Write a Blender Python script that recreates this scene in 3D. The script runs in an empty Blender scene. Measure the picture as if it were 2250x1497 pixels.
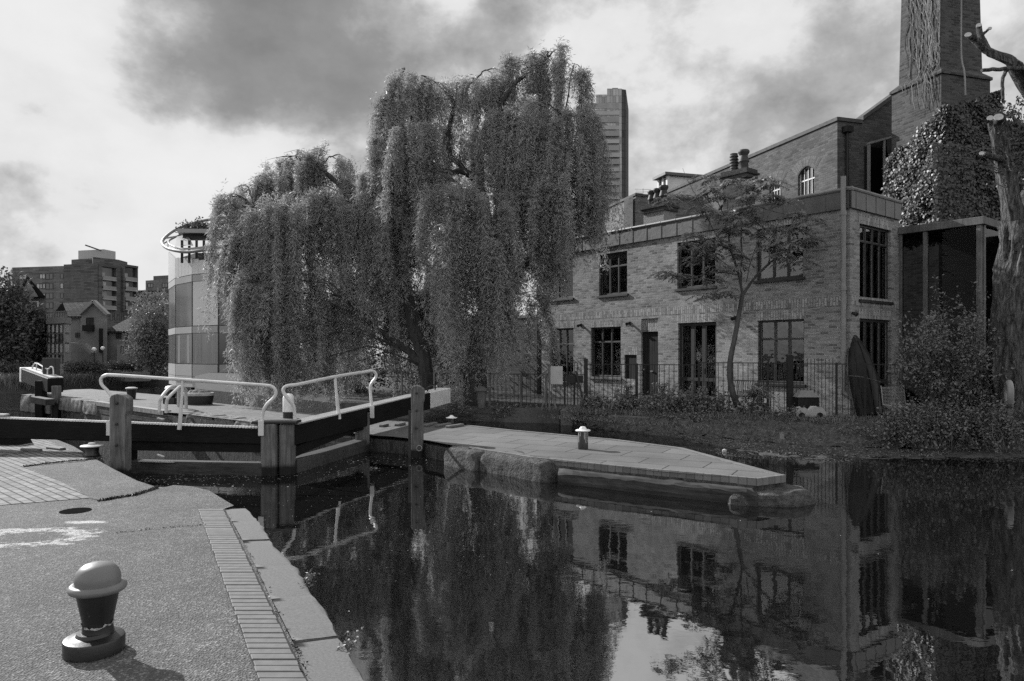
import bpy, math, random
import numpy as np
from mathutils import Vector, Matrix
R = math.radians
scene = bpy.context.scene
# ---------------------------------------------------------------- camera
H, F, CX, HY = 1.6, 1584.0, 1125.0, 778.0
cam = bpy.data.cameras.new('camera'); camo = bpy.data.objects.new('camera', cam)
scene.collection.objects.link(camo); scene.camera = camo
camo.location = (0, 0, H); camo.rotation_euler = (R(90), 0, 0)
cam.sensor_width = 36.0; cam.lens = 36.0 * F / 2250.0
cam.shift_y = (HY - 748.5) / 2250.0
cam.clip_start = 0.05; cam.clip_end = 3000
# ---------------------------------------------------------------- sky and sun
SUN_EL = 29.0
SUN_AZ = Vector((-0.78, 0.626, 0)).normalized()
SKY_STRENGTH = 0.1
w = bpy.data.worlds.new('World'); scene.world = w; w.use_nodes = True
wn, wl = w.node_tree.nodes, w.node_tree.links
wn.clear()
def N(t, **k):
    n = wn.new(t)
    for a, b in k.items(): setattr(n, a, b)
    return n
def M(op, a, b=None, c=None, clamp=False):
    n = wn.new('ShaderNodeMath'); n.operation = op; n.use_clamp = clamp
    for i, x in enumerate((a, b, c)):
        if x is None: continue
        if isinstance(x, (int, float)): n.inputs[i].default_value = x
        else: wl.new(x, n.inputs[i])
    return n.outputs[0]
def VM(op, a, b=None):
    n = wn.new('ShaderNodeVectorMath'); n.operation = op
    for i, x in enumerate((a, b)):
        if x is None: continue
        if isinstance(x, (tuple, Vector)): n.inputs[i].default_value = tuple(x)
        else: wl.new(x, n.inputs[i])
    return n.outputs['Value'] if op in ('DOT_PRODUCT', 'LENGTH', 'DISTANCE') else n.outputs[0]
sky = N('ShaderNodeTexSky', sky_type='NISHITA'); sky.sun_disc = False
sky.sun_elevation = R(SUN_EL); sky.sun_rotation = math.atan2(SUN_AZ.x, SUN_AZ.y) % (2 * math.pi)
sky.air_density = 1.0; sky.dust_density = 1.5
bw = N('ShaderNodeRGBToBW'); wl.new(sky.outputs[0], bw.inputs[0])
tc = N('ShaderNodeTexCoord'); dirv = tc.outputs['Generated']
def skydir(px, py):
    return Vector(((px - CX) / F, 1.0, (HY - py) / F)).normalized()
def noise(vec, scale, detail, rough, seed=(0, 0, 0), stretch=(1, 1, 1), dist=0.0):
    mp = N('ShaderNodeMapping'); wl.new(vec, mp.inputs[0]); mp.inputs[1].default_value = seed; mp.inputs[3].default_value = stretch
    n = N('ShaderNodeTexNoise'); wl.new(mp.outputs[0], n.inputs['Vector'])
    n.inputs['Scale'].default_value = scale; n.inputs['Detail'].default_value = detail; n.inputs['Roughness'].default_value = rough
    n.inputs['Distortion'].default_value = dist
    return n.outputs['Fac']
n1 = noise(dirv, 5.2, 10, 0.60, (3.1, 1.7, 0.4), (1, 1, 1.45), 0.15)
n2 = noise(dirv, 11.0, 7, 0.58, (0.3, 7.7, 2.4), (1, 1, 1.4), 0.1)
wob = N('ShaderNodeTexNoise'); wl.new(dirv, wob.inputs['Vector']); wob.inputs['Scale'].default_value = 4.0; wob.inputs['Detail'].default_value = 5
wob2 = VM('SCALE', VM('SUBTRACT', wob.outputs['Color'], (0.5, 0.5, 0.5))); wob2.node.inputs['Scale'].default_value = 0.24
dirw = VM('NORMALIZE', VM('ADD', dirv, wob2))
acc = None
# cloud banks as soft regions of the sky: bearing, angular radius, weight (+ bright, - dark)
for (px, py, rad, wt) in [
        (600, 50, 230, -0.5), (420, 110, 170, -0.42), (780, 130, 130, -0.35), (330, 215, 90, -0.34), (560, 190, 110, -0.3), (830, 250, 90, -0.25), (1120, 20, 130, -0.30), (90, 225, 110, -0.42),
        (60, 90, 200, 0.5), (600, 320, 170, 0.55), (1000, 0, 60, 0.5), (1230, 70, 80, 0.45), (120, 400, 260, 0.26), (330, 420, 240, 0.32), (40, 490, 80, -0.40), (260, 510, 60, -.15),
        (1550, 200, 230, -0.04), (1480, 350, 130, 0.12), (1950, 330, 260, -0.16), (2200, 60, 170, 0.02), (1660, 60, 80, 0.28), (1750, 130, 170, -0.02)]:
    d = VM('DISTANCE', dirw, skydir(px, py))
    q = M('DIVIDE', d, rad / F)
    g = M('POWER', 2.71828, M('MULTIPLY', M('MULTIPLY', q, q), -1.0))
    t = M('MULTIPLY', g, wt)
    acc = t if acc is None else M('ADD', acc, t)
fld = M('ADD', M('ADD', acc, M('MULTIPLY', M('SUBTRACT', n1, 0.5), 1.65)), M('MULTIPLY', M('SUBTRACT', n2, 0.5), 0.85))
ramp = N('ShaderNodeValToRGB'); wl.new(M('ADD', M('MULTIPLY', fld, 0.5), 0.5), ramp.inputs[0])
el = ramp.color_ramp.elements
SK = [(0.05, 0.155), (0.26, 0.20), (0.40, 0.30), (0.49, 0.42), (0.56, 0.51), (0.70, 0.545), (0.95, 0.575)]
while len(el) < len(SK): el.new(0.5)
for e, (p, v) in zip(el, SK): e.position = p; e.color = (v, v, v, 1)
cloud = ramp.outputs['Color']
cl = N('ShaderNodeRGBToBW'); wl.new(cloud, cl.inputs[0])
# the cloud sheet is lit from beyond: bright towards the sun side, darker clear sky behind
face = VM('DOT_PRODUCT', dirv, (-0.33, 0.94, 0.0))
mr = N('ShaderNodeMapRange'); mr.interpolation_type = 'SMOOTHSTEP'; wl.new(face, mr.inputs[0])
mr.inputs[1].default_value = 0.05; mr.inputs[2].default_value = 0.72; mr.inputs[3].default_value = 0.0; mr.inputs[4].default_value = 1.0
cover = mr.outputs[0]
dim = M('ADD', M('MULTIPLY', bw.outputs[0], 1.0), M('DIVIDE', M('MULTIPLY', cl.outputs[0], 0.92), SKY_STRENGTH))
lum = M('ADD', M('MULTIPLY', M('DIVIDE', cl.outputs[0], SKY_STRENGTH), cover), M('MULTIPLY', dim, M('SUBTRACT', 1.0, cover)))
comb = N('ShaderNodeCombineColor')
for i in range(3): wl.new(lum, comb.inputs[i])
bg = N('ShaderNodeBackground'); wl.new(comb.outputs[0], bg.inputs[0]); bg.inputs[1].default_value = SKY_STRENGTH
wo = N('ShaderNodeOutputWorld'); wl.new(bg.outputs[0], wo.inputs[0])
sl = bpy.data.lights.new('sun', 'SUN'); sl.energy = 4.6; sl.angle = R(0.5); sl.color = (1, 1, 1)
so = bpy.data.objects.new('sun', sl); scene.collection.objects.link(so)
SUNV = Vector((SUN_AZ.x * math.cos(R(SUN_EL)), SUN_AZ.y * math.cos(R(SUN_EL)), math.sin(R(SUN_EL))))
so.rotation_euler = SUNV.to_track_quat('Z', 'Y').to_euler(); so.location = (-30, 30, 40)
scene.view_settings.view_transform = 'Standard'; scene.view_settings.look = 'None'
scene.view_settings.exposure = 0.62; scene.view_settings.gamma = 1.0
scene.cycles.use_denoising = False; scene.cycles.use_adaptive_sampling = True; scene.cycles.adaptive_threshold = 0.01
scene.cycles.max_bounces = 6; scene.cycles.transparent_max_bounces = 12; scene.cycles.caustics_reflective = False; scene.cycles.caustics_refractive = False

# ---------------------------------------------------------------- helpers
COL = scene.collection
rng = random.Random(7); nrg = np.random.default_rng(11)
def P(px, py, Y): return Vector(((px - CX) / F * Y, Y, H - (py - HY) / F * Y))
def G(px, py, z=0.0):
    Y = (H - z) * F / (py - HY); return Vector(((px - CX) / F * Y, Y, z))
def ZY(py, Y): return H - (py - HY) / F * Y
class Wall:
    """a vertical plane: u runs along d from o, outward normal n"""
    def __init__(s, o, d, n=None):
        s.o = Vector((o[0], o[1], 0)); s.d = Vector((d[0], d[1], 0)).normalized()
        s.n = Vector((s.d.y, -s.d.x, 0)) if n is None else Vector((n[0], n[1], 0)).normalized()
    def u(s, px):
        k = (px - CX) / F; return (k * s.o.y - s.o.x) / (s.d.x - k * s.d.y)
    def uz(s, px, py):
        u = s.u(px); return u, ZY(py, s.o.y + u * s.d.y)
    def pt(s, u, z, out=0.0): return s.o + s.d * u + s.n * out + Vector((0, 0, z))

class MB:
    def __init__(s): s.v = []; s.f = []; s.uv = []
    def add(s, vs, fs, uvs=None):
        b = len(s.v); s.v += [tuple(x) for x in vs]
        for i, f in enumerate(fs):
            s.f.append(tuple(b + j for j in f))
            s.uv.append(uvs[i] if uvs else None)
        return s
    def obox(s, o, a, b, c):
        """box from corner o along the three edge vectors; UVs in metres"""
        o, a, b, c = Vector(o), Vector(a), Vector(b), Vector(c)
        if a.cross(b).dot(c) < 0: a, b = b, a
        vs = [o, o+a, o+a+b, o+b, o+c, o+a+c, o+a+b+c, o+b+c]
        fs = [(0,3,2,1),(4,5,6,7),(0,1,5,4),(1,2,6,5),(2,3,7,6),(3,0,4,7)]
        la, lb, lc = a.length, b.length, c.length
        q = lambda x, y: [(0,0),(x,0),(x,y),(0,y)]
        uv = [[(0,0),(0,lb),(la,lb),(la,0)], q(la,lb), q(la,lc), q(lb,lc), q(la,lc), q(lb,lc)]
        return s.add(vs, fs, uv)
    def box(s, c, sz, rz=0.0):
        ca, sa = math.cos(rz), math.sin(rz)
        a = Vector((ca, sa, 0)) * sz[0]; b = Vector((-sa, ca, 0)) * sz[1]; cc = Vector((0, 0, sz[2]))
        return s.obox(Vector(c) - a/2 - b/2 - cc/2, a, b, cc)
    def bar(s, p, q, wd, ht, up=(0, 0, 1)):
        p, q = Vector(p), Vector(q); t = (q - p); up = Vector(up)
        sd = t.cross(up).normalized(); u2 = sd.cross(t).normalized()
        return s.obox(p - sd*wd/2 - u2*ht/2, t, sd*wd, u2*ht)
    def tube(s, pts, rad, n=8, cap=True):
        pts = [Vector(p) for p in pts]
        if isinstance(rad, (int, float)): rad = [rad] * len(pts)
        vs, fs = [], []; prev = None
        for i, p in enumerate(pts):
            t = (pts[min(i+1, len(pts)-1)] - pts[max(i-1, 0)]).normalized()
            if prev is None:
                a = t.cross(Vector((0, 0, 1)))
                if a.length < 1e-3: a = t.cross(Vector((1, 0, 0)))
                a.normalize()
            else:
                a = (prev - t * prev.dot(t)).normalized()
            prev = a; b = t.cross(a)
            for k in range(n):
                an = 2*math.pi*k/n; vs.append(p + (a*math.cos(an) + b*math.sin(an)) * rad[i])
        for i in range(len(pts)-1):
            for k in range(n):
                fs.append((i*n+k, i*n+(k+1) % n, (i+1)*n+(k+1) % n, (i+1)*n+k))
        if cap:
            fs.append(tuple(range(n))[::-1]); fs.append(tuple(range((len(pts)-1)*n, len(pts)*n)))
        return s.add(vs, fs)
    def lathe(s, prof, c, n=24, sx=1.0, sy=1.0):
        c = Vector(c); vs, fs = [], []
        for (r, z) in prof:
            for k in range(n):
                an = 2*math.pi*k/n; vs.append(c + Vector((r*sx*math.cos(an), r*sy*math.sin(an), z)))
        for i in range(len(prof)-1):
            for k in range(n):
                fs.append((i*n+k, i*n+(k+1) % n, (i+1)*n+(k+1) % n, (i+1)*n+k))
        fs.append(tuple(range(n))[::-1]); fs.append(tuple(range((len(prof)-1)*n, len(prof)*n)))
        return s.add(vs, fs)
    def prism(s, poly, z0, z1, top=True):
        n = len(poly); poly = [(p[0], p[1]) for p in poly]
        area = sum(poly[i][0]*poly[(i+1) % n][1] - poly[(i+1) % n][0]*poly[i][1] for i in range(n))
        if area < 0: poly = poly[::-1]
        vs = [(x, y, z0) for x, y in poly] + [(x, y, z1) for x, y in poly]
        fs, uv = [], []
        acc = 0
        for i in range(n):
            j = (i+1) % n; L = math.dist(poly[i], poly[j])
            fs.append((i, j, n+j, n+i)); uv.append([(acc, z0), (acc+L, z0), (acc+L, z1), (acc, z1)]); acc += L
        if top:
            fs.append(tuple(range(n, 2*n))); uv.append([poly[i] for i in range(n)])
            fs.append(tuple(range(n))[::-1]); uv.append([poly[i] for i in range(n)][::-1])
        return s.add(vs, fs, uv)
    def sheet(s, poly, z):
        poly = [(p[0], p[1]) for p in poly]; n = len(poly)
        area = sum(poly[i][0]*poly[(i+1) % n][1] - poly[(i+1) % n][0]*poly[i][1] for i in range(n))
        if area < 0: poly = poly[::-1]
        return s.add([(x, y, z) for x, y in poly], [tuple(range(n))], [poly])
    def panel(s, wl_, u0, u1, z0, z1, holes=(), out=0.0, depth=0.0, swap=False):
        """wall panel with rectangular holes; reveals of the given depth"""
        us = sorted({u0, u1, *[h for q in holes for h in q[:2]]}); zs = sorted({z0, z1, *[h for q in holes for h in q[2:4]]})
        us = [u for u in us if u0 <= u <= u1]; zs = [z for z in zs if z0 <= z <= z1]
        def quad(a, b, c, d, uv): s.add([a, b, c, d], [(0, 1, 2, 3)], [uv])
        flip = wl_.d.cross(Vector((0, 0, 1))).dot(wl_.n) < 0
        for i in range(len(us)-1):
            for j in range(len(zs)-1):
                um, zm = (us[i]+us[i+1])/2, (zs[j]+zs[j+1])/2
                if any(h[0] < um < h[1] and h[2] < zm < h[3] for h in holes): continue
                c = [(us[i], zs[j]), (us[i+1], zs[j]), (us[i+1], zs[j+1]), (us[i], zs[j+1])]
                if flip: c = [c[0], c[3], c[2], c[1]]
                quad(*[wl_.pt(u, z, out) for u, z in c], [((z, u) if swap else (u, z)) for u, z in c])
        if depth:
            for (a, b, c, d) in [h[:4] for h in holes]:
                cs = [(a, c), (b, c), (b, d), (a, d)]
                for k in range(4):
                    (ua, za), (ub, zb) = cs[k], cs[(k+1) % 4]
                    q = [wl_.pt(ua, za, out), wl_.pt(ub, zb, out), wl_.pt(ub, zb, out-depth), wl_.pt(ua, za, out-depth)]
                    uvq = [(ua, za), (ub, zb), (ub+.001+depth*(k % 2), zb+depth*(1-k % 2)), (ua+depth*(k % 2), za+depth*(1-k % 2))]
                    if not flip: q = q[::-1]; uvq = uvq[::-1]
                    quad(*q, uvq)
        return s
    def wbox(s, wl_, u0, u1, z0, z1, o0, o1):
        """box on a wall between outward offsets o0..o1"""
        return s.obox(wl_.pt(u0, z0, o0), wl_.d*(u1-u0), wl_.n*(o1-o0), Vector((0, 0, z1-z0)))
    def build(s, name, mat, parent=None, smooth=False, bevel=0.0, seg=1):
        me = bpy.data.meshes.new(name); me.from_pydata(s.v, [], s.f)
        if any(u is not None for u in s.uv):
            ul = me.uv_layers.new(name='UVMap'); k = 0
            dat = np.zeros((len(me.loops), 2), dtype=np.float32)
            for f, u in zip(s.f, s.uv):
                if u is not None:
                    for i in range(len(f)): dat[k+i] = u[i]
                k += len(f)
            ul.data.foreach_set('uv', dat.ravel())
        me.materials.append(mat)
        o = bpy.data.objects.new(name, me); COL.objects.link(o)
        if smooth:
            me.polygons.foreach_set('use_smooth', [True]*len(me.polygons))
            try: me.set_sharp_from_angle(angle=R(40))
            except Exception: pass
        if bevel:
            m = o.modifiers.new('bevel', 'BEVEL'); m.width = bevel; m.segments = seg; m.limit_method = 'ANGLE'; m.angle_limit = R(35)
        attach(o, parent); return o
def attach(o, parent):
    if parent is not None:
        o.parent = parent
        t = parent.location if parent.parent is None else Vector((0, 0, 0))
        o.matrix_parent_inverse = Matrix.Translation(-t)
def npmesh(name, V, Fc, mat, parent=None, attr=None):
    me = bpy.data.meshes.new(name); nv, nf = len(V), len(Fc); k = Fc.shape[1]
    me.vertices.add(nv); me.vertices.foreach_set('co', V.astype(np.float32).ravel())
    me.loops.add(nf*k); me.loops.foreach_set('vertex_index', Fc.astype(np.int32).ravel())
    me.polygons.add(nf); me.polygons.foreach_set('loop_start', np.arange(0, nf*k, k, dtype=np.int32))
    try: me.polygons.foreach_set('loop_total', np.full(nf, k, dtype=np.int32))
    except Exception: pass
    me.update(calc_edges=True); me.materials.append(mat)
    o = bpy.data.objects.new(name, me); COL.objects.link(o); attach(o, parent); return o
def leaf_quads(C, D, L, W, nrm=None, droop=0.0):
    """one rhombic leaf per centre C, along D (unit), length L, width W"""
    n = len(C)
    if nrm is None: nrm = nrg.normal(size=(n, 3))
    S = np.cross(D, nrm); S /= (np.linalg.norm(S, axis=1, keepdims=True) + 1e-9)
    L = np.asarray(L).reshape(-1, 1) * np.ones((n, 1)); W = np.asarray(W).reshape(-1, 1) * np.ones((n, 1))
    a = C; c = C + D*L; m = C + D*L*0.45; m[:, 2:] -= droop*L*0; b = m + S*W/2; d = m - S*W/2
    V = np.stack([a, b, c, d], axis=1).reshape(-1, 3)
    Fc = np.arange(4*n).reshape(n, 4)
    return V, Fc
def unit(a): return a / (np.linalg.norm(a, axis=1, keepdims=True) + 1e-9)
def tag(o, label, cat, group=None):
    o['label'] = label; o['category'] = cat
    if group: o['group'] = group
    return o
def thing(name, label, cat, loc=(0, 0, 0), group=None):
    o = bpy.data.objects.new(name, None); COL.objects.link(o); o.location = loc; o.empty_display_size = 0.1
    return tag(o, label, cat, group)
def struct(o): o['kind'] = 'structure'; return o
def stuff(o): o['kind'] = 'stuff'; return o
def copy_thing(root, delta, label=None, group=None):
    def rec(o, par):
        c = o.copy(); COL.objects.link(c)
        if par is not None: c.parent = par
        for ch in list(o.children): rec(ch, c)
        return c
    c = rec(root, None); c.location = root.location + Vector(delta)
    if label: c['label'] = label
    if group: c['group'] = group
    return c
def smoothpath(pts, n=6):
    pts = [Vector(p) for p in pts]; out = []
    for i in range(len(pts)-1):
        p0, p1, p2, p3 = pts[max(i-1, 0)], pts[i], pts[i+1], pts[min(i+2, len(pts)-1)]
        for k in range(n):
            t = k/n
            out.append(0.5*((2*p1) + (p2-p0)*t + (2*p0-5*p1+4*p2-p3)*t*t + (3*p1-p0-3*p2+p3)*t**3))
    out.append(pts[-1]); return out

# ---------------------------------------------------------------- materials (all neutral grey: a black-and-white photograph)
class Mat:
    def __init__(s, name):
        s.m = bpy.data.materials.new(name); s.m.use_nodes = True
        s.nt = s.m.node_tree; s.n = s.nt.nodes; s.l = s.nt.links
        s.p = s.n['Principled BSDF']; s.out = s.n['Material Output']
        s.tc = s.n.new('ShaderNodeTexCoord')
    def noise(s, scale, detail=3, rough=0.55, stretch=(1, 1, 1), vec=None, rot=(0, 0, 0), dist=0.0):
        mp = s.n.new('ShaderNodeMapping'); s.l.new(vec if vec else s.tc.outputs['Object'], mp.inputs[0])
        mp.inputs[3].default_value = stretch; mp.inputs[2].default_value = rot
        n = s.n.new('ShaderNodeTexNoise'); s.l.new(mp.outputs[0], n.inputs['Vector'])
        n.inputs['Scale'].default_value = scale; n.inputs['Detail'].default_value = detail; n.inputs['Roughness'].default_value = rough; n.inputs['Distortion'].default_value = dist
        return n.outputs['Fac']
    def ramp(s, fac, stops):
        r = s.n.new('ShaderNodeValToRGB'); s.l.new(fac, r.inputs[0]); e = r.color_ramp.elements
        while len(e) < len(stops): e.new(0.5)
        for q, (p, v) in zip(e, stops): q.position = p; q.color = (v, v, v, 1)
        return r.outputs[0]
    def math(s, op, a, b=None, clamp=False):
        n = s.n.new('ShaderNodeMath'); n.operation = op; n.use_clamp = clamp
        for i, x in enumerate((a, b)):
            if x is None: continue
            if isinstance(x, (int, float)): n.inputs[i].default_value = x
            else: s.l.new(x, n.inputs[i])
        return n.outputs[0]
    def mix(s, f, a, b, mode='MIX'):
        n = s.n.new('ShaderNodeMix'); n.data_type = 'RGBA'; n.blend_type = mode
        for i, x in ((0, f), (6, a), (7, b)):
            if isinstance(x, (int, float)): n.inputs[i].default_value = x if i == 0 else (x, x, x, 1)
            else: s.l.new(x, n.inputs[i])
        return n.outputs[2]
    def col(s, c):
        if isinstance(c, (int, float)): s.p.inputs['Base Color'].default_value = (c, c, c, 1)
        else: s.l.new(c, s.p.inputs['Base Color'])
        return s
    def rough(s, r):
        if isinstance(r, (int, float)): s.p.inputs['Roughness'].default_value = r
        else: s.l.new(r, s.p.inputs['Roughness'])
        return s
    def spec(s, v): s.p.inputs['Specular IOR Level'].default_value = v; return s
    def bump(s, h, strength=0.5, dist=0.01):
        b = s.n.new('ShaderNodeBump'); s.l.new(h, b.inputs['Height']); b.inputs['Strength'].default_value = strength; b.inputs['Distance'].default_value = dist
        s.l.new(b.outputs[0], s.p.inputs['Normal']); return s
    def sep(s, what='Object'):
        n = s.n.new('ShaderNodeSeparateXYZ'); s.l.new(s.tc.outputs[what], n.inputs[0]); return n.outputs
def plain(name, lo, hi, scale=8, rough=0.7, bump=0.3, bscale=40, bdist=0.005, stretch=(1, 1, 1), spec=0.3, detail=5):
    a = Mat(name); f = a.noise(scale, detail, 0.6, stretch)
    a.col(a.ramp(f, [(0.25, lo), (0.75, hi)])).rough(rough).spec(spec)
    if bump: a.bump(a.noise(bscale, 5, 0.65, stretch), bump, bdist)
    return a.m
def brickmat(name, c1, c2, mortar, dirt=0.35, bw_=0.225, bh=0.075, ms=0.007, dark=0.18, bump=0.6, vary=1.0, wear=0.0, spec=0.15, mrough=0.1, off=0.5):
    a = Mat(name)
    wv = a.n.new('ShaderNodeTexNoise'); a.l.new(a.tc.outputs['UV'], wv.inputs['Vector']); wv.inputs['Scale'].default_value = 5.0; wv.inputs['Detail'].default_value = 3
    sub = a.n.new('ShaderNodeVectorMath'); sub.operation = 'MULTIPLY_ADD'; a.l.new(wv.outputs['Color'], sub.inputs[0]); sub.inputs[1].default_value = (.02*vary,)*3
    a.l.new(a.tc.outputs['UV'], sub.inputs[2]); vec = sub.outputs[0]
    def br(k1, k2, m, bias):
        b = a.n.new('ShaderNodeTexBrick'); a.l.new(vec, b.inputs['Vector']); b.offset = off
        b.inputs['Scale'].default_value = 1.0; b.inputs['Brick Width'].default_value = bw_; b.inputs['Row Height'].default_value = bh
        b.inputs['Mortar Size'].default_value = ms; b.inputs['Mortar Smooth'].default_value = mrough; b.inputs['Bias'].default_value = bias
        b.inputs['Color1'].default_value = (k1,)*3 + (1,); b.inputs['Color2'].default_value = (k2,)*3 + (1,); b.inputs['Mortar'].default_value = (m,)*3 + (1,)
        return b
    b1 = br(0, 1, 0.5, 0.0)
    tone = a.ramp(b1.outputs['Color'], [(0.0, dark), (0.20, c1), (0.5, (c1+c2)/2), (0.95, c2)])
    fine = a.noise(28, 4, 0.65, vec=a.tc.outputs['UV'])
    tone = a.mix(0.35, tone, a.ramp(fine, [(0.3, c1*0.6), (0.7, c2*1.1)]))
    mt = a.mix(b1.outputs['Fac'], tone, a.ramp(a.noise(9, 3, vec=a.tc.outputs['UV']), [(0.3, mortar*0.7), (0.7, mortar*1.1)]))
    big = a.noise(0.7, 5, 0.62, vec=a.tc.outputs['UV'])
    mt = a.mix(1.0, mt, a.ramp(big, [(0.3, 1.0-dirt), (0.7, 1.0)]), 'MULTIPLY')
    a.col(mt).rough(0.9).spec(spec)
    hgt = a.math('SUBTRACT', a.math('MULTIPLY', fine, 0.6), b1.outputs['Fac'])
    a.bump(hgt, bump, 0.012); return a.m
def timber(name, lo, hi, axis='Z', scale=6, rough=0.75, rotz=0.0, spec=0.2, chips=0.0, wet=None):
    a = Mat(name); st = {'Z': (9, 9, 0.5), 'X': (0.5, 9, 9), 'Y': (9, 0.5, 9)}[axis]
    vv = None
    if rotz:
        mp = a.n.new('ShaderNodeMapping'); a.l.new(a.tc.outputs['Object'], mp.inputs[0]); mp.inputs[2].default_value = (0, 0, rotz); vv = mp.outputs[0]
    g = a.noise(scale, 6, 0.7, st, dist=0.6, vec=vv); big = a.noise(2.2, 4, 0.6)
    c = a.ramp(g, [(0.2, lo), (0.5, (lo+hi)/2), (0.72, hi)])
    c = a.mix(1.0, c, a.ramp(big, [(0.3, 0.55), (0.65, 1.0)]), 'MULTIPLY')
    if wet is not None:                                         # damp, algae-dark foot of a post above the waterline
        zz = a.math('ADD', a.sep()[2], a.math('MULTIPLY', a.math('SUBTRACT', big, 0.5), 0.25)); mk = a.math('MULTIPLY', a.math('SUBTRACT', zz, wet-.03), 16.0, True)
        c = a.mix(1.0, c, a.ramp(mk, [(0.0, 0.12), (1.0, 1.0)]), 'MULTIPLY')
    if chips: c = a.mix(1.0, c, a.ramp(a.noise(13, 7, 0.75), [(chips, 0.0), (chips+.03, 0.22)]), 'ADD')
    a.col(c).rough(rough).spec(spec).bump(g, 0.8, 0.01); return a.m
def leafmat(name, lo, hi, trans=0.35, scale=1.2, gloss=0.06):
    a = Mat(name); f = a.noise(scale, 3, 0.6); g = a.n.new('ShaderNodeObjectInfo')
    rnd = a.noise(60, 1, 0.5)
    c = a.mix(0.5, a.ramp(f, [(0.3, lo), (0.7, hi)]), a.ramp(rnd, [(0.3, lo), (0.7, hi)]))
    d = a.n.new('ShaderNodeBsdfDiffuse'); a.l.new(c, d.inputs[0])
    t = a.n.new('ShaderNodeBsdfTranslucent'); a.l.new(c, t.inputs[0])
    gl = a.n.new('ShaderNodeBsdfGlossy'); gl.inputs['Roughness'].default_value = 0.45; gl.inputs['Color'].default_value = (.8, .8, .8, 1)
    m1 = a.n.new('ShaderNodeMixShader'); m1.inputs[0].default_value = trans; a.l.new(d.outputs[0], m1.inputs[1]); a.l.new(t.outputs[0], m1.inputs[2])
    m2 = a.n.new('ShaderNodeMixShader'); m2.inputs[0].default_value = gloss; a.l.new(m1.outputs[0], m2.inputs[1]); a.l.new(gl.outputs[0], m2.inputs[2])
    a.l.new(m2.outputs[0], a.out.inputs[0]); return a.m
def glassmat(name, tint=0.35, ior=1.6, wav=0.02, extra=0.0):
    """window glass: a fresnel reflection over a dim see-through"""
    a = Mat(name); fr = a.n.new('ShaderNodeFresnel'); fr.inputs[0].default_value = ior
    fac = a.math('ADD', fr.outputs[0], extra, True)
    tr = a.n.new('ShaderNodeBsdfTransparent'); tr.inputs[0].default_value = (tint,)*3 + (1,)
    gl = a.n.new('ShaderNodeBsdfGlossy'); gl.inputs['Roughness'].default_value = 0.02
    b = a.n.new('ShaderNodeBump'); a.l.new(a.noise(2.5, 2), b.inputs['Height']); b.inputs['Strength'].default_value = wav; b.inputs['Distance'].default_value = 0.1
    a.l.new(b.outputs[0], gl.inputs['Normal'])
    mx = a.n.new('ShaderNodeMixShader'); a.l.new(fac, mx.inputs[0]); a.l.new(tr.outputs[0], mx.inputs[1]); a.l.new(gl.outputs[0], mx.inputs[2])
    a.l.new(mx.outputs[0], a.out.inputs[0]); return a.m
# ---- material instances
def asphalt():
    a = Mat('asphalt')
    o = a.sep()
    sp = a.n.new('ShaderNodeTexVoronoi'); a.l.new(a.tc.outputs['Object'], sp.inputs['Vector']); sp.inputs['Scale'].default_value = 85.0
    grain = a.noise(120, 4, 0.7); mid = a.noise(7, 5, 0.65); big = a.noise(0.9, 4, 0.6)
    stone = a.n.new('ShaderNodeSeparateColor'); a.l.new(sp.outputs['Color'], stone.inputs[0])
    c = a.ramp(stone.outputs[0], [(0.0, 0.04), (0.45, 0.075), (0.78, 0.125), (0.93, 0.38)])
    c = a.mix(0.55, c, a.ramp(grain, [(0.3, 0.035), (0.7, 0.17)]))
    c = a.mix(1.0, c, a.ramp(mid, [(0.25, 0.62), (0.7, 1.08)]), 'MULTIPLY')
    c = a.mix(1.0, c, a.ramp(big, [(0.3, 0.66), (0.65, 1.08)]), 'MULTIPLY')
    # spilt white paint: two worn stains with edges of their own
    tear = a.noise(5.5, 7, 0.75, (1, 2.2, 1))
    for (cx, cy, rx, ry, ring) in ((-4.25, 6.30, 0.62, 0.36, True), (-4.05, 6.86, 0.24, 0.09, False), (-4.75, 5.72, .2, .10, False)):
        dx = a.math('DIVIDE', a.math('SUBTRACT', o[0], cx), rx); dy = a.math('DIVIDE', a.math('SUBTRACT', o[1], cy), ry)
        d = a.math('SQRT', a.math('ADD', a.math('MULTIPLY', dx, dx), a.math('MULTIPLY', dy, dy)))
        d = a.math('ADD', d, a.math('MULTIPLY', a.math('SUBTRACT', tear, 0.5), 2.6))
        if ring: mk = a.ramp(d, [(0.58, 0.0), (0.66, 0.8), (0.82, 0.8), (0.90, 0.0)])
        else: mk = a.ramp(d, [(0.55, 0.8), (0.8, 0.0)])
        f = a.n.new('ShaderNodeRGBToBW'); a.l.new(mk, f.inputs[0])
        c = a.mix(f.outputs[0], c, 0.5)
    a.col(c).rough(0.85).spec(0.35)
    h = a.math('ADD', a.math('MULTIPLY', sp.outputs['Distance'], 0.9), a.math('MULTIPLY', mid, 0.8))
    a.bump(h, 0.9, 0.012); return a.m
M_ASPH = asphalt()
M_ASPH2 = plain('worn tarmac', 0.06, 0.12, 60, 0.85, 0.8, 110, 0.008, detail=6)
M_GRAN = plain('granite', 0.085, 0.155, 70, 0.85, 0.35, 150, 0.004)
M_STONE = plain('old stone', 0.07, 0.23, 6, 0.9, 0.9, 18, 0.03)
M_PAVER = plain('engineering brick', 0.10, 0.155, 14, 0.75, 0.25, 60, 0.003)
M_JOINT = plain('dark joint', 0.012, 0.03, 20, 0.95, 0.3)
M_RAMP = brickmat('ramp paving', 0.15, 0.27, 0.012, 0.25, 0.23, 0.10, 0.009, 0.13, 0.8, 0.6, spec=0.3)
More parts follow.
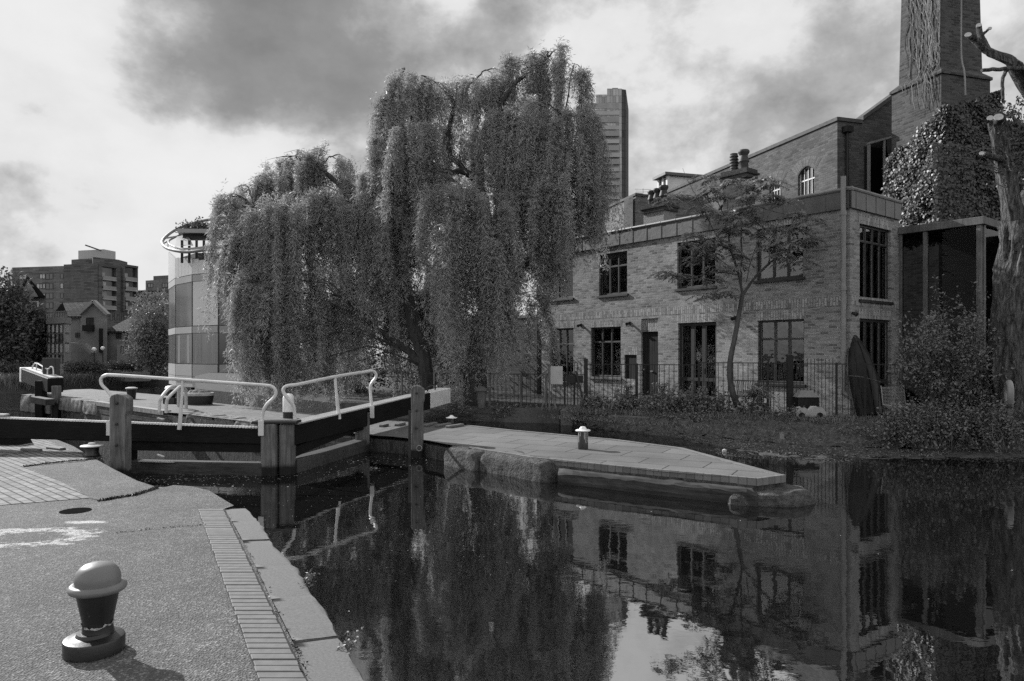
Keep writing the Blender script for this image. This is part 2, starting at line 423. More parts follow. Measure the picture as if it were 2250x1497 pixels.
M_ISLE = brickmat('island paving', 0.10, 0.19, 0.02, 0.3, 0.24, 0.12, 0.006, 0.17, 0.6, 1.2, spec=0.4)
M_FLAG = brickmat('flagstones', 0.10, 0.165, 0.02, 0.45, 0.95, 0.6, 0.010, 0.16, 0.5, 1.6, spec=0.4)
M_BLACK = timber('black painted timber', 0.006, 0.016, 'X', 5, 0.6, 0, 0.08, .72)
M_BLACKV = timber('black painted upright', 0.006, 0.018, 'Z', 5, 0.6, 0, 0.08)
M_POST = timber('weathered post timber', 0.02, 0.26, 'Z', 3.2, wet=-0.17)
M_LOG = timber('weathered rail timber', 0.012, 0.10, 'X', 3)
M_FEND = timber('split fender timber', 0.008, 0.10, 'X', 2.6, 0.85, math.radians(33))
M_GREY = timber('grey garden timber', 0.07, 0.2, 'Z', 4)
def whitepaint(name, v=0.72, chips=0.66, dark=0.03):
    a = Mat(name); f = a.noise(14, 6, 0.7); g = a.noise(4, 4, 0.6)
    c = a.mix(1.0, a.ramp(f, [(chips, v), (chips+0.03, dark)]), a.ramp(g, [(0.3, 0.75), (0.7, 1.0)]), 'MULTIPLY')
    a.col(c).rough(0.45).spec(0.5).bump(f, 0.15, 0.004); return a.m
M_WHITE = whitepaint('white rail paint', 0.62)
M_WHITE2 = whitepaint('clean white paint', 0.78, 0.8)
M_WHITE3 = whitepaint('weathered white paint', 0.42, 0.72)
M_CAP = whitepaint('grey bollard paint', 0.155, 0.80, 0.05)
def blackiron():
    a = Mat('black bollard paint'); o = a.sep()
    f = a.noise(16, 6, 0.75); g = a.noise(60, 3)
    c = a.ramp(f, [(0.655, 0.009), (0.70, 0.10), (0.74, 0.34)])
    a.col(c).rough(a.math('ADD', a.math('MULTIPLY', g, 0.3), 0.25)).spec(0.5).bump(f, 0.25, 0.004); return a.m
M_IRON = blackiron()
M_RAIL = plain('black railing paint', 0.006, 0.014, 20, 0.5, 0.1)
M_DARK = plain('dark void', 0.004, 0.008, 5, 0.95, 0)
M_MUD = plain('mud', 0.012, 0.10, 9, 0.9, 1.0, 26, 0.04, detail=8)
M_BANK = plain('bank earth', 0.012, 0.15, 12, 0.95, 1.0, 26, 0.06, detail=8)
M_CONC = plain('old concrete', 0.05, 0.14, 2.2, 0.9, 0.6, 20, 0.02, (1, 1, 0.5))
M_WEED = plain('weedy wall', 0.004, 0.12, 16, 0.95, 1.0, 26, 0.06, (1, 1, 0.22), detail=8)
M_GROUND = plain('ground', 0.05, 0.1, 0.6, 0.95, 0.4)
M_HOUSE = brickmat('stock brick', 0.18, 0.41, 0.37, 0.38, ms=0.012, dark=0.06, bump=1.0, vary=1.3)
M_SOLD = brickmat('soldier brick', 0.22, 0.46, 0.20, 0.25, 0.225, 0.075, 0.008, 0.12, 0.9, 1.3)
M_MILL = brickmat('mill brick', 0.08, 0.16, 0.12, 0.35, ms=0.009, dark=0.045, bump=0.7)
M_CHIM = brickmat('chimney brick', 0.04, 0.115, 0.11, 0.3, ms=0.011, dark=0.03, bump=0.8)
M_COPE = plain('dark coping', .04, .10, 6, .8, .3)
M_LEAD = plain('lead sheet', 0.045, 0.10, 3, 0.55, 0.35, 7, 0.02, spec=0.5)
M_FRAME = plain('dark window paint', 0.012, 0.03, 9, 0.55, 0.1, spec=0.4)
M_DOOR = timber('dark door boards', 0.012, 0.03, 'Z', 3)
M_SILL = plain('sill stone', 0.10, 0.2, 9, 0.8, 0.4)
M_GLASS = glassmat('house glass', 0.55, 1.6, 0.05)
M_GLASSD = glassmat('dark glass', 0.35, 1.14, 0.0)
M_GLASSB = glassmat('bright glass', 0.4, 1.9, 0.06, 0.35)
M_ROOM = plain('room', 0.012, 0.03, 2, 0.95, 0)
M_BLIND = plain('blind', 0.20, 0.30, 2, 0.9, 0.1)
M_PIPE = plain('grey pipe', 0.16, 0.24, 6, 0.5, 0.1)
def water(name, base, ior, big, small):
    a = Mat(name); a.col(base).rough(0.015); a.p.inputs['IOR'].default_value = ior; a.p.inputs['Specular IOR Level'].default_value = 0.5
    f1 = a.noise(1.6, 3, 0.5, (1, 1, 1)); f2 = a.noise(9, 3, 0.55, (1, 1.3, 1)); f3 = a.noise(0.35, 2, 0.5)
    calm = a.ramp(f3, [(0.4, 0.35), (0.62, 1.0)]); cb = a.n.new('ShaderNodeRGBToBW'); a.l.new(calm, cb.inputs[0])
    h = a.math('ADD', a.math('MULTIPLY', f1, big), a.math('MULTIPLY', a.math('MULTIPLY', f2, small), cb.outputs[0]))
    a.bump(h, 1.0, 1.0); return a.m
M_WATER = water('canal water', 0.005, 5.0, 0.0024, 0.0005)
M_WATERLOW = water('lower water', 0.012, 1.6, 0.03, 0.02)
M_WILLOW = leafmat('willow leaf', 0.18, 0.44, 0.48, 0.8, 0.06)
M_YOUNG = leafmat('young tree leaf', 0.11, 0.27, 0.45, 1.5)
M_IVY = leafmat('ivy leaf', 0.025, 0.07, 0.10, 5.0, 0.05)
M_BUSH = leafmat('bush leaf', 0.07, 0.20, 0.25, 1.6)
M_FAR = leafmat('far foliage', 0.10, 0.22, 0.3, 0.5)
M_FARD = leafmat('far dark foliage', 0.04, 0.09, 0.25, 0.5)
M_GRASS = leafmat('grass blade', 0.06, 0.16, 0.3, 1.0)
M_REED = leafmat('reed blade', 0.07, 0.16, 0.3, 0.4)
M_BARK = plain('dark bark', 0.02, 0.07, 9, 0.9, 1.0, 16, 0.03, (1, 1, 0.25))
def bark(name):
    a = Mat(name); f = a.noise(9, 7, 0.62, (1.5, 1.5, 0.30), dist=1.2); g = a.noise(30, 5, 0.7, (1, 1, .4))
    c = a.ramp(f, [(0.40, 0.008), (0.49, 0.07), (0.60, 0.15), (0.75, 0.22)]); c = a.mix(0.3, c, a.ramp(g, [(0.3, 0.01), (0.7, 0.2)]))
    a.col(c).rough(0.9).spec(0.15).bump(f, 1.0, 0.12); return a.m
M_BARKL = bark('ridged bark')
M_BARKS = plain('smooth young bark', 0.07, 0.16, 9, 0.7, 0.3, 30, 0.01, (1, 1, .4))
M_BARKX = plain('old bark', 0.015, 0.24, 13, 0.9, 1.0, 13, 0.12, (1.5, 1.5, 0.16), detail=7)
M_CUT = plain('sawn wood', 0.28, 0.42, 12, 0.85, 0.2)
M_FLOAT = plain('floating scum', 0.22, 0.5, 30, 0.8, 0)

# ================================================================ SETTING
WZ, LZ, BZ = -0.31, -2.3, 0.05
AX = Vector((-0.74, 0.67, 0)).normalized()                 # the lock's axis, away from us
def V2(p): return (p[0], p[1])
ground = MB().sheet([(-900, -400), (900, -400), (900, 1500), (-900, 1500)], -4.0).build('ground', M_GROUND); struct(ground)
far_ground = MB().prism([(-49.5, 71), (-47.3, 72.5), (-44.8, 80), (-45.5, 90), (-46, 102), (-30, 150), (60, 120), (500, 300), (500, 900), (-700, 900), (-700, 71)], -3.9, -1.55).build('far_bank_ground', M_GROUND); struct(far_ground)
heelA = Vector((-6.3, 11.72, 0)); mitA = Vector((-3.80, 11.42, 0)); mitB = Vector((-3.59, 11.50, 0)); heelB = Vector((-2.96, 14.27, 0))
isl_px = [(45, 869), (130, 873), (270, 893), (360, 905), (575, 930)]
isl_far = [G(160, 856), G(199, 855), G(353, 868), G(466, 885), G(606, 900), G(704, 910), G(819, 921), G(900, 927), G(1030, 935), G(1130, 946), G(1230, 955), G(1250, 957), G(1350, 966), G(1500, 985), G(1722, 1045)]
isl_near = [G(45, 868), G(130, 873), G(270, 893), G(360, 905), G(575, 930), Vector((-3.25, 14.6, 0)), Vector((-2.69, 14.16, 0)), G(927, 966), G(992, 978)]
COP = [G(992, 978), G(1065, 990), G(1220, 1012), G(1450, 1035), G(1660, 1053), G(1722, 1045)]
up = [(-12, -40), (-12, 8), V2(heelA), V2(mitA), V2(mitB), V2(heelB), (-3.6, 15.4), (-5.0, 18.9), (-5.3, 22.6), (60, 28), (60, -40)]
struct(MB().sheet(up, WZ).build('canal_water', M_WATER))
struct(MB().sheet([(-300, 8), (30, 8), (30, 300), (-300, 300)], LZ).build('lower_canal_water', M_WATERLOW))
# the towpath: outer water edge from the camera to beyond the lock
edge = [(806, 1493), (780, 1447), (747, 1397), (711, 1336), (688, 1306), (650, 1245), (608, 1203), (566, 1141), (543, 1117)]
edge2 = [(514, 1111), (489, 1096), (459, 1078), (424, 1069), (382, 1066), (352, 1073), (300, 1056), (250, 1031), (205, 1006), (187, 996), (160, 980), (130, 968), (95, 961)]
inner = [(493, 1118), (547, 1214), (596, 1317), (650, 1424), (673, 1496)]
E1 = [G(*p) for p in edge]; E2 = [G(*p) for p in edge2]; IN = [G(*p) for p in inner]
dE = (E1[0] - E1[4]).normalized(); dI = (IN[-1] - IN[1]).normalized()
E1 = [E1[0] + dE * 9, E1[0] + dE * 5, E1[0] + dE * 2.5] + E1; INx = IN + [IN[-1] + dI * 2.5, IN[-1] + dI * 5, IN[-1] + dI * 9]
landward = [(-30, 34), (-70, 40), (-70, -40), (1, -40)]
tow_poly = [V2(p) for p in INx[::-1]] + [V2(p) for p in E2] + [V2(E2[-1] + AX * 18)] + landward
def roundpoly(poly, z, name, mat, zb=-3.2):
    return MB().prism(poly, zb, z).build(name, mat)
tow = MB().sheet(tow_poly, 0.0)
struct(tow.build('towpath', M_ASPH))
# retaining wall under the towpath edge
def offs(p, q): t = (q - p).normalized(); return Vector((-t.y, t.x, 0))
wallpts = [p + Vector((-.03, -.01, 0)) for p in E1] + [p + Vector((-.03, -.02, 0)) for p in E2] + [E2[-1] + AX * 18]
mb = MB(); acc_ = 0
for a_, b_ in zip(wallpts[:-1], wallpts[1:]):
    L_ = (b_ - a_).length
    mb.add([(a_.x, a_.y, -3.2), (b_.x, b_.y, -3.2), (b_.x, b_.y, -0.012), (a_.x, a_.y, -0.012)], [(0, 1, 2, 3)], [[(acc_, -3.2), (acc_+L_, -3.2), (acc_+L_, 0), (acc_, 0)]]); acc_ += L_
tag(mb.build('lock_wall', M_WEED), 'weedy dark wall dropping from the towpath edge into the water', 'wall')
# coping stones along the water's edge
def along(pts, t):
    L = [0]
    for a, b in zip(pts[:-1], pts[1:]): L.append(L[-1] + (b-a).length)
    t = max(0, min(t, L[-1] - 1e-6))
    for i in range(len(pts)-1):
        if L[i+1] >= t: return pts[i].lerp(pts[i+1], (t-L[i]) / (L[i+1]-L[i]))
def proj_t(pts, p):
    best, bt, acc = 1e9, 0, 0
    for a, b in zip(pts[:-1], pts[1:]):
        d = b-a; s = max(0, min(1, (p-a).dot(d)/d.length_squared)); q = a + d*s
        if (q-p).length < best: best, bt = (q-p).length, acc + s*d.length
        acc += d.length
    return bt
Eo = E1[::-1]                                                # far to near
joints_px = [((493, 1119), (543, 1117)), ((501, 1147), (564, 1146)), ((530, 1189), (597, 1186)), ((570, 1245), (646, 1241)), ((598, 1317), (684, 1309)), (
    (646, 1411), (746, 1399)), ((700, 1545), (838, 1531))]
jt = [(proj_t(IN[:] + INx[5:], G(*a)), proj_t(Eo, G(*b))) for a, b in joints_px]
while len(jt) < 10: jt.append((jt[-1][0] + 1.1, jt[-1][1] + 1.1))
ords = ['farthest', 'second farthest', 'third', 'fourth', 'fifth', 'sixth', 'seventh', 'eighth', 'ninth']
for i in range(len(jt)-1):
    (a0, b0), (a1, b1) = jt[i], jt[i+1]
    if i > 6: break
    K = 8; top = []; g = 0.006
    inn = [along(INx, a0 + g + (a1-a0-2*g)*k/K) for k in range(K+1)]
    out = []
    for k in range(K+1):
        q = along(Eo, b0 + g + (b1-b0-2*g)*k/K)
        if 0 < k < K: q = q + Vector((rng.uniform(-.012, .008), rng.uniform(-.010, .008), 0))
        else: q = q + Vector((-.006, -.003, 0))
        out.append(q)
    mb = MB(); vs = []; fs = []; C = 5
    for k in range(K+1):
        for c in range(C+1):
            q = inn[k].lerp(out[k], (0, .3, .6, .86, .95, 1)[c]); z = 0.004 + rng.uniform(-.0012, .0012) + 0.006*math.sin(i*2.1)
            if c == C: z -= rng.choice((.006, .008, .012, .03))
            if k in (0, K): z -= .004
            vs.append((q.x, q.y, z))
    for k in range(K):
        for c in range(C):
            a = k*(C+1)+c; fs.append((a, a+1, a+C+2, a+C+1))
    b0_ = len(vs)
    for k in range(K+1):
        q = out[k]; vs.append((q.x + rng.uniform(-.02, .01), q.y, -0.12 + rng.uniform(-.02, .02))); vs.append((q.x - .03, q.y - .02, -0.42))
    for k in range(K):
        fs.append((k*(C+1)+C, b0_+2*k, b0_+2*k+2, (k+1)*(C+1)+C)); fs.append((b0_+2*k, b0_+2*k+1, b0_+2*k+3, b0_+2*k+2))
    n0 = len(vs)
    for k in (0, K):
        q, r = inn[k], out[k]; vs += [(q.x, q.y, -.4), (r.x, r.y, -.4)]
    fs.append((0, C, n0+1, n0)); fs.append((K*(C+1)+C, K*(C+1), n0+2, n0+3))
    mb.add(vs, fs)
    tag(mb.build('coping_stone', M_GRAN, None, True), f'grey granite coping stone at the towpath water edge, {ords[i]} from the lock end', 'coping stone', 'coping stones along the towpath edge')
# strip of dark engineering bricks set into the path
lt = [G(436, 1120), G(569, 1493)]; rt = [G(491, 1120), G(671, 1493)]
struct(MB().sheet([V2(G(434, 1119)), V2(G(493, 1119)), V2(G(673, 1493) + (rt[1]-rt[0])*1.2), V2(G(568, 1493) + (lt[1]-lt[0])*1.2)], 0.002).build('paver_bed', M_JOINT))
mb = MB(); dl = (lt[1]-lt[0]); n_b = 54; pitch = dl.length/n_b
for i in range(n_b + 60):
    t0, t1 = (i+0.05)/n_b, (i+0.95)/n_b
    a, b = lt[0].lerp(lt[1], t0), lt[0].lerp(lt[1], t1); c, d = rt[0].lerp(rt[1], t0), rt[0].lerp(rt[1], t1)
    j = Vector((rng.uniform(-.004, .004), rng.uniform(-.002, .002), 0)); zt = 0.007 + rng.uniform(-.001, .002)
    vs = [p + j for p in (a, b, d, c)]
    mb.add([(p.x, p.y, -.02) for p in vs] + [(p.x, p.y, zt) for p in vs], [(4, 5, 6, 7)[::-1], (0, 1, 5, 4)[::-1], (1, 2, 6, 5)[::-1], (2, 3, 7, 6)[::-1], (3, 0, 4, 7)[::-1]])
o = mb.build('paver_strip', M_PAVER, None, False, 0.004); struct(o)
# ramp of pale bricks beside the beam, and the tarmac patch
rot = math.atan2(AX.y, AX.x)
def uvsheet(poly, z, ang, name, mat):
    poly = [V2(p) for p in poly]; n = len(poly)
    ar = sum(poly[i][0]*poly[(i+1) % n][1] - poly[(i+1) % n][0]*poly[i][1] for i in range(n))
    if ar < 0: poly = poly[::-1]
    ca, sa = math.cos(-ang), math.sin(-ang)
    return MB().add([(x, y, z) for x, y in poly], [tuple(range(n))], [[(x*ca - y*sa, x*sa + y*ca) for x, y in poly]]).build(name, mat)
ramp_poly = [G(-700, 1130), G(0, 1111), G(200, 1095), G(120, 1052), G(52, 1026), G(130, 1019), G(187, 1014), G(180, 999), G(150, 988), G(110, 972), G(85, 962.5), Vector((-9.6, 14.3, 0)), Vector((-17, 21, 0)), Vector((-30, 21, 0))]
struct(uvsheet(ramp_poly, 0.005, rot, 'brick_paving', M_RAMP))
patch = [G(52, 1027), G(120, 1053), G(201, 1096.5), G(222, 1101), G(262, 1094), G(300, 1089), G(345, 1074), G(300, 1058), G(250, 1033), G(207, 1009), G(187, 1015), G(130, 1020)]
struct(MB().sheet([V2(p) for p in patch], 0.004).build('tarmac_patch', M_ASPH))
# moss and dirt lodged in the two cracks
def clumpline(pts, n, wid, hgt, mat, name, leaf=(0.015, 0.04)):
    pts = [Vector(p) for p in pts]; C, D = [], []
    for i in range(n):
        t = rng.random() * (len(pts)-1); k = int(t); p = pts[k].lerp(pts[k+1], t-k)
        C.append(p + Vector((rng.gauss(0, wid), rng.gauss(0, wid), 0.003))); D.append(Vector((rng.gauss(0, .8), rng.gauss(0, .8), rng.uniform(.1, 1))).normalized())
    L = nrg.uniform(leaf[0], leaf[1], n)
    V, Fc = leaf_quads(np.array(C), np.array(D), L, L*0.5)
    return npmesh(name, V, Fc, mat)
M_MOSS = leafmat('moss', 0.012, 0.035, 0.1, 8)
stuff(clumpline([G(217, 1102), G(262, 1094), G(300, 1088), G(330, 1078), G(348, 1071)], 600, 0.014, .03, M_MOSS, 'moss'))
stuff(clumpline([G(50, 1027), G(100, 1020), G(150, 1015), G(190, 1012), G(225, 1008)], 600, 0.018, .03, M_MOSS, 'moss'))
stuff(clumpline([G(494, 1121), G(548, 1216), G(598, 1319), G(652, 1426), G(676, 1497)], 160, 0.008, .02, M_MOSS, 'moss', (.01, .022)))
o = tag(MB().prism([(G(166, 1123).x + .145*math.cos(k*.3142), G(166, 1123).y + .145*math.sin(k*.3142)) for k in range(20)], -.02, .005).build('drain_cover', plain('dark drain iron', .008, .016, 30, 1.0, .3, 60, .004, spec=0.0), None, False), 'small round dark drain cover in the tarmac beyond the bollard', 'drain cover')

# ---------------- the lock island
IP = isl_near + COP[1:] + isl_far[::-1][1:]
base = [V2(p) for p in IP]
isl_back = MB().prism(base, -3.2, -0.075).build('island_base', M_WEED); struct(isl_back)
cen = Vector((-8, 20, 0))
cut = isl_far[8:]                                            # pavement in two finishes: bricks beside the lock, flags on the point
near_half = [V2(p) for p in isl_near[:7]] + [V2(Vector((-2.3, 13.95, 0))), V2(G(900, 927))] + [V2(p) for p in isl_far[:7][::-1]]
struct(uvsheet(near_half, 0.0, rot, 'island_brick_paving', M_ISLE))
point = [Vector((-2.3, 13.95, 0)), G(927, 966), G(992, 978)] + COP[1:] + isl_far[::-1][1:7] + [G(900, 927)]
struct(uvsheet(point, -0.001, rot + 0.25, 'island_flagstones', M_FLAG))
# pale kerb line round the point (a narrow course of brick on edge)
M_KERB = brickmat('kerb bricks', 0.15, 0.22, 0.09, 0.4, 0.115, 0.3, 0.005, 0.15, 0.4, 0.4, spec=0.4)
def ribbon(pts, wid, z0, z1, name, mat, side=1):
    pts = [Vector(p) for p in pts]; mb = MB(); acc = 0; nn = []
    for i, p in enumerate(pts):
        t = (pts[min(i+1, len(pts)-1)] - pts[max(i-1, 0)]).normalized(); nn.append(Vector((-t.y, t.x, 0)) * side * wid)
    for i in range(len(pts)-1):
        a, b = pts[i], pts[i+1]; c, d = b + nn[i+1], a + nn[i]; L = (b-a).length
        vs = [(a.x, a.y, z1), (b.x, b.y, z1), (c.x, c.y, z1), (d.x, d.y, z1), (a.x, a.y, z0), (b.x, b.y, z0), (c.x, c.y, z0), (d.x, d.y, z0)]
        uv = [(acc, 0), (acc+L, 0), (acc+L, wid), (acc, wid)]; h = z1-z0
        fs = [(0, 1, 2, 3), (4, 5, 1, 0), (6, 7, 3, 2)]
        if side < 0: fs = [f[::-1] for f in fs]; uvs = [uv[::-1]] + [[(acc, 0), (acc+L, 0), (acc+L, h), (acc, h)][::-1]]*2
        else: uvs = [uv] + [[(acc, 0), (acc+L, 0), (acc+L, h), (acc, h)]]*2
        mb.add(vs, fs, uvs); acc += L
    return mb.build(name, mat)
kerb = [G(992, 978), G(1030, 983), G(1065, 990), G(1110, 997), G(1165, 1006), G(1220, 1011), G(1330, 1023), G(1450, 1034), G(1560, 1044), G(1660, 1053), G(1722, 1045)]
struct(ribbon([p + Vector((0.02, -.02, 0)) for p in kerb], 0.06, -0.085, 0.012, 'point_kerb', M_KERB, 1))
struct(ribbon([p for p in isl_far[8:]][::-1], 0.10, -0.3, 0.010, 'point_back_kerb', M_KERB, 1))
lk = [G(45, 868), G(130, 873), G(200, 883), G(270, 893), G(360, 905), G(450, 915), G(575, 930), Vector((-3.25, 14.6, 0))]
M_KERB2 = brickmat('bullnose bricks', 0.22, 0.36, 0.06, 0.25, 0.105, 0.4, 0.010, 0.2, 0.6, 0.4, spec=0.5)
struct(ribbon([p + Vector((-.01, -.02, 0)) for p in lk[2:5]], 0.22, -0.10, 0.03, 'lock_kerb', M_KERB2, 1))
struct(ribbon([p + Vector((-.004, -.006, 0)) for p in lk], 0.05, -0.34, -0.09, 'lock_side_facing', brickmat('lock bricks', 0.07, 0.16, 0.03, 0.7, dark=0.02), 1))
def boulder(name, poly, z0, z1, mat, label, cat, group, seed, rough=0.05, inset=0.06, n=5):
    """a worn block: a rounded outline with uneven faces"""
    rr = random.Random(seed); P_ = [Vector((p[0], p[1], 0)) for p in poly]
    pts = []
    for a, b in zip(P_, P_[1:] + P_[:1]):
        m = max(2, int((b-a).length / 0.12))
        pts += [a.lerp(b, k/m) for k in range(m)]
    c = sum(pts, Vector()) / len(pts)
    rings = []; lev = [(0, 0.0), (0.25, -0.02), (0.55, -0.01), (0.8, 0.02), (0.93, 0.05), (1.0, 0.11), (1.0, 0.25)]
    vs = []
    for (t, ins) in lev:
        for p in pts:
            d = (c - p); L = d.length; q = p + d.normalized() * min(ins, L*0.8) + Vector((rr.gauss(0, rough*.4), rr.gauss(0, rough*.4), 0))
            vs.append((q.x, q.y, z0 + (z1-z0)*t + rr.gauss(0, rough*.25)))
    n_ = len(pts); fs = []
    for i in range(len(lev)-1):
        for k in range(n_): fs.append((i*n_+k, i*n_+(k+1) % n_, (i+1)*n_+(k+1) % n_, (i+1)*n_+k))
    vs.append((c.x, c.y, z1)); ci = len(vs)-1
    for k in range(n_): fs.append(((len(lev)-1)*n_+k, (len(lev)-1)*n_+(k+1) % n_, ci))
    ar = sum(pts[i].x*pts[(i+1) % n_].y - pts[(i+1) % n_].x*pts[i].y for i in range(n_))
    if ar < 0: fs = [f[::-1] for f in fs]
    o = MB().add(vs, fs).build(name, mat, None, True); m = o.modifiers.new('sub', 'SUBSURF'); m.levels = m.render_levels = 1
    return tag(o, label, cat, group)
M_ROCK = plain('mossy stone', 0.02, 0.17, 11, 0.95, 1.0, 20, 0.12, detail=9)
inn = Vector((0.15, 0.75, 0))
def blockpoly(a, b, depth=0.55, out=0.10):
    t = (b-a).normalized(); nrm = Vector((t.y, -t.x, 0))
    return [a + nrm*out, b + nrm*out, b - nrm*depth, a - nrm*depth]
boulder('quoin_stone', blockpoly(G(988, 980), G(1058, 992), 0.5, 0.16), -0.55, -0.005, M_ROCK, 'rounded mossy stone block at the island edge, nearest the timber post', 'stone block', 'rounded stone blocks on the island edge', 1)
boulder('quoin_stone', blockpoly(G(1066, 991), G(1216, 1013), 0.5, 0.17), -0.55, -0.005, M_ROCK, 'long rounded mossy stone block beside the old timber rail', 'stone block', 'rounded stone blocks on the island edge', 2)
tipn = [Vector((2.75, 9.12, 0)), Vector((3.45, 8.95, 0)), Vector((3.85, 9.15, 0)), Vector((3.95, 9.55, 0)), Vector((3.5, 9.9, 0)), Vector((2.8, 9.8, 0))]
boulder('tip_stone', tipn, -0.6, -0.14, M_ROCK, 'rounded stone under the pointed tip of the island', 'stone block', None, 3, 0.06)
a, b = G(1224, 1040, WZ+.12), G(1648, 1093, WZ+.05)
mb = MB(); pr = []
K = 24
q0, q1 = G(1222, 1012) + Vector((0.02, -0.20, 0)), G(1655, 1053) + Vector((-0.02, -0.17, 0))
for k in range(K+1):
    t = k/K; p = q0.lerp(q1, t); j = lambda s=.012: rng.uniform(-s, s)
    e = 0.03 if k in (0, K) else 0
    pr += [(p.x, p.y+.17, -.36), (p.x, p.y-.02, -.36), (p.x+j(), p.y-.04+j(), -.25+j()), (p.x+j(), p.y-.035+j(), -.15-e+j()), (p.x+j(), p.y+.0, -.115-e+j()), (p.x, p.y+.09, -.105-e+j()), (p.x, p.y+.17, -.11)]
fs = [(k*7+i, (k+1)*7+i, (k+1)*7+(i+1) % 7, k*7+(i+1) % 7) for k in range(K) for i in range(7)] + [tuple(range(7)), tuple(range(K*7, K*7+7))[::-1]]
mb.add(pr, [f[::-1] for f in fs]); tag(mb.build('fender_beam', M_FEND, None, False), 'cracked old timber fender beam along the island point at water level', 'fender beam')
# rounded blocks along the lock side of the island
spans = [((132, 875), (152, 877)), ((153, 877), (182, 880)), ((184, 880.5), (215, 885)), ((408, 910), (470, 916)), ((472, 917), (515, 922)), ((517, 922.5), (568, 929))]
nm = ['first block right of the far gate', 'second block from the far gate', 'third block from the far gate', 'block just past the ladder', 'block midway between ladder and gate', 'block nearest the black gate beam']
for i, (p, q) in enumerate(spans):
    boulder('lock_edge_block', blockpoly(G(*p), G(*q), 0.45, 0.05), -0.42, 0.03, M_STONE, 'worn rounded stone on the lock edge, ' + nm[i], 'stone block', 'worn blocks along the lock edge', 20+i, 0.05)
for i, (p, q, s_) in enumerate((((46, 868), (64, 869.5), 'leftmost'), ((66, 869.5), (92, 871.5), 'middle'), ((94, 871.5), (112, 873), 'rightmost'))):
    boulder('lock_edge_block', blockpoly(G(*p), G(*q), 0.6, 0.04), -0.62, 0.02, M_STONE, f'{s_} pale stone of the three at the island corner left of the far gate', 'stone block', 'pale corner stones by the far gate', 40+i, 0.03)
# low weir wall between island and right bank, hidden by the willow
tag(MB().prism([(-5.35, 18.9), (-4.95, 18.9), (-5.2, 22.8), (-5.6, 22.8)], -3.2, -0.26).build('weir_wall', M_CONC), 'low dark weir wall between the island and the willow bank', 'wall')

# ---------------- the right bank
bank_top = [(-5.25, 22.45), (-1.9, 20.75), (1.35, 19.85), (2.2, 19.1), (3.4, 18.35), (4.8, 17.5), (6.4, 16.75), (8.4, 16.1), (11, 15.5), (14, 15), (40, 13)]
garden = bank_top + [(40, 75), (-30, 75), (-22, 50), (-14, 32)]
struct(MB().prism(garden, -3.2, BZ).build('garden_ground', plain('shaded garden earth', .02, .06, 3, .95, .9, 14, .04)))
tag(MB().prism([(-5.3, 22.40), (-1.92, 20.68), (1.30, 19.78), (1.5, 19.95), (-1.8, 20.95), (-5.2, 22.7)], -3.2, 0.09).build('retaining_wall', M_CONC), 'low stained concrete wall along the garden water edge under the willow', 'wall')
def loft(A, B, nu, nv, zA, zB, rough, name, mat, curve=None, seed=3):
    A = [Vector((p[0], p[1], 0)) for p in A]; B = [Vector((p[0], p[1], 0)) for p in B]; rr = random.Random(seed)
    tot = lambda pts: sum((b-a).length for a, b in zip(pts[:-1], pts[1:]))
    LA, LB = tot(A), tot(B); vs = []
    for i in range(nu+1):
        a, b = along(A, LA*i/nu), along(B, LB*i/nu)
        for j in range(nv+1):
            t = j/nv; p = a.lerp(b, t); z = zA + (zB-zA)*(curve(t) if curve else t)
            w_ = 0 if j in (0,) else rough
            vs.append((p.x + rr.gauss(0, w_*.6), p.y + rr.gauss(0, w_*.6), z + rr.gauss(0, w_)))
    fs = [(i*(nv+1)+j, i*(nv+1)+j+1, (i+1)*(nv+1)+j+1, (i+1)*(nv+1)+j) for i in range(nu) for j in range(nv)]
    return MB().add(vs, fs).build(name, mat, None, True)
bt = [(1.3, 19.9), (2.2, 19.15), (3.4, 18.4), (4.8, 17.55), (6.4, 16.8), (8.4, 16.15), (11, 15.55), (14, 15.05), (22, 14)]
bl = [(1.45, 19.6), (2.5, 18.1), (3.75, 17.0), (4.9, 15.6), (6.3, 14.5), (8.0, 14.1), (10, 13.9), (14, 13.4), (22, 12.6)]
ml = [(1.5, 19.5), (2.6, 17.9), (3.7, 16.3), (4.0, 14.4), (4.55, 13.15), (5.9, 12.85), (7.2, 12.95), (9.5, 13.1), (14, 12.8), (22, 12.2)]
o = struct(loft(bt, bl, 190, 16, BZ+.02, -0.27, 0.032, 'bank_slope', M_BANK, lambda t: .42*t**1.4 if t < .8 else .307 + .693*((t-.8)/.2)**.8))
o = struct(loft(bl, ml, 160, 14, -0.262, -0.335, 0.014, 'mudflat', M_MUD, seed=5))

stuff(clumpline([G(255, 1172), G(330, 1164), G(400, 1158), G(478, 1153)], 130, 0.005, .02, M_MOSS, 'crack_dirt', (.008, .02)))
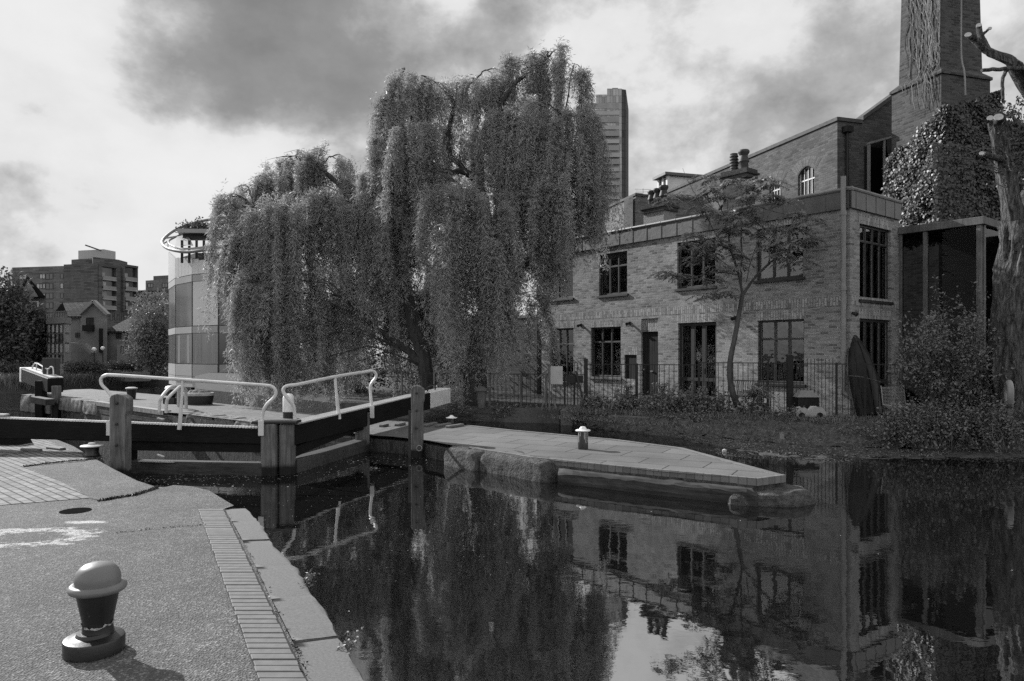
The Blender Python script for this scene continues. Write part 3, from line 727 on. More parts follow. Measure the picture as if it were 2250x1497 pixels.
# ================================================================ LOCK GATES AND LOCK FURNITURE
def handrail(root, pts, mid, rad=0.027, name='handrail'):
    mb = MB(); mb.tube(smoothpath(pts, 5), rad, 8); o = mb.build(name, M_WHITE, root, True)
    MB().tube(mid, [rad*.85, rad*.85, rad*1.35], 8).build('rail_post', M_WHITE, o, True)
    for p in (pts[0], pts[-1]):
        MB().box(p + Vector((0, -.03, -.02)), (0.085, 0.03, 0.24)).build('rail_foot', M_WHITE, o, False, .006)
    return o
def beam_mesh(p, q, w0, w1, h0, h1, zt0, zt1, n=18):
    """tapering squared beam, top at zt0..zt1"""
    p, q = Vector(p), Vector(q); t = (q-p).normalized(); s = Vector((-t.y, t.x, 0)); vs = []
    for k in range(n+1):
        f = k/n; c = p.lerp(q, f); wd = w0 + (w1-w0)*f; h = h0 + (h1-h0)*f; zt = zt0 + (zt1-zt0)*f; j = lambda: rng.uniform(-.003, .003)
        vs += [(c.x - s.x*wd/2, c.y - s.y*wd/2 + j(), zt-h+j()), (c.x + s.x*wd/2, c.y + s.y*wd/2, zt-h+j()), (c.x + s.x*wd/2, c.y + s.y*wd/2 + j(), zt+j()), (c.x - s.x*wd/2, c.y - s.y*wd/2, zt+j())]
    fs = [(4*k+i, 4*k+(i+1) % 4, 4*k+4+(i+1) % 4, 4*k+4+i) for k in range(n) for i in range(4)] + [(3, 2, 1, 0), (4*n, 4*n+1, 4*n+2, 4*n+3)]
    return MB().add(vs, [f[::-1] for f in fs])
def uaxis(a, b): return (b-a).normalized()
# left leaf
gA = thing('lock_gate', 'left lock gate with a long black beam running off the left edge', 'lock gate', V2(heelA) + (WZ,))
dA = uaxis(mitA, heelA); endA = heelA + dA*5.6
beam_mesh(mitA + dA*.05, endA, .24, .36, .25, .40, .43, .63).build('balance_beam', M_BLACK, gA, False, .012)
# ribbed white edging on top of the beam
mb = MB()
for k in range(150):
    f = k/150; 
    if f > 0.62: break
    c = (mitA + dA*.12).lerp(endA, f); zt = .43 + .20*f
    mb.box((c.x, c.y - .10 - .04*f, zt + .012), (0.04, 0.06, 0.03), math.atan2(dA.y, dA.x) + .35)
mb.build('tread_edging', M_WHITE2, gA)
MB().obox(heelA + dA*2.0 + Vector((0, -.19, .59)), dA*3.6, Vector((0, .12, 0)), Vector((0, 0, .025))).build('beam_capping', M_WHITE3, gA)
MB().prism([V2(mitA + Vector((-.14, -.13, 0))), V2(mitA + Vector((.10, -.16, 0))), V2(mitA + Vector((.10, .12, 0))), V2(mitA + Vector((-.14, .14, 0)))], -2.6, 0.50).build('mitre_post', M_POST, gA, False, .015)
MB().box(heelA + Vector((.02, .0, -1.0)), (.26, .26, 3.0)).build('heel_post', M_BLACKV, gA, False, .015)
MB().bar(mitA + dA*.1 + Vector((0, 0, .13)), heelA + Vector((0, 0, .13)), .16, .17).build('middle_rail', M_BLACK, gA)
MB().bar(mitA + dA*.1 + Vector((0, -.03, -.25)), heelA + Vector((0, -.03, -.25)), .24, .26).build('bottom_rail', M_LOG, gA, False, .01)
MB().bar(mitA + dA*.1 + Vector((0, 0, -1.6)), heelA + Vector((0, 0, -1.6)), .16, 2.5).build('planking', M_BLACK, gA)
MB().bar(heelA - dA*.35 + Vector((0, -.16, -.11)), heelA - dA*.95 + Vector((0, -.16, -.115)), .06, .018).build('sunlit_edge', M_WHITE3, gA)  # sunlit top edge of the bottom rail, put in as a white strip
mb = MB()
for k in range(5): mb.bar(mitA + dA*1.3 + Vector((-.1, .2, .1-.17*k)), mitA + dA*1.3 + Vector((.13, .2, .1-.17*k)), .03, .03)
YA = lambda px: (lambda k: (lambda t: mitA.y + dA.y*t)((k*mitA.y - mitA.x)/(dA.x - k*dA.y)))((px-CX)/F) - .16
railA = [P(242, 938, YA(242)), P(246, 905, YA(242)), P(247, 878, YA(242)), P(238, 861, YA(240)), P(224, 846, YA(240)), P(222, 833, YA(240)), P(231, 825.5, YA(240)), P(250, 824.5, YA(250)), P(320, 829, YA(320)), P(400, 834.5, YA(400)), P(500, 841.5, YA(500)), P(580, 847, YA(580)), P(598, 850, YA(590)), P(606, 860, YA(590)), P(603, 873, YA(590)), P(588, 888, YA(585)), P(580, 900, YA(580)), P(577, 915, YA(577)), P(575, 938, YA(575))]
handrail(gA, railA, [P(402, 833, YA(400)), P(400, 870, YA(400)), P(394, 944, YA(395))])
# right leaf
gB = thing('lock_gate', 'right lock gate whose black beam ends in a white painted block', 'lock gate', V2(heelB) + (WZ,))
dB = uaxis(mitB, heelB); lB = (heelB - mitB).length; whB = mitB + dB*(lB + 3.55); endB = mitB + dB*(lB + 5.15)
beam_mesh(mitB + dB*.02, whB, .24, .36, .33, .40, .47, .645).build('balance_beam', M_BLACK, gB, False, .012)
beam_mesh(whB + dB*.002, endB, .36, .37, .40, .40, .655, .69).build('beam_end', M_WHITE2, gB, False, .012)
mb = MB()
sB = Vector((-dB.y, dB.x, 0))
mb.tube(smoothpath([endB - dB*1.3 + Vector((0, 0, .66)), endB - dB*1.3 + Vector((0, 0, .78)), endB - dB*.75 + Vector((0, 0, .80)), endB - dB*.75 + Vector((0, 0, .66))], 4), .018, 6)
mb.build('grab_handle', M_IRON, gB, True)
mb = MB()
for k in range(110):
    c = (mitB + dB*.1).lerp(whB, k/110); zt = .47 + .175*k/110
    mb.box((c.x, c.y, zt + .010), (0.30, 0.04, 0.022), math.atan2(dB.y, dB.x) + math.pi/2)
mb.build('tread_boards', M_WHITE3, gB)
MB().prism([V2(mitB + Vector((-.08, -.16, 0))), V2(mitB + Vector((.13, -.10, 0))), V2(mitB + Vector((.10, .16, 0))), V2(mitB + Vector((-.08, .14, 0)))], -2.6, 0.49).build('mitre_post', M_POST, gB, False, .015)
MB().box(heelB + Vector((.0, .0, -1.0)), (.28, .28, 2.9), .2).build('heel_post', M_POST, gB, False, .015)
MB().bar(mitB + dB*.1 + Vector((0, 0, -.22)), heelB + Vector((0, 0, -.20)), .26, .24).build('bottom_rail', M_LOG, gB, False, .01)
MB().bar(mitB + dB*.1 + Vector((0, 0, -1.6)), heelB + Vector((0, 0, -1.6)), .16, 2.5).build('planking', M_BLACK, gB)
mb = MB(); pts = [mitB + dB*.1 + Vector((0, 0, .02)), mitB + dB*1.0 + Vector((0, 0, .10)), mitB + dB*2.0 + Vector((0, 0, .17)), heelB + Vector((0, 0, .20))]
for a, b in zip(pts[:-1], pts[1:]): mb.bar(a, b, .16, .16)
mb.build('curved_brace', M_BLACK, gB)
def YB(px): 
    k = (px-CX)/F; t = (k*mitB.y - mitB.x)/(dB.x - k*dB.y); return mitB.y + dB.y*t - .05
sh = Vector((0, 0, 0))
# the rail stands on the near side of the beam
offB = Vector((.17, -.04, 0))
def PB(px, py, ref): return P(px, py, YB(ref) - .10)
railB = [PB(650, 950, 660), PB(648, 920, 660), PB(645, 893, 658), PB(633, 877, 655), PB(623, 862, 655), PB(624, 853, 655), PB(633, 848, 655), PB(660, 844, 665), PB(736, 828, 736), PB(800, 817.5, 790), PB(818, 815, 800), PB(826, 822, 802), PB(825, 831, 802), PB(815, 846, 800), PB(814, 862, 800), PB(818, 903, 800)]
handrail(gB, railB, [PB(736, 826, 736), PB(739, 860, 736), PB(745, 921, 738)], 0.029)
MB().prism([V2(mitA + Vector((-.28, -.17, 0))), V2(mitB + Vector((.20, -.18, 0))), V2(mitB + Vector((.2, .12, 0))), V2(mitA + Vector((-.28, .12, 0)))], 0.503, 0.545).build('cap_plate', M_IRON, gA, False, .01)
# two stout timber posts standing against the lock walls
def guard(loc, zb, zt, wd, label):
    r = thing('timber_post', label, 'post', loc, 'timber posts in front of the gates')
    x, y = loc[0], loc[1]; mb = MB()
    prof = [(-wd/2, zb), (wd/2, zb), (wd/2, zt-.32), (wd*.62, zt-.24), (wd*.62, zt-.05), (wd*.3, zt), (-wd*.05, zt+.02), (-wd*.4, zt), (-wd/2, zt-.05)]
    n = len(prof); vs = [(x+a, y-wd*.45, z) for a, z in prof] + [(x+a*1.0, y+wd*.45, z) for a, z in prof]
    mb.add(vs, [tuple(range(n)), tuple(range(n, 2*n))[::-1]] + [(i, n+i, n+(i+1) % n, (i+1) % n) for i in range(n)])
    mb.build('shaft', M_POST, r, False, .012)
    for k in range(3): MB().lathe([(.022, 0), (.022, .02), (.012, .03)], (0, 0, 0), 8).build('bolt', M_IRON, r).matrix_basis = Matrix.Translation((x, y-wd*.45-.001, zt-.12-.32*k)) @ Matrix.Rotation(R(90), 4, 'X')
    return r
guard(V2(P(265, 1000, 11.1)) + (-1.5,), -1.5, .97, .235, 'stout weathered timber post at the towpath edge, left of the gates')
gp = guard(V2(P(917, 1000, 13.35)) + (-1.5,), -1.5, 1.0, .21, 'narrow weathered timber post on the island side, before the white beam end')
mb = MB(); p = P(917, 960, 13.35)
mb.bar((p.x-.14, p.y, -.40), (p.x-.14, p.y, .55), .05, .05, (0, 1, 0)); mb.build('paddle_rod', M_IRON, gp)
MB().tube([(p.x+.05+.05*math.cos(t/8*6.28), p.y-.12, -.13+.05*math.sin(t/8*6.28)) for t in range(9)], .012, 6).build('iron_ring', M_PIPE, gp, True)
# mooring bollards
def bollard(loc, prof, cap, label, group, mat=M_IRON, capmat=M_WHITE3, name='mooring_bollard', seg=28, capbits=None):
    r = thing(name, label, 'bollard', loc, group)
    MB().lathe(prof, loc, seg).build('column', mat, r, True)
    MB().lathe(cap, loc, seg).build('cap', capmat, r, True)
    return r
L0 = Vector((-2.235, 3.89, 0))
r = bollard(L0, [(.080, .10), (.074, .135), (.076, .17), (.088, .23), (.106, .325), (.106, .338)],
        [(.102, .322), (.126, .321), (.135, .326), (.141, .335), (.142, .345), (.138, .356), (.130, .364), (.120, .367), (.1125, .3665), (.112, .372), (.113, .388), (.110, .408), (.102, .430), (.088, .449), (.068, .464), (.04, .473), (.0, .476)], 'large bollard with grey domed cap in the foreground', None, seg=40, capmat=M_CAP)
MB().lathe([(.147, -.02), (.149, .070), (.145, .080), (.128, .085), (.108, .086), (.09, .092), (.082, .108), (.0, .112)], L0 + Vector((-.012, -.012, 0)), 40).build('base', M_IRON, r, True)
M_CHIP = whitepaint('chipped white band', .5, .50)
mb = MB(); vs = []
for k in range(41):
    an = 2*math.pi*k/40; wv = .006*math.sin(an*2+1) + .003*math.sin(an*7)
    rr_ = .0765; vs += [(L0.x + (rr_+.001)*math.cos(an), L0.y + (rr_+.001)*math.sin(an), .142 + wv), (L0.x + (rr_+.0035)*math.cos(an), L0.y + (rr_+.0035)*math.sin(an), .152 + wv + .005*math.sin(an*9) + .004*math.sin(an*17))]
mb.add(vs, [(2*k, 2*k+2, 2*k+3, 2*k+1) for k in range(40)]); mb.build('paint_band', M_CHIP, r, True)
li = G(1281, 987)
rB = bollard(li, [(.086, -.01), (.086, .30), (.08, .31)], [(.10, .295), (.125, .305), (.128, .318), (.11, .328), (.062, .335), (.058, .352), (.040, .375), (.0, .382)], 'slim black bollard with white hat on the island point', None, capmat=M_WHITE2)
M_DRIP = whitepaint('paint drips', .5, .47)
mb = MB()
for k in range(5):
    an = (-2.6, -2.2, -1.4, -1.1, -.5)[k]; h = rng.uniform(.04, .22); c = li + Vector((.0865*math.cos(an), .0865*math.sin(an), .30-h/2)); mb.box(c, (.004, .008, h), an)
mb.build('paint_drips', whitepaint('drip paint', .55, .9), rB)
lb = G(992, 931)
bollard(lb, [(.08, 0), (.07, .12)], [(.08, .115), (.13, .125), (.135, .14), (.08, .15), (.05, .17), (.03, .19), (0, .195)], 'tiny bollard with a white brimmed cap at the back kerb of the island', None, capmat=M_WHITE2)
lb = G(200, 1004) + Vector((-.02, 0.06, 0))
r = bollard(lb, [(.15, 0), (.11, .02), (.095, .06), (.10, .13), (.12, .15)], [(.13, .145), (.165, .155), (.165, .168), (.13, .18), (.06, .185), (.05, .21), (.0, .217)], 'squat black capstan bollard with a flat pale cap beside the left gate post', None)
lb = G(289, 877)
bollard(lb, [(.13, 0), (.16, .30), (.185, .36)], [(.19, .36), (.20, .375), (.19, .40), (.10, .425), (.0, .43)], 'tapered black bollard with pale cap on the far island paving', None)
lb = G(377, 887)
r = bollard(lb, [(.10, .20), (.12, .25), (.19, .42), (.19, .46)], [(.20, .46), (.21, .48), (.18, .54), (.10, .58), (0, .59)], 'black capstan bollard on a square base behind the white ladder hoops', None)
MB().box(lb + Vector((0, 0, .1)), (.40, .40, .20)).build('base', M_IRON, r, False, .02)
lb = G(634, 919)
bollard(lb, [(.135, 0), (.135, .16)], [(.14, .16), (.14, .50), (.125, .56), (.08, .60), (.0, .615)], 'white round topped post with black foot behind the gate meeting point', None, capmat=M_WHITE2)
# planters: black tubs with white rims and rubble
for px, rx, lab in ((410, .40, 'shorter black tub with white rim, left of the longer tub'), (436, .48, 'longer oval black tub with white rim and pale rubble on the island')):
    l = G(px, 889) + Vector((0, .35 if px == 410 else 0, 0)); r = thing('planter', lab, 'planter', l, 'black tubs on the island')
    MB().lathe([(rx*.9, 0), (rx, .27), (rx, .28)], l, 24, 1, .6).build('tub', M_IRON, r, True)
    MB().lathe([(rx*1.01, .278), (rx*1.03, .285), (rx*1.03, .37), (rx*.96, .38), (rx*.9, .33), (0, .31)], l, 24, 1, .6).build('rim', M_WHITE3, r, True)
    for k in range(7):
        q = l + Vector((rng.uniform(-.3, .3), rng.uniform(-.12, .12), .36)); boul = MB().lathe([(0, -.09), (.09, -.05), (.11, .02), (.06, .08), (0, .09)], q, 7, rng.uniform(.7, 1.3), 1); boul.build('rubble', M_STONE, r, True)
# escape ladder with two white hoops
r = thing('ladder', 'lock ladder with two white tubular hoops at the island edge', 'ladder', G(353, 905))
for pts in ([(350, 905), (351, 884), (355, 873), (367, 858), (378, 850), (387, 850), (392, 858), (392, 893)], [(365, 908), (366, 885), (371, 873), (384, 860), (394, 851), (402, 851), (408, 860), (409, 898)]):
    Yb = G(pts[0][0], pts[0][1]).y; Ye = G(pts[-1][0], pts[-1][1] + 3).y
    MB().tube(smoothpath([P(x, y, Yb + (Ye-Yb)*(0 if i < 3 else (i-2)/(len(pts)-3) if i < len(pts)-1 else 1)) for i, (x, y) in enumerate(pts)], 4), .045, 8).build('hoop', M_WHITE, r, True)
a, b = G(350, 906), G(365, 909)
for k in range(10): MB().bar(a + Vector((0, -.1, -.15-.25*k)), b + Vector((0, -.1, -.15-.25*k)), .04, .03).build('rung', M_PIPE, r)
# far gate seen end-on with its raised white beam
g = thing('lock_gate', 'distant lock gate with a white tipped beam and short handrail', 'lock gate', G(124, 885))
pA, pB = P(60, 823, 30), P(122, 847, 26.3)
MB().bar(pA, pA.lerp(pB, .05), .55, .60).build('beam_end', M_WHITE2, g, False, .02)
MB().bar(pA.lerp(pB, .052), pB, .50, .52).build('balance_beam', M_BLACKV, g, False, .02)
MB().obox(pA + Vector((-.2, 0, .27)), (pB-pA), Vector((.42, .1, 0)), Vector((0, 0, .03))).build('beam_top', M_WHITE3, g)
for i, (x, y0, y1, Y) in enumerate(((70, 829, 803, 29.5), (79, 833, 800, 28.8), (92, 842, 806, 27.9), (103, 852, 812, 27.2))):
    MB().tube([P(x, y0, Y), P(x+1.5, y1, Y)], .022, 6).build('rail_post', M_WHITE, g, True)
MB().tube(smoothpath([P(68, 822, 29.6), P(77, 798, 29), P(103, 811, 27.2), P(112, 806, 26.8), P(117, 812, 26.7), P(117, 840, 26.6)], 4), .026, 6).build('handrail', M_WHITE, g, True)
c = P(124, 870, 26.1); MB().box((c.x, c.y, -.6), (.24, .24, 2.1)).build('gate_post', M_POST, g, False, .02)
c = P(90, 868, 26.9); MB().box((c.x, c.y, -.6), (.3, .3, 2.4)).build('heel_post', M_BLACKV, g, False, .02)
MB().bar(P(76, 878, 26.2), P(110, 884, 25.6), .3, .22).build('walkway_board', M_LOG, g)
c = P(113, 817, 27.5); MB().box((c.x, c.y, 0.9), (.5, .3, 1.1)).build('paddle_box', M_IRON, g, False, .02)
# raised foot bricks
for i, (x0, y0, x1, y1, lab) in enumerate(((-30, 1000, 10, 1002, 'partly cut off by the left edge'), (0, 994, 46, 997, 'longest, near the left edge'), (50, 990, 88, 993, 'middle of the three in a row'), (107, 986, 139, 990, 'nearest the water'))):
    p, q = G(x0, y0), G(x1, y1); mb = MB(); mb.bar(p + Vector((0, 0, .02)), q + Vector((0, 0, .02)), .10, .045); tag(mb.build('foot_brick', M_PAVER, None, False, .012), 'raised dark foot brick on the pale ramp paving, ' + lab, 'foot brick', 'raised foot bricks on the towpath')
for i, (x0, y0, x1, y1, lab) in enumerate(((837, 939, 850, 936, 'leftmost'), (871, 937, 887, 933, 'second from the left'), (904, 936, 918, 934, 'just left of the timber post'), (933, 938, 957, 932.5, 'just right of the timber post'), (959, 939, 988, 934, 'second from the right'), (983, 941, 1016, 936, 'rightmost'))):
    p, q = G(x0, y0), G(x1, y1); mb = MB(); mb.bar(p + Vector((0, 0, .025)), q + Vector((0, 0, .025)), .11, .055); tag(mb.build('foot_brick', M_PAVER, None, False, .012), 'raised foot brick in the curved row on the island, ' + lab, 'foot brick', 'raised foot bricks on the island')
c = G(25, 976); r = MB(); 
for (s0, s1, z0, z1) in ((.26, .17, 0, .25),):
    r.add([(c.x+sx*s, c.y+sy*s*.7, z) for z, s in ((z0, s0), (z1, s1)) for sx, sy in ((-1, -1), (1, -1), (1, 1), (-1, 1))], [(0, 1, 5, 4), (1, 2, 6, 5), (2, 3, 7, 6), (3, 0, 4, 7), (4, 5, 6, 7)])
tag(r.build('beam_rest', M_BLACKV), 'dark tapered block resting under the left gate beam', 'beam rest')

stuff(clumpline([L0 + Vector((.148*math.cos(k*.4)-.012, .148*math.sin(k*.4)-.012, 0)) for k in range(17)], 160, 0.014, .02, plain('grit', .02, .10, 60, .95, 0), 'grit', (.006, .016)))
# ================================================================ THE HOUSE
CORN = Vector((8.28, 17.65, 0)); DL = Vector((-1251/F, 1, 0)).normalized(); DR = Vector((-DL.y*-1, -DL.x, 0)).normalized()
DR = Vector((DL.y, -DL.x, 0))                               # along the side wall, away from us
FW = Wall(CORN, DL, (-DL.y, DL.x, 0)); SW = Wall(CORN, DR, (-DL.x, -DL.y, 0))
house = thing('brick_house', 'two storey pale brick house with flat lead edged roof by the canal', 'house', V2(CORN) + (BZ,))
uE = FW.u(1190); sE = 2.62; zE = 5.17; zTop = 5.62; ZB = -0.1
def rect(wl_, x0, x1, yT, yB):
    u0, u1 = wl_.u(x0), wl_.u(x1); xm = (x0+x1)/2; _, zt = wl_.uz(xm, yT); _, zb = wl_.uz(xm, yB); return (min(u0, u1), max(u0, u1), zb, zt)
W_ = {'U1': (1206, 1259, 569, 657), 'U2': (1316, 1378, 556, 648), 'U3': (1488, 1572, 528, 632), 'U4': (1662, 1765, 497, 613),
      'G1': (1209, 1260, 722, 838), 'G2': (1298, 1364, 719, 829), 'G3': (1490, 1574, 709, 884), 'G4': (1665, 1767, 703, 843)}
FR = {k: rect(FW, *v) for k, v in W_.items()}
FR['door'] = rect(FW, 1409, 1446, 729, 886); FR['rec'] = rect(FW, 1409, 1446, 700, 729); FR['box'] = rect(FW, 1372, 1399, 780, 833)
SR = {'S1': rect(SW, 1889, 1957, 499, 661), 'S2': rect(SW, 1889, 1957, 702, 908)}
mb = MB()
mb.panel(FW, 0, uE, ZB, zE+.05, list(FR.values()), 0, .11)
mb.panel(SW, 0, sE, ZB, zE+.05, list(SR.values()), 0, .11)
EW = Wall(FW.pt(uE, 0), DR, (DL.x, DL.y, 0)); mb.panel(EW, 0, 6.5, ZB, zE+.05)
BW = Wall(SW.pt(sE, 0), DL, (DR.x, DR.y, 0)); mb.panel(BW, 0, uE, ZB, zE+.05)
mb.build('wall', M_HOUSE, house)
mb = MB()
ri, ru0, rz0, rz1 = FR['rec']; mb.panel(FW, ri, ru0, rz0, rz1, (), -.055, 0, True)
mb.build('recessed_panel', M_SOLD, house)
def lint(wl_, r, h=.24, e=.05): return (r[0]-e, r[1]+e, r[3]+.004, r[3]+.004+h)
mb = MB()
_, zb0 = FW.uz(1700, 700); _, zb1 = FW.uz(1700, 666)
for wl_, u1 in ((FW, uE), (SW, sE)):
    rs = FR if wl_ is FW else SR
    zc = FR['G4'][3] + .30
    mb.panel(wl_, 0, u1, zc, zc + .225, (), .004, 0, True)
    for k, q in rs.items():
        if k in ('door', 'rec'): continue
        a = lint(wl_, q)
        if a[3] > zc and a[2] < zc: a = (a[0], a[1], a[2], zc-.012)
        if k[0] in 'US' and k != 'S2': a = (a[0], a[1], a[2], min(a[3], zE - .005))
        if a[3]-a[2] > .04: mb.panel(wl_, a[0], a[1], a[2], a[3], (), .004, 0, True)
o = mb.build('soldier_course', M_SOLD, house)
for q in (FR['G1'],): pass
# lead fascia with upright rolls and a coping roll
mb = MB(); fas_h = zTop - zE
mb.obox(FW.pt(-.07, zE, 0), FW.d*(uE+.14), FW.n*.07, Vector((0, 0, fas_h)))
mb.obox(SW.pt(-.07, zE+.001, 0), SW.d*(sE+.07), SW.n*.069, Vector((0, 0, fas_h)))
fo = mb.build('lead_fascia', M_LEAD, house)
u = .0
while u < uE:
    MB().wbox(FW, u, u+.022, zE+.003, zTop-.004, .069, .080).build('lead_seam', M_LEAD, fo); u += .585
u = .15
while u < sE:
    MB().wbox(SW, u, u+.022, zE+.003, zTop-.004, .068, .079).build('lead_seam', M_LEAD, fo); u += .52
mb = MB(); mb.tube([FW.pt(-.1, zTop+.02, .06), FW.pt(uE+.05, zTop+.02, .06)], .05, 8); mb.tube([SW.pt(-.1, zTop+.02, .06), SW.pt(sE, zTop+.02, .06)], .05, 8)
u = .0
while u < uE: mb.tube([FW.pt(u+.02, zTop+.02, .06), FW.pt(u+.07, zTop+.02, .06)], .058, 8); u += .585
mb.build('coping_roll', plain('pale lead', .10, .18, 4, .5, .2, spec=.5), fo, True)
rp = [FW.pt(0, 0, 0), FW.pt(uE, 0, 0), EW.pt(6.5, 0), BW.pt(uE, 0), SW.pt(sE, 0)]
MB().prism([V2(p) for p in (FW.pt(.01, 0, -.01), FW.pt(uE-.01, 0, -.01), BW.pt(uE-.01, 0, -.01), BW.pt(.01, 0, -.01))], zE+.06, zTop - .05).build('roof', M_LEAD, house)
def window(wl_, r, parent, cols=3, trans=.30, depth=.07, sill=True, name='window', fw_=.055, mull=None, glass=None, blinds=(), frame=None, room=True, bottomrail=0.0):
    u0, u1, z0, z1 = r; mb = MB(); f0, f1 = -depth-.05, -depth; fm = frame or M_FRAME
    mb.wbox(wl_, u0+.002, u0+fw_, z0+.002, z1-.002, f0, f1); mb.wbox(wl_, u1-fw_, u1-.002, z0+.002, z1-.002, f0, f1)
    mb.wbox(wl_, u0+fw_, u1-fw_, z1-fw_, z1-.002, f0+.001, f1-.001); mb.wbox(wl_, u0+fw_, u1-fw_, z0+.002, z0+fw_+bottomrail, f0+.001, f1-.001)
    cw = (u1-u0-2*fw_)/cols; zt = z1 - (z1-z0)*trans if trans else None; mw = mull or .05
    for c in range(1, cols): mb.wbox(wl_, u0+fw_+cw*c-mw/2, u0+fw_+cw*c+mw/2, z0+fw_+bottomrail, z1-fw_, f0+.002, f1-.002)
    if trans:
        for c in range(cols): mb.wbox(wl_, u0+fw_+cw*c+(mw/2 if c else 0), u0+fw_+cw*(c+1)-(mw/2 if c < cols-1 else 0), zt-.025, zt+.025, f0+.003, f1-.003)
    wo_ = mb.build(name, fm, parent, False, .004)
    # thin pale inner beads that catch the light round each light
    mb = MB(); bd = .012
    for c in range(cols):
        a, b = u0+fw_+cw*c+(mw/2 if c else 0), u0+fw_+cw*(c+1)-(mw/2 if c < cols-1 else 0)
        for (p, q) in (((z0+fw_+bottomrail, zt-.025), (zt+.025, z1-fw_)) if trans else ((z0+fw_+bottomrail, z1-fw_),)):
            mb.wbox(wl_, b-bd, b, p+.003, q-.003, f0+.012, f0+.03); mb.wbox(wl_, a, b-bd, p+.001, p+bd, f0+.012, f0+.03)
    mb.build('glazing_bead', M_BEAD, wo_)
    MB().wbox(wl_, u0+fw_*.6, u1-fw_*.6, z0+fw_*.6, z1-fw_*.6, f0+.004, f0+.009).build('pane', glass or M_GLASS, wo_)
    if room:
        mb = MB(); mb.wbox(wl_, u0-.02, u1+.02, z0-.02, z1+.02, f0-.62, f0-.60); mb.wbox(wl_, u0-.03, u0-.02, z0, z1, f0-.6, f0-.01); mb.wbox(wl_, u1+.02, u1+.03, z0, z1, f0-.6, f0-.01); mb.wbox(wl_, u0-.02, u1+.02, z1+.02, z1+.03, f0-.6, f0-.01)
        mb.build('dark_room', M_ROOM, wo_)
    for (a, b, c_, d_, m_) in blinds:
        MB().wbox(wl_, u0+(u1-u0)*a, u0+(u1-u0)*b, z0+(z1-z0)*c_, z0+(z1-z0)*d_, f0-.07, f0-.05).build('blind', m_, wo_)
    if sill:
        MB().wbox(wl_, u0-.06, u1+.06, z0-.075, z0-.002, -.05, .06).build('sill', M_SILL if sill == 1 else M_FRAME, wo_, False, .006)
    return wo_
M_BEAD = plain('pale glazing bead', .10, .2, 9, .6, 0)
M_CURT = plain('inner shutter', .09, .16, 4, .8, .1)
M_WOODIN = timber('inner panel', .08, .18, 'Z', 3)
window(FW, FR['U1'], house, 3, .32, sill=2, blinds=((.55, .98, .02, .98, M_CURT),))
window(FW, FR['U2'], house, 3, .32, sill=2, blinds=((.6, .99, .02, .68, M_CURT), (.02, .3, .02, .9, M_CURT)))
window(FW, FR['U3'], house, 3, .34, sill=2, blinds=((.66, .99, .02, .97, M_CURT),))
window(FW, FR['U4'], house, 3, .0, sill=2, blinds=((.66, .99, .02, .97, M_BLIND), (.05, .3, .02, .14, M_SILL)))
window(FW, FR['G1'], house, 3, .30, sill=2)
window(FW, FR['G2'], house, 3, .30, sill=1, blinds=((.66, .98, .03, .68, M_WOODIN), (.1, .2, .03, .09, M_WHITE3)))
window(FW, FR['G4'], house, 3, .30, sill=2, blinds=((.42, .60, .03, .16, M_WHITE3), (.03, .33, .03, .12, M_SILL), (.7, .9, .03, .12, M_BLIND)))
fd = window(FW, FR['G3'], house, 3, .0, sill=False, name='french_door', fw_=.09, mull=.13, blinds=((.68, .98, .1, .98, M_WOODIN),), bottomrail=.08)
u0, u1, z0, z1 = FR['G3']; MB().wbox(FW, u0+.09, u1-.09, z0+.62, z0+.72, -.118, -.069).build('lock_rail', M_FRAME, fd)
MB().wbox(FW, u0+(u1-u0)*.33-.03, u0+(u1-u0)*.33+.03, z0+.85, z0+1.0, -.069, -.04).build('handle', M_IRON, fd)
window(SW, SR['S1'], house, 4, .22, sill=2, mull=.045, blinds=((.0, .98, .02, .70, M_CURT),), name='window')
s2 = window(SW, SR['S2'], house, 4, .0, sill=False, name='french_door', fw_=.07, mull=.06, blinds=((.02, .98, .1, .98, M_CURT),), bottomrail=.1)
u0, u1, z0, z1 = SR['S2']; MB().wbox(SW, u0+.07, u1-.07, z0+.75, z0+.85, -.119, -.068).build('lock_rail', M_FRAME, s2)
u0, u1, z0, z1 = FR['door']; mb = MB(); nb = 7
for k in range(nb): mb.wbox(FW, u0+.004+(u1-u0-.008)*k/nb, u0+(u1-u0-.008)*(k+.94)/nb, z0+.02, z1-.004, -.10, -.065)
mb.wbox(FW, u0, u1, z0, z1, -.108, -.09)
d_ = mb.build('door', M_DOOR, house); MB().wbox(FW, u0+.36*(u1-u0), u0+.5*(u1-u0), z0+.98, z0+1.02, -.065, -.03).build('letter_plate', M_SILL, d_)
MB().lathe([(0, -.03), (.03, -.01), (.03, .01), (0, .03)], FW.pt(u1-.08, z0+1.05, -.04), 10).build('handle', M_SILL, d_, True)
MB().wbox(FW, u0-.1, u1+.1, z0-.10, z0+.02, -.05, .16).build('doorstep', M_GRAN, house, False, .01)
u0, u1, z0, z1 = FR['box']; MB().wbox(FW, u0+.004, u1-.004, z0+.004, z1-.004, -.09, -.04).build('meter_cupboard', M_DOOR, house, False, .006)
for px, py in ((1277, 715), (1384, 711), (1616, 699)):
    u, z = FW.uz(px, py); mb = MB(); mb.wbox(FW, u-.03, u+.03, z-.06, z+.06, .0, .03); mb.tube([FW.pt(u, z+.02, .02), FW.pt(u, z-.03, .16)], [.03, .055], 8); mb.build('wall_lamp', M_IRON, house)
for px, py in ((1868, 691),): 
    u, z = SW.uz(1871, 690); mb = MB(); mb.tube([SW.pt(.06, z+.03, .02), SW.pt(.06, z-.03, .14)], [.03, .055], 8); mb.build('wall_lamp', M_IRON, house)
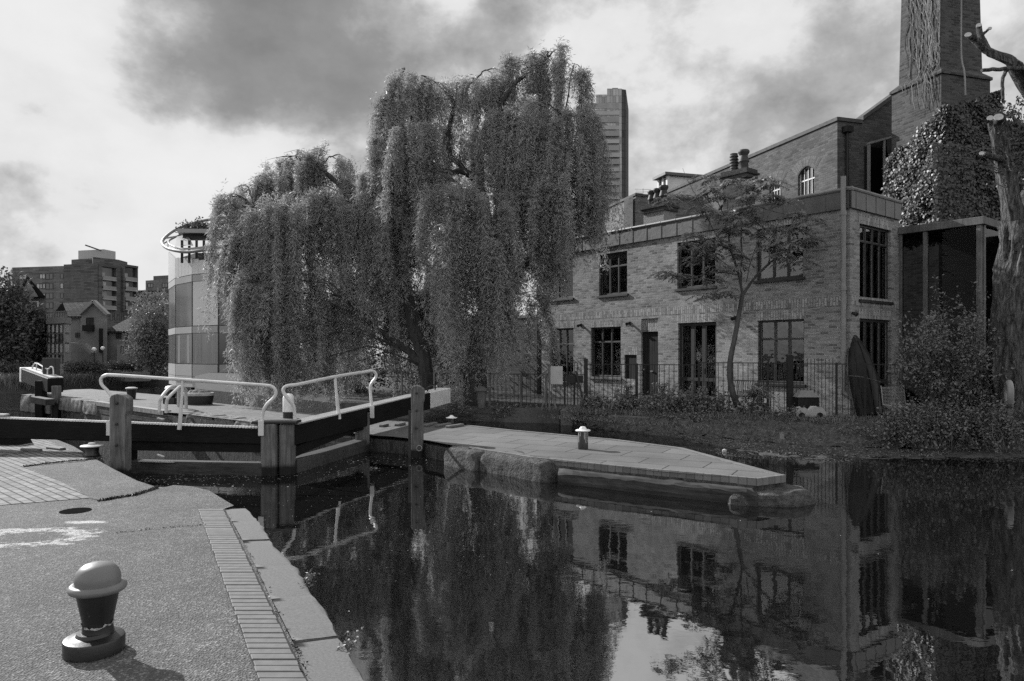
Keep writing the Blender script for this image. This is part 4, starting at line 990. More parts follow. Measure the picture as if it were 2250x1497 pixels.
# grey downpipe at the corner with its slanting shoe
pb = FW.pt(.10, 0, .14); zt = ZY(388, pb.y); zl = ZY(863, pb.y)
mb = MB(); mb.tube([pb + Vector((0, 0, zt)), pb + Vector((0, 0, zl))], .062, 12)
for z in (zt-.9, 3.2, 1.7): mb.tube([pb + Vector((0, 0, z-.05)), pb + Vector((0, 0, z+.05))], .074, 12)
dp = mb.build('downpipe', M_PIPE, house, True)
e0 = pb + Vector((0, 0, zl)); e1 = P(1894, 889, pb.y - .25)
MB().tube(smoothpath([e0 + Vector((0, 0, .12)), e0, e0.lerp(e1, .15), e1], 4), .060, 12).build('pipe_shoe', M_PIPE, dp, True)
# ---- lower wing left of the house, half hidden by the willow
wing = thing('brick_wing', 'low brick wing left of the house, half hidden behind hanging willow', 'building', V2(FW.pt(uE+2, 0)) + (BZ,))
ww = Wall(FW.pt(uE+.02, 0, -.9), DL, FW.n); hz = []
r1 = rect(ww, 900, 960, 800, 862); r2 = rect(ww, 1010, 1070, 770, 862)
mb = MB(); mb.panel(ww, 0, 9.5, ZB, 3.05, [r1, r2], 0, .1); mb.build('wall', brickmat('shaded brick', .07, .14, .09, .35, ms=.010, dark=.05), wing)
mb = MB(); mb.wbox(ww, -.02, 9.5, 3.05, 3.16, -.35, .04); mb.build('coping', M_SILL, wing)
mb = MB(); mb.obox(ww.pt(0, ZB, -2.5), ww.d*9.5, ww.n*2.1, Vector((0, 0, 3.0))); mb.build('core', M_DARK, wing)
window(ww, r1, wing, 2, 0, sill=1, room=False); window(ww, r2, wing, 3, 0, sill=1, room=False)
mb = MB(); a = ww.pt(.12, 0, .07); mb.tube([a + Vector((0, 0, .4)), a + Vector((0, 0, 2.9))], .05, 8); mb.build('drainpipe', M_RAIL, wing, True)

# ---- glazed conservatory right of the house
Q0 = SW.pt(sE + .02, 0); DG = -DL
cons = thing('conservatory', 'dark glazed timber framed conservatory between the house and the gnarled tree', 'conservatory', V2(Q0) + (BZ,))
CW1 = Wall(Q0, DG, FW.n); L1 = CW1.u(2158); CW2 = Wall(CW1.pt(L1, 0), DR, (-DL.x, -DL.y, 0))
zc = 4.93
mb = MB(); mb.wbox(CW1, 0, L1+.06, zc-.14, zc+.05, -.10, .06); mb.wbox(CW2, .0, 5, zc-.139, zc+.049, -.1, .058); mb.build('top_beam', M_GREY, cons, False, .008)
for u in (.02, CW1.u(2033), L1-.07): MB().wbox(CW1, u-.055, u+.055, ZB, zc-.14, -.10, .02).build('post', M_GREY, cons, False, .008)
for u in (.14, 1.6, 3.0): MB().wbox(CW2, u-.055, u+.055, ZB, zc-.14, -.10, .02).build('post', M_GREY, cons, False, .008)
MB().wbox(CW1, .08, L1-.1, 2.35, 2.50, -.10, .01).build('transom', M_FRAME, cons)
MB().wbox(CW1, 0.06, L1-.06, 0.1, zc-.14, -.06, -.05).build('glass_wall', M_GLASSD, cons)
MB().wbox(CW2, 0.06, 5, 0.1, zc-.141, -.06, -.05).build('glass_wall', M_GLASSD, cons)
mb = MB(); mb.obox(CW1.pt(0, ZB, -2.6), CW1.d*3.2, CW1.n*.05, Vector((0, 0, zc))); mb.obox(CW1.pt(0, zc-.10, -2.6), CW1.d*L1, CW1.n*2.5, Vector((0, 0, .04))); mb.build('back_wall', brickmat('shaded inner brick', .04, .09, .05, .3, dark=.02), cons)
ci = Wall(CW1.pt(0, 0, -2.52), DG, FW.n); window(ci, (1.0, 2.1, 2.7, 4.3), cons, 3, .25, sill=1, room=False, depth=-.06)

# ================================================================ THE MILL, STACKS AND CHIMNEY
MK = Vector((10.83, 24.0, 0)); ML = Vector((-488/F, 1, 0)).normalized(); MR = Vector((ML.y, -ML.x, 0))
MWL = Wall(MK, ML, (-ML.y, ML.x, 0)); MWR = Wall(MK, MR, (-MR.y*-1, -MR.x, 0)); MWR.n = -ML
mill = thing('mill_building', 'tall dark brick mill with parapet and arched windows above the house', 'building', V2(MK) + (0,))
zM = ZY(258, MK.y)
holes = []
arcs = {'a': (1753, 1790, 366, 434), 'b': (1690, 1717, 396, 446), 'c': (1578, 1597, 450, 476)}
AR = {k: rect(MWL, *v) for k, v in arcs.items()}
mb = MB(); mb.panel(MWL, 0, 18, 0, zM-.12, list(AR.values()), 0, .16); mb.build('wall', M_MILL, mill)
# arches: brick spandrels fill the corners of each opening
mb = MB(); M_ARCH = brickmat('arch brick', .10, .22, .10, .25, .225, .075, .008, .08, .6, .8)
for k, (u0, u1, z0, z1) in AR.items():
    ring = MB(); cu, hw = (u0+u1)/2, (u1-u0)/2; n = 10; hgt = hw*.55
    for i in range(n):
        a, b = -1 + 2*i/n, -1 + 2*(i+1)/n
        za, zb_ = z1 - hgt*(a*a), z1 - hgt*(b*b)
        vs = [MWL.pt(cu+a*hw, za, 0), MWL.pt(cu+b*hw, zb_, 0), MWL.pt(cu+b*hw, z1, 0), MWL.pt(cu+a*hw, z1, 0)]
        fl = MWL.d.cross(Vector((0, 0, 1))).dot(MWL.n) < 0
        uv = [(cu+a*hw, za), (cu+b*hw, zb_), (cu+b*hw, z1), (cu+a*hw, z1)]
        mb.add(vs, [(0, 3, 2, 1) if fl else (0, 1, 2, 3)], [[uv[j] for j in ((0, 3, 2, 1) if fl else (0, 1, 2, 3))]])
        lo = [MWL.pt(cu+a*hw, za, .0), MWL.pt(cu+b*hw, zb_, .0), MWL.pt(cu+b*hw, zb_, -.16), MWL.pt(cu+a*hw, za, -.16)]
        mb.add(lo, [(0, 1, 2, 3)], [[(a, 0), (b, 0), (b, .1), (a, .1)]])
        r0 = [(cu+a*(hw+.05), za+.02), (cu+b*(hw+.05), zb_+.02), (cu+b*(hw+.34), zb_+.34), (cu+a*(hw+.34), za+.34)]
        ring.add([MWL.pt(u, z, .006) for u, z in r0], [(0, 3, 2, 1) if fl else (0, 1, 2, 3)], [[(j*.0, i*.23) for j in range(1)]*0 + [((0, .33)[q in (1, 2)] if False else (0.33*(q in (2, 3))), .23*i + .23*(q in (1, 2))) for q in ((0, 3, 2, 1) if fl else (0, 1, 2, 3))]])
    ring.build('arch_ring', M_ARCH, mill)
mb.build('arch_head', M_MILL, mill)
M_WFR = whitepaint('white sash paint', .55, .85)
for k, r in AR.items(): window(MWL, r, mill, 4, .42, .09, 1, fw_=.04, mull=.028, glass=M_GLASSB, frame=M_WFR, blinds=())
mb = MB(); mb.wbox(MWL, -.05, 18, zM-.12, zM, -.35, .05); mb.build('parapet_coping', M_COPE, mill)
# gable end: flat shoulder then rising to the chimney
g0 = MWR.u(1893); g1 = MWR.u(1990); zg0 = ZY(259, MK.y+.3); zg1 = MWR.uz(1990, 188)[1]; sl_ = (zg1-zg0)/(g1-g0); g2 = g1 + 1.6; zg2 = zg0 + sl_*(g2-g0)
prof = [(0, 0), (2*g2-g0, 0), (2*g2-g0, zg0-.10), (g2, zg2-.10), (g0, zg0-.10), (0, zM-.121)]
mb = MB(); vs = [MWR.pt(u, z, 0) for u, z in prof]; fl = MWR.d.cross(Vector((0, 0, 1))).dot(MWR.n) < 0
ix = tuple(range(len(prof))); ix = ix[::-1] if fl else ix
mb.add(vs, [ix], [[prof[i] for i in ix]]); mb.build('gable_wall', M_MILL, mill)
mb = MB(); mb.obox(MWR.pt(0, zM-.12, -.3), MWR.d*g0, MWR.n*.36, Vector((0, 0, .12)))
for (ua, za, ub, zb_) in ((g0, zg0-.10, g2, zg2-.10), (g2, zg2-.10, 2*g2-g0, zg0-.10)):
    a, b = MWR.pt(ua, za, -.3), MWR.pt(ub, zb_, -.3); mb.obox(a, b-a, MWR.n*.38, Vector((0, 0, .14)))
mb.build('gable_coping', M_COPE, mill)
mb = MB(); 
for (ua, za, ub, zb_) in ((g0, zg0-.10, g2, zg2-.10), (2*g2-g0, zg0-.10, g2, zg2-.10)):
    a, b = MWR.pt(ua, za, -.3), MWR.pt(ub, zb_, -.3); mb.add([a, b, b + ML*.5, a + ML*.5], [(0, 1, 2, 3)], [[(0, 0), (4, 0), (4, .5), (0, .5)]])
mb.build('roof', M_LEAD, mill)
a = MWR.pt(MWR.u(1857), 0, .1); mb = MB(); mb.tube([a + Vector((0, 0, 3)), a + Vector((0, 0, ZY(290, a.y)))], .055, 8); mb.box((a.x, a.y-.02, ZY(285, a.y)), (.28, .24, .2), .3)
mb.build('downpipe', M_RAIL, mill, True)
# tall glazed bay in front of the gable
GWo = P(1910, 300, 24.1); gw = Wall((GWo.x, GWo.y), MR, -ML); Lg = gw.u(1985); zg = ZY(318, GWo.y); zh = ZY(292, GWo.y+.25); zlow = 4.5
gb = thing('glazed_bay', 'tall narrow glazed bay with slanted top beside the ivy', 'glazed bay', V2(GWo) + (zlow,))
for u in (0.0, gw.u(1943), Lg): MB().wbox(gw, u-.035, u+.035, zlow, zg + (zh-zg)*u/Lg, -.06, .02).build('mullion', M_PIPE, gb)
a, b = gw.pt(-.05, zg, -.06), gw.pt(Lg+.04, zh, -.06); MB().obox(a, b-a, gw.n*.1, Vector((0, 0, .07))).build('top_rail', M_PIPE, gb)
mb = MB(); mb.add([gw.pt(0, zlow, -.02), gw.pt(Lg, zlow, -.02), gw.pt(Lg, zh, -.02), gw.pt(0, zg, -.02)], [(0, 1, 2, 3)]); mb.build('glass', M_GLASSD, gb)
mb = MB(); mb.obox(gw.pt(0, zlow, -.24), gw.d*Lg, gw.n*.03, Vector((0, 0, zg-zlow))); mb.build('back_wall', M_ROOM, gb)
bk = Wall(gw.pt(0, 0, -.20), MR, -ML); window(bk, (.08, .62, 5.2, 6.9), gb, 3, .4, sill=False, room=False, frame=M_WFR, depth=-.06, mull=.03)
# chimney
CK = Vector((12.79, 21.5, 0)); zl_ = ZY(165, 21.5)
chim = thing('chimney', 'tall square brick factory chimney rising out of the top of the frame', 'chimney', V2(CK) + (0,))
def sq(ins, w_, d_): 
    o = CK + MR*ins + ML*ins; return [o, o + MR*(w_-2*ins), o + MR*(w_-2*ins) + ML*(d_-2*ins), o + ML*(d_-2*ins)]
def taper(p0, p1, z0, z1):
    vs = [(p.x, p.y, z0) for p in p0] + [(p.x, p.y, z1) for p in p1]; mb = MB(); 
    for i in range(4):
        j = (i+1) % 4; L = (p0[j]-p0[i]).length
        mb.add([vs[i], vs[j], vs[4+j], vs[4+i]], [(0, 1, 2, 3)], [[(0, z0), (L, z0), (L, z1), (0, z1)]])
    mb.add(vs[4:], [(0, 1, 2, 3)], [[(0, 0), (1, 0), (1, 1), (0, 1)]]); return mb
taper(sq(-.17, 1.62, 1.55), sq(-.14, 1.62, 1.55), 0, zl_-.02).build('base', M_CHIM, chim)
taper(sq(-.19, 1.62, 1.55), sq(-.19, 1.62, 1.55), zl_-.02, zl_+.06).build('ledge', M_CHIM, chim)
taper(sq(-.19, 1.62, 1.55), sq(0.0, 1.62, 1.55), zl_+.06, zl_+.24).build('weathering', M_CHIM, chim)
taper(sq(0.0, 1.62, 1.55), sq(.16, 1.62, 1.55), zl_+.24, 19).build('shaft', M_CHIM, chim)
cr = CK + MR*1.0 - ML*.03
MB().tube(smoothpath([P(2112, 0, 21.55) + Vector((0, 0, 3)), P(2112, 0, 21.55), P(2112, 120, 21.52), P(2119, 160, 21.3), P(2121, 210, 21.25)], 5), .025, 6).build('lightning_rod', M_PIPE, chim, True)
# chimney stacks on the roof
def stack(px0, px1, pyT, pyB, Y, dims, pots, label, sect='cap', body=None):
    c = P((px0+px1)/2, pyB, Y); r = thing('chimney_stack', label, 'chimney stack', c); zt = ZY(pyT, Y); z0 = zTop - .1
    ang = math.atan2(DL.y, DL.x); a, b = dims
    MB().box((c.x, c.y, (z0+zt-.28)/2), (a, b, zt-.28-z0), ang).build('shaft', body or M_CHIM, r)
    o = MB(); o.box((c.x, c.y, zt-.22), (a+.12, b+.12, .12), ang); o.box((c.x, c.y, zt-.13), (a+.20, b+.20, .06), ang); o.box((c.x, c.y, zt-.05), (a+.10, b+.10, .10), ang); o.build('cap', M_CHIM, r)
    for (du, rr_, hh, kind) in pots:
        q = Vector((c.x, c.y, zt)) + DL*du
        if kind == 'louvre': prof = [(rr_, 0)] + sum([[(rr_, .1+.09*k), (rr_*1.14, .11+.09*k), (rr_*1.14, .13+.09*k), (rr_*.92, .16+.09*k)] for k in range(int(hh/.09)-1)], []) + [(rr_, hh), (0, hh)]
        else: prof = [(rr_*1.05, 0), (rr_*1.0, hh*.35), (rr_*1.25, hh*.42), (rr_*1.0, hh*.6), (rr_*.85, hh*.72), (rr_*1.25, hh*.86), (rr_*1.3, hh*.93), (rr_*1.1, hh), (0, hh)]
        MB().lathe(prof, q, 16).build('chimney_pot', M_POT, r, True)
    return r
M_POT = plain('sooty clay pot', .02, .06, 9, .6, .3)
stack(1592, 1655, 377, 450, 21.6, (.80, .46), [(.17, .115, .56, 'louvre'), (-.17, .13, .60, 'pot')], 'large sooty chimney stack with two pots above the young tree')
stack(1417, 1481, 450, 500, 24.0, (.86, .6), [(.34, .11, .52, 'pot'), (.10, .11, .55, 'pot'), (-.18, .125, .60, 'pot')], 'chimney stack with three dark pots at the roof edge', body=plain('pebble render', .14, .34, 40, .9, .9, 60, .02))
# parapet block behind the roof
pb_ = thing('parapet_block', 'pale brick parapet block left of the three pot stack', 'building', P(1395, 500, 31))
pc = P(1397, 430, 31); pw = Wall((pc.x, pc.y), ML, MWL.n); zt = pc.z; pw2 = Wall((pc.x, pc.y), MR, -ML)
mb = MB(); mb.panel(pw, 0, 9, 0, zt); mb.panel(pw2, 0, 5, 0, zt-.02); mb.build('wall', brickmat('pale mill brick', .16, .26, .2, .3, dark=.08), pb_)
mb = MB(); mb.wbox(pw, -.05, 9, zt, zt+.1, -.3, .05); mb.wbox(pw2, .05, 5, zt-.02, zt+.08, -.3, .05); mb.build('coping', M_COPE, pb_)
u0, u1 = pw.u(1396), pw.u(1376); mb = MB(); mb.panel(pw, u0+.03, u1, 0, zt-.01, (), .10); mb.wbox(pw, u1, u1+.02, 0, zt-.02, .0, .10); mb.build('pilaster', brickmat('pilaster brick', .07, .12, .09, .3, dark=.04), pb_)
mb = MB(); p = P(1413, 424, 31.3)
for k, (L, dz) in enumerate(((.35, .14), (.3, .06), (.33, -.01))): mb.tube([p + Vector((-L, 0, dz+.02)), p + Vector((L, 0, dz))], .008, 5)
mb.tube([p + Vector((0, 0, -.3)), p + Vector((0, 0, .2))], .012, 5); tag(mb.build('tv_aerial', M_PIPE), 'thin television aerial on the brick parapet', 'aerial')
# glazed roof lantern
rc = P(1490, 440, 37); rl = thing('roof_lantern', 'white framed glazed roof lantern with flat dark roof', 'roof lantern', rc)
c0 = P(1467, 440, 37); rw1 = Wall((c0.x, c0.y), ML, MWL.n); rw2 = Wall((c0.x, c0.y), MR, -ML); zb_, zt = 5, ZY(386, 37)
La, Lb = rw1.u(1447), rw2.u(1548)
mb = MB(); mb.wbox(rw1, -.2, La+.2, zt, zt+.14, -2.4, .25); mb.build('roof', M_LEAD, rl)
mb = MB(); mb.wbox(rw2, .08, Lb, zb_, zt-.002, -.1, -.02); mb.build('side_panel', plain('pale panel', .5, .62, 3, .5, .1), rl)
for u in (0.06, La*.5, La): MB().wbox(rw1, u-.08, u+.08, zb_, zt-.001, -.1, .03).build('frame_post', M_WFR, rl)
MB().wbox(rw1, .1, La, zb_, zt-.003, -.08, -.05).build('pane', M_GLASSB, rl)
# tiled roof of a cottage glimpsed behind the willow
tr = P(1262, 505, 29); mb = MB()
A_, B_, C_, D_ = P(1180, 540, 27.5), P(1345, 516, 29), P(1262, 488, 33), P(1180, 470, 33)
co = thing('cottage', 'dark tiled cottage roof glimpsed between willow and parapet', 'house', (tr.x, tr.y, 0))
mb.add([A_, B_, P(1250, 478, 33), D_], [(0, 1, 2, 3)], [[(0, 0), (4, 0), (4, 5), (0, 5)]]); mb.build('roof', brickmat('roof tiles', .03, .08, .012, .3, .25, .17, .012), co)
mb = MB(); mb.prism([(A_.x, A_.y+.1), (B_.x, B_.y+.1), (C_.x+1, C_.y), (D_.x, D_.y)], 0, 5.4); mb.build('wall', M_MILL, co)
MB().bar(P(1290, 503, 28.6), P(1330, 517, 28.2), .25, .08).build('roof_window', M_WHITE3, co)
# ================================================================ WILLOWS
def branch_tube(mb, pts, r0, r1, n=7, sub=5, wob=0.0):
    p = smoothpath(pts, sub); m = len(p)
    p = [q + Vector((rng.gauss(0, wob), rng.gauss(0, wob), rng.gauss(0, wob))) if 0 < i < m-1 else q for i, q in enumerate(p)]
    mb.tube(p, [r0 + (r1-r0)*i/(m-1) for i in range(m)], n)
def strands(knobs, dens, ds=0.040, leaf=(0.10, 0.18), wid=(0.016, 0.028)):
    """hanging strands gathered in drapes: each knob sheds several drapes of close strands"""
    C, D = [], []
    for (px, py, Y, r, pyb) in knobs:
        top = np.array(P(px, py, Y)); zb = ZY(pyb, Y); Lk = top[2] - zb
        nd = max(4, int(11 * (r/0.6)**1.4)); ns = int(dens)
        for _ in range(nd):
            a = nrg.uniform(0, 2*np.pi); q = r * np.sqrt(nrg.uniform(0.02, 1)) * nrg.uniform(.85, 1.15)
            o = np.array([np.cos(a), np.sin(a), 0.0]); zd = -0.7*r*(q/r)**2 - abs(nrg.normal(0, .30)); Ld = max(.5, Lk*(nrg.uniform(.22, .75) if nrg.uniform() < .55 else nrg.uniform(.75, 1.10)) + zd)
            out = nrg.uniform(.05, .45); tilt = nrg.normal(0, .055); sg = nrg.uniform(.04, .12)
            for _k in range(ns):
                st = top + o*q + nrg.normal(0, sg, 3)*np.array([1, 1, 1.2]); st[2] += zd
                L = Ld * (1-.6*nrg.uniform()**1.3)
                m = max(6, int(L/ds)); t = np.sort(nrg.uniform(0, L, m)); ph = nrg.uniform(0, 6.28)
                keep = np.sin(t*nrg.uniform(4, 9) + ph) > nrg.uniform(-1.15, -.15); t = t[keep | (t < .4)]; m = len(t)
                pos = st[None, :] + o[None, :]*(out*(1-np.exp(-t/0.6)))[:, None]
                arch = nrg.uniform(.05, .30)
                pos[:, 2] += -t + arch*np.exp(-t/.25)*t/.14
                sw = nrg.uniform(.01, .06); fq = nrg.uniform(.7, 1.8)
                pos[:, 0] += sw*np.sin(fq*t+ph) + .045*t*nrg.normal(0, .5) + tilt*t; pos[:, 1] += sw*np.cos(fq*t*1.1+ph)
                pos += nrg.normal(0, .020, pos.shape)
                d = nrg.normal(0, .6, (m, 3)); d[:, 2] = -nrg.uniform(.25, 1.1, m)
                up_ = t < .3
                d[up_, 2] *= nrg.uniform(-1, .8, up_.sum())
                C.append(pos); D.append(d)
    C = np.concatenate(C); D = unit(np.concatenate(D)); n = len(C); print('willow leaves', n)
    nr = nrg.normal(size=(n, 3))
    return leaf_quads(C, D, nrg.uniform(leaf[0], leaf[1], n), nrg.uniform(wid[0], wid[1], n), nr)
KN_A = [(890,150,23,.55,470),(925,165,23.3,.6,560),(965,180,23.5,.5,420),(1005,180,23.8,.45,380),(1040,170,23.5,.5,420),(1085,150,24,.6,520),(1125,130,24,.5,520),(1165,118,23.7,.5,560),(1205,112,23.3,.5,600),(1243,100,23,.30,480),(1262,140,22.6,.40,560),(1285,230,22.4,.5,600),(1292,300,22,.40,560),(1305,380,22,.30,520),(1315,440,21.8,.18,540),
 (862,210,22.6,.45,560),(848,280,22.5,.5,700),(833,350,22.5,.5,700),(822,400,22.3,.4,740),(905,255,22,.7,640),(960,270,23.5,.6,520),(1050,290,23.6,.5,470),(1110,240,22.4,.7,640),(1165,220,22,.75,680),(1225,240,21.8,.7,660),(1262,330,21.6,.55,600),(1205,370,21.4,.6,650),(1150,400,21.6,.5,700),
 (960,400,20.9,.45,760),(990,392,20.7,.55,830),(1035,410,20.6,.55,870),(1075,430,20.8,.5,830),(1112,480,21,.45,790),(1000,480,20.3,.5,880),(1050,520,20.3,.5,890),(1092,560,20.5,.42,840),(1120,640,20.5,.35,830),
 (870,430,22,.6,780),(912,330,23,.6,640),(1185,520,22.3,.5,740),(1235,450,22.3,.5,640),(1288,420,22,.45,560),(1212,560,21.6,.35,690),(1296,470,21.7,.25,570),(1145,560,22.4,.4,800),(1175,640,22.2,.35,830)]
KN_B = [(880,600,24.5,.7,870),(925,640,25,.7,880),(965,600,25,.6,870),(900,480,24.5,.6,760),(780,600,25.5,.6,880),(720,560,25,.7,880),(488,428,23.5,.22,600),(512,425,23.5,.35,760),(540,405,24,.5,820),(572,385,24.5,.5,700),(612,345,25,.55,600),(655,328,25,.6,600),(705,325,25,.6,620),(745,338,25,.5,620),(785,385,24.5,.5,640),(812,395,24,.4,660),(760,400,24.5,.5,640),
 (530,510,22.6,.5,860),(562,465,22.5,.6,885),(602,440,22.3,.7,885),(652,425,22.5,.7,820),(702,420,22.8,.7,720),(752,440,22.8,.6,650),(795,450,22.6,.55,690),(560,590,22.0,.5,895),(612,610,21.9,.55,898),(662,600,22.3,.55,885),(538,670,21.9,.35,890),(702,640,22.6,.5,890),(752,640,23.2,.5,880),(802,660,23.2,.5,860),(852,620,23.4,.5,840),(492,550,23,.22,660),(522,590,22.6,.25,830),(590,740,21.8,.45,900),(640,760,21.9,.45,900),(700,790,22.4,.4,895),(770,800,23.4,.3,885)]
def willow(name, label, base, limbs, knobs, dens, grp):
    r = thing(name, label, 'tree', base, grp); mb = MB()
    for (pts, r0, r1) in limbs: branch_tube(mb, [P(*p) for p in pts], r0, r1, 8, 5, .02)
    tips = [P(*p) for pts, _, _ in limbs for p in pts[1:]]
    for (px, py, Y, rr_, pb__) in knobs:
        k = P(px, py+6, Y); near = min(tips, key=lambda t: (t-k).length + (0 if t.z < k.z else 3)); md = near.lerp(k, .55) + Vector((0, 0, .35*(k-near).length*.5))
        branch_tube(mb, [near, md, k - Vector((0, 0, .15))], .03, .008, 5, 5, .02)
        for q in range(5):
            a = rng.uniform(0, 6.28); e = k + Vector((math.cos(a)*rr_*.8, math.sin(a)*rr_*.8, -.1)); branch_tube(mb, [md, k + Vector((0, 0, .08)), e], .012, .004, 4, 3)
    mb.build('trunk', M_BARK, r, True)
    V, Fc = strands(knobs, dens); npmesh('crown', V, Fc, M_WILLOW, r); return r
WD = 27
willow('weeping_willow', 'tallest weeping willow in the centre, its crown reaching above the skyscraper foot', P(1042, 890, 22),
       [([(1042, 905, 22), (1044, 800, 22), (1062, 700, 22.1), (1085, 640, 22.2)], .30, .22), ([(1085, 640, 22.2), (1120, 600, 22.2), (1165, 568, 22.1), (1215, 500, 22)], .16, .06), ([(1085, 640, 22.2), (1075, 500, 22.6), (1040, 390, 22.8), (960, 372, 22.8), (900, 300, 22.8)], .20, .05),
        ([(1040, 390, 22.8), (1060, 300, 23.2), (1120, 200, 23.5), (1200, 130, 23.3)], .13, .04), ([(1075, 500, 22.6), (1160, 360, 22.4), (1240, 260, 22.2), (1290, 260, 22.2)], .13, .04), ([(1040, 390, 22.8), (985, 330, 23.2), (1000, 230, 23.6), (1040, 180, 23.6)], .11, .03), ([(1085, 600, 22.2), (1050, 500, 21.2), (1010, 405, 20.8)], .10, .04), ([(960, 372, 22.8), (870, 330, 22.5), (850, 260, 22.5)], .08, .03)], KN_A, WD, 'willows')
willow('weeping_willow', 'lower spreading willow on the left whose strands hang to the lock island', P(938, 890, 22.4),
       [([(940, 905, 22.4), (936, 810, 22.5), (915, 735, 22.6), (895, 660, 22.8), (885, 600, 23)], .24, .20), ([(930, 800, 22.5), (900, 775, 22.5), (860, 745, 22.6), (800, 700, 22.8)], .15, .06), ([(885, 600, 23), (830, 560, 23.2), (770, 548, 23.4), (700, 550, 23.6), (620, 500, 23.5), (560, 460, 23.5)], .17, .05), ([(885, 600, 23), (860, 560, 23.6), (800, 460, 24.3), (700, 370, 24.8), (650, 345, 24.9)], .15, .04), ([(885, 600, 23), (905, 560, 23), (900, 470, 23)], .12, .05), ([(770, 620, 23.4), (830, 590, 23.2), (885, 610, 23)], .05, .07), ([(700, 550, 23.6), (620, 560, 22.8), (560, 570, 22.3)], .08, .03)], KN_B, WD, 'willows')
# ================================================================ other vegetation
def stemplant(root, stems, n_leaf, leaf, wid, mat, stemmat, srad=.006, droop=.4, spread=.06, name='foliage'):
    """stems: list of point lists; leaves scattered along each stem"""
    mb = MB(); C, D = [], []
    for pts in stems:
        p = smoothpath(pts, 4); mb.tube(p, [srad*(1.3-1.0*i/len(p)) for i in range(len(p))], 5)
        for k in range(n_leaf):
            t = (rng.random()**.8)*(len(p)-1); i = min(int(t), len(p)-2); q = p[i].lerp(p[i+1], t-i)
            C.append(q + Vector((rng.gauss(0, spread), rng.gauss(0, spread), rng.gauss(0, spread)))); D.append((rng.gauss(0, .7), rng.gauss(0, .7), rng.gauss(-droop+.4, .5)))
    mb.build('stems', stemmat, root, True); n = len(C); nr = nrg.normal(size=(n, 3))*.6; nr[:, 2] += .7
    V, Fc = leaf_quads(np.array(C), unit(np.array(D)), nrg.uniform(leaf*.6, leaf*1.2, n), nrg.uniform(wid*.7, wid*1.2, n), nr)
    return npmesh(name, V, Fc, mat, root)
def arch(base, az, reach, height, k=5):
    d = Vector((math.cos(az), math.sin(az), 0)); return [base + d*(reach*t**1.3) + Vector((0, 0, height*math.sin(min(1, t*1.15)*math.pi*.62)/math.sin(.62*math.pi/2*1.15*1.0+.3))) for t in [i/k for i in range(k+1)]]
def shrub(loc, r_, h_, ns, label, nleaf=40, leaf=.06, wid=.03, mat=None, grp=None, name='shrub', srad=.006, cat='shrub', spread=.05):
    loc = Vector(loc); root = thing(name, label, cat, loc, grp); st = []
    for k in range(ns):
        az = rng.uniform(0, 6.28); rr_ = r_*rng.uniform(.2, 1); hh = h_*rng.uniform(.55, 1.05)*(1-.35*rr_/r_)
        d = Vector((math.cos(az), math.sin(az), 0)); b = loc + d*rr_*.25
        st.append([b, b + d*rr_*.35 + Vector((0, 0, hh*.55)), b + d*rr_*.8 + Vector((rng.gauss(0, .05), rng.gauss(0, .05), hh))])
    stemplant(root, st, nleaf, leaf, wid, mat or M_BUSH, M_BARK, srad, spread=spread); return root
# young rowan-like tree in front of the house
yt = thing('young_tree', 'slender young tree with layered leaf sprays in front of the house', 'tree', P(1640, 917, 18.2))
mb = MB(); YT = 18.0
tr_ = [(1644, 922, 18.2), (1628, 905, 18.1), (1612, 870, 18), (1604, 830, 18), (1605, 790, 18), (1614, 745, 18), (1622, 700, 18), (1630, 655, 18), (1632, 645, 18)]
branch_tube(mb, [P(*p) for p in tr_], .088, .046, 9, 5)
BR = [([(1632, 648, 18), (1622, 600, 17.9), (1606, 550, 17.8), (1602, 520, 17.7), (1612, 480, 17.7), (1610, 450, 17.6)], .05, .012), ([(1632, 648, 18), (1655, 615, 18), (1690, 580, 17.8), (1720, 555, 17.6), (1745, 540, 17.5), (1780, 525, 17.4)], .05, .01), ([(1628, 625, 18), (1630, 560, 18.1), (1630, 490, 18.1), (1648, 450, 18.2), (1665, 425, 18.2), (1690, 400, 18.2)], .035, .01),
      ([(1622, 605, 17.9), (1580, 598, 17.7), (1545, 603, 17.5), (1510, 612, 17.4), (1475, 597, 17.3)], .022, .007), ([(1606, 550, 17.8), (1580, 525, 17.7), (1555, 480, 17.7), (1535, 440, 17.7), (1515, 405, 17.7), (1500, 370, 17.7)], .02, .004), ([(1602, 530, 17.7), (1570, 530, 17.5), (1530, 520, 17.4), (1505, 515, 17.3)], .02, .006), ([(1600, 490, 17.7), (1580, 450, 17.7), (1560, 410, 17.8), (1550, 382, 17.8)], .018, .004), ([(1690, 580, 17.8), (1692, 560, 17.7), (1705, 500, 17.6), (1740, 470, 17.6), (1775, 480, 17.5)], .02, .005), ([(1630, 520, 18.1), (1600, 470, 18.2), (1600, 430, 18.2)], .016, .005), ([(1630, 650, 18), (1600, 650, 17.7), (1565, 648, 17.6)], .014, .004), ([(1555, 480, 17.7), (1500, 440, 17.8), (1465, 435, 17.8)], .012, .003), ([(1720, 555, 17.6), (1750, 575, 17.5), (1755, 580, 17.5)], .012, .004), ([(1648, 450, 18.2), (1720, 470, 17.9), (1790, 480, 17.8)], .014, .004), ([(1623, 600, 17.9), (1580, 570, 17.6), (1560, 555, 17.5)], .014, .004), ([(1640, 620, 18), (1655, 560, 18.2), (1690, 470, 18.3), (1720, 440, 18.3)], .018, .004)]
for pts, a, b in BR: branch_tube(mb, [P(*p) for p in pts], a*.8, b*.8, 6, 5, .006)
mb.build('trunk', plain('young bark', .03, .09, 9, .7, .3, 30, .01, (1, 1, .4)), yt, True)
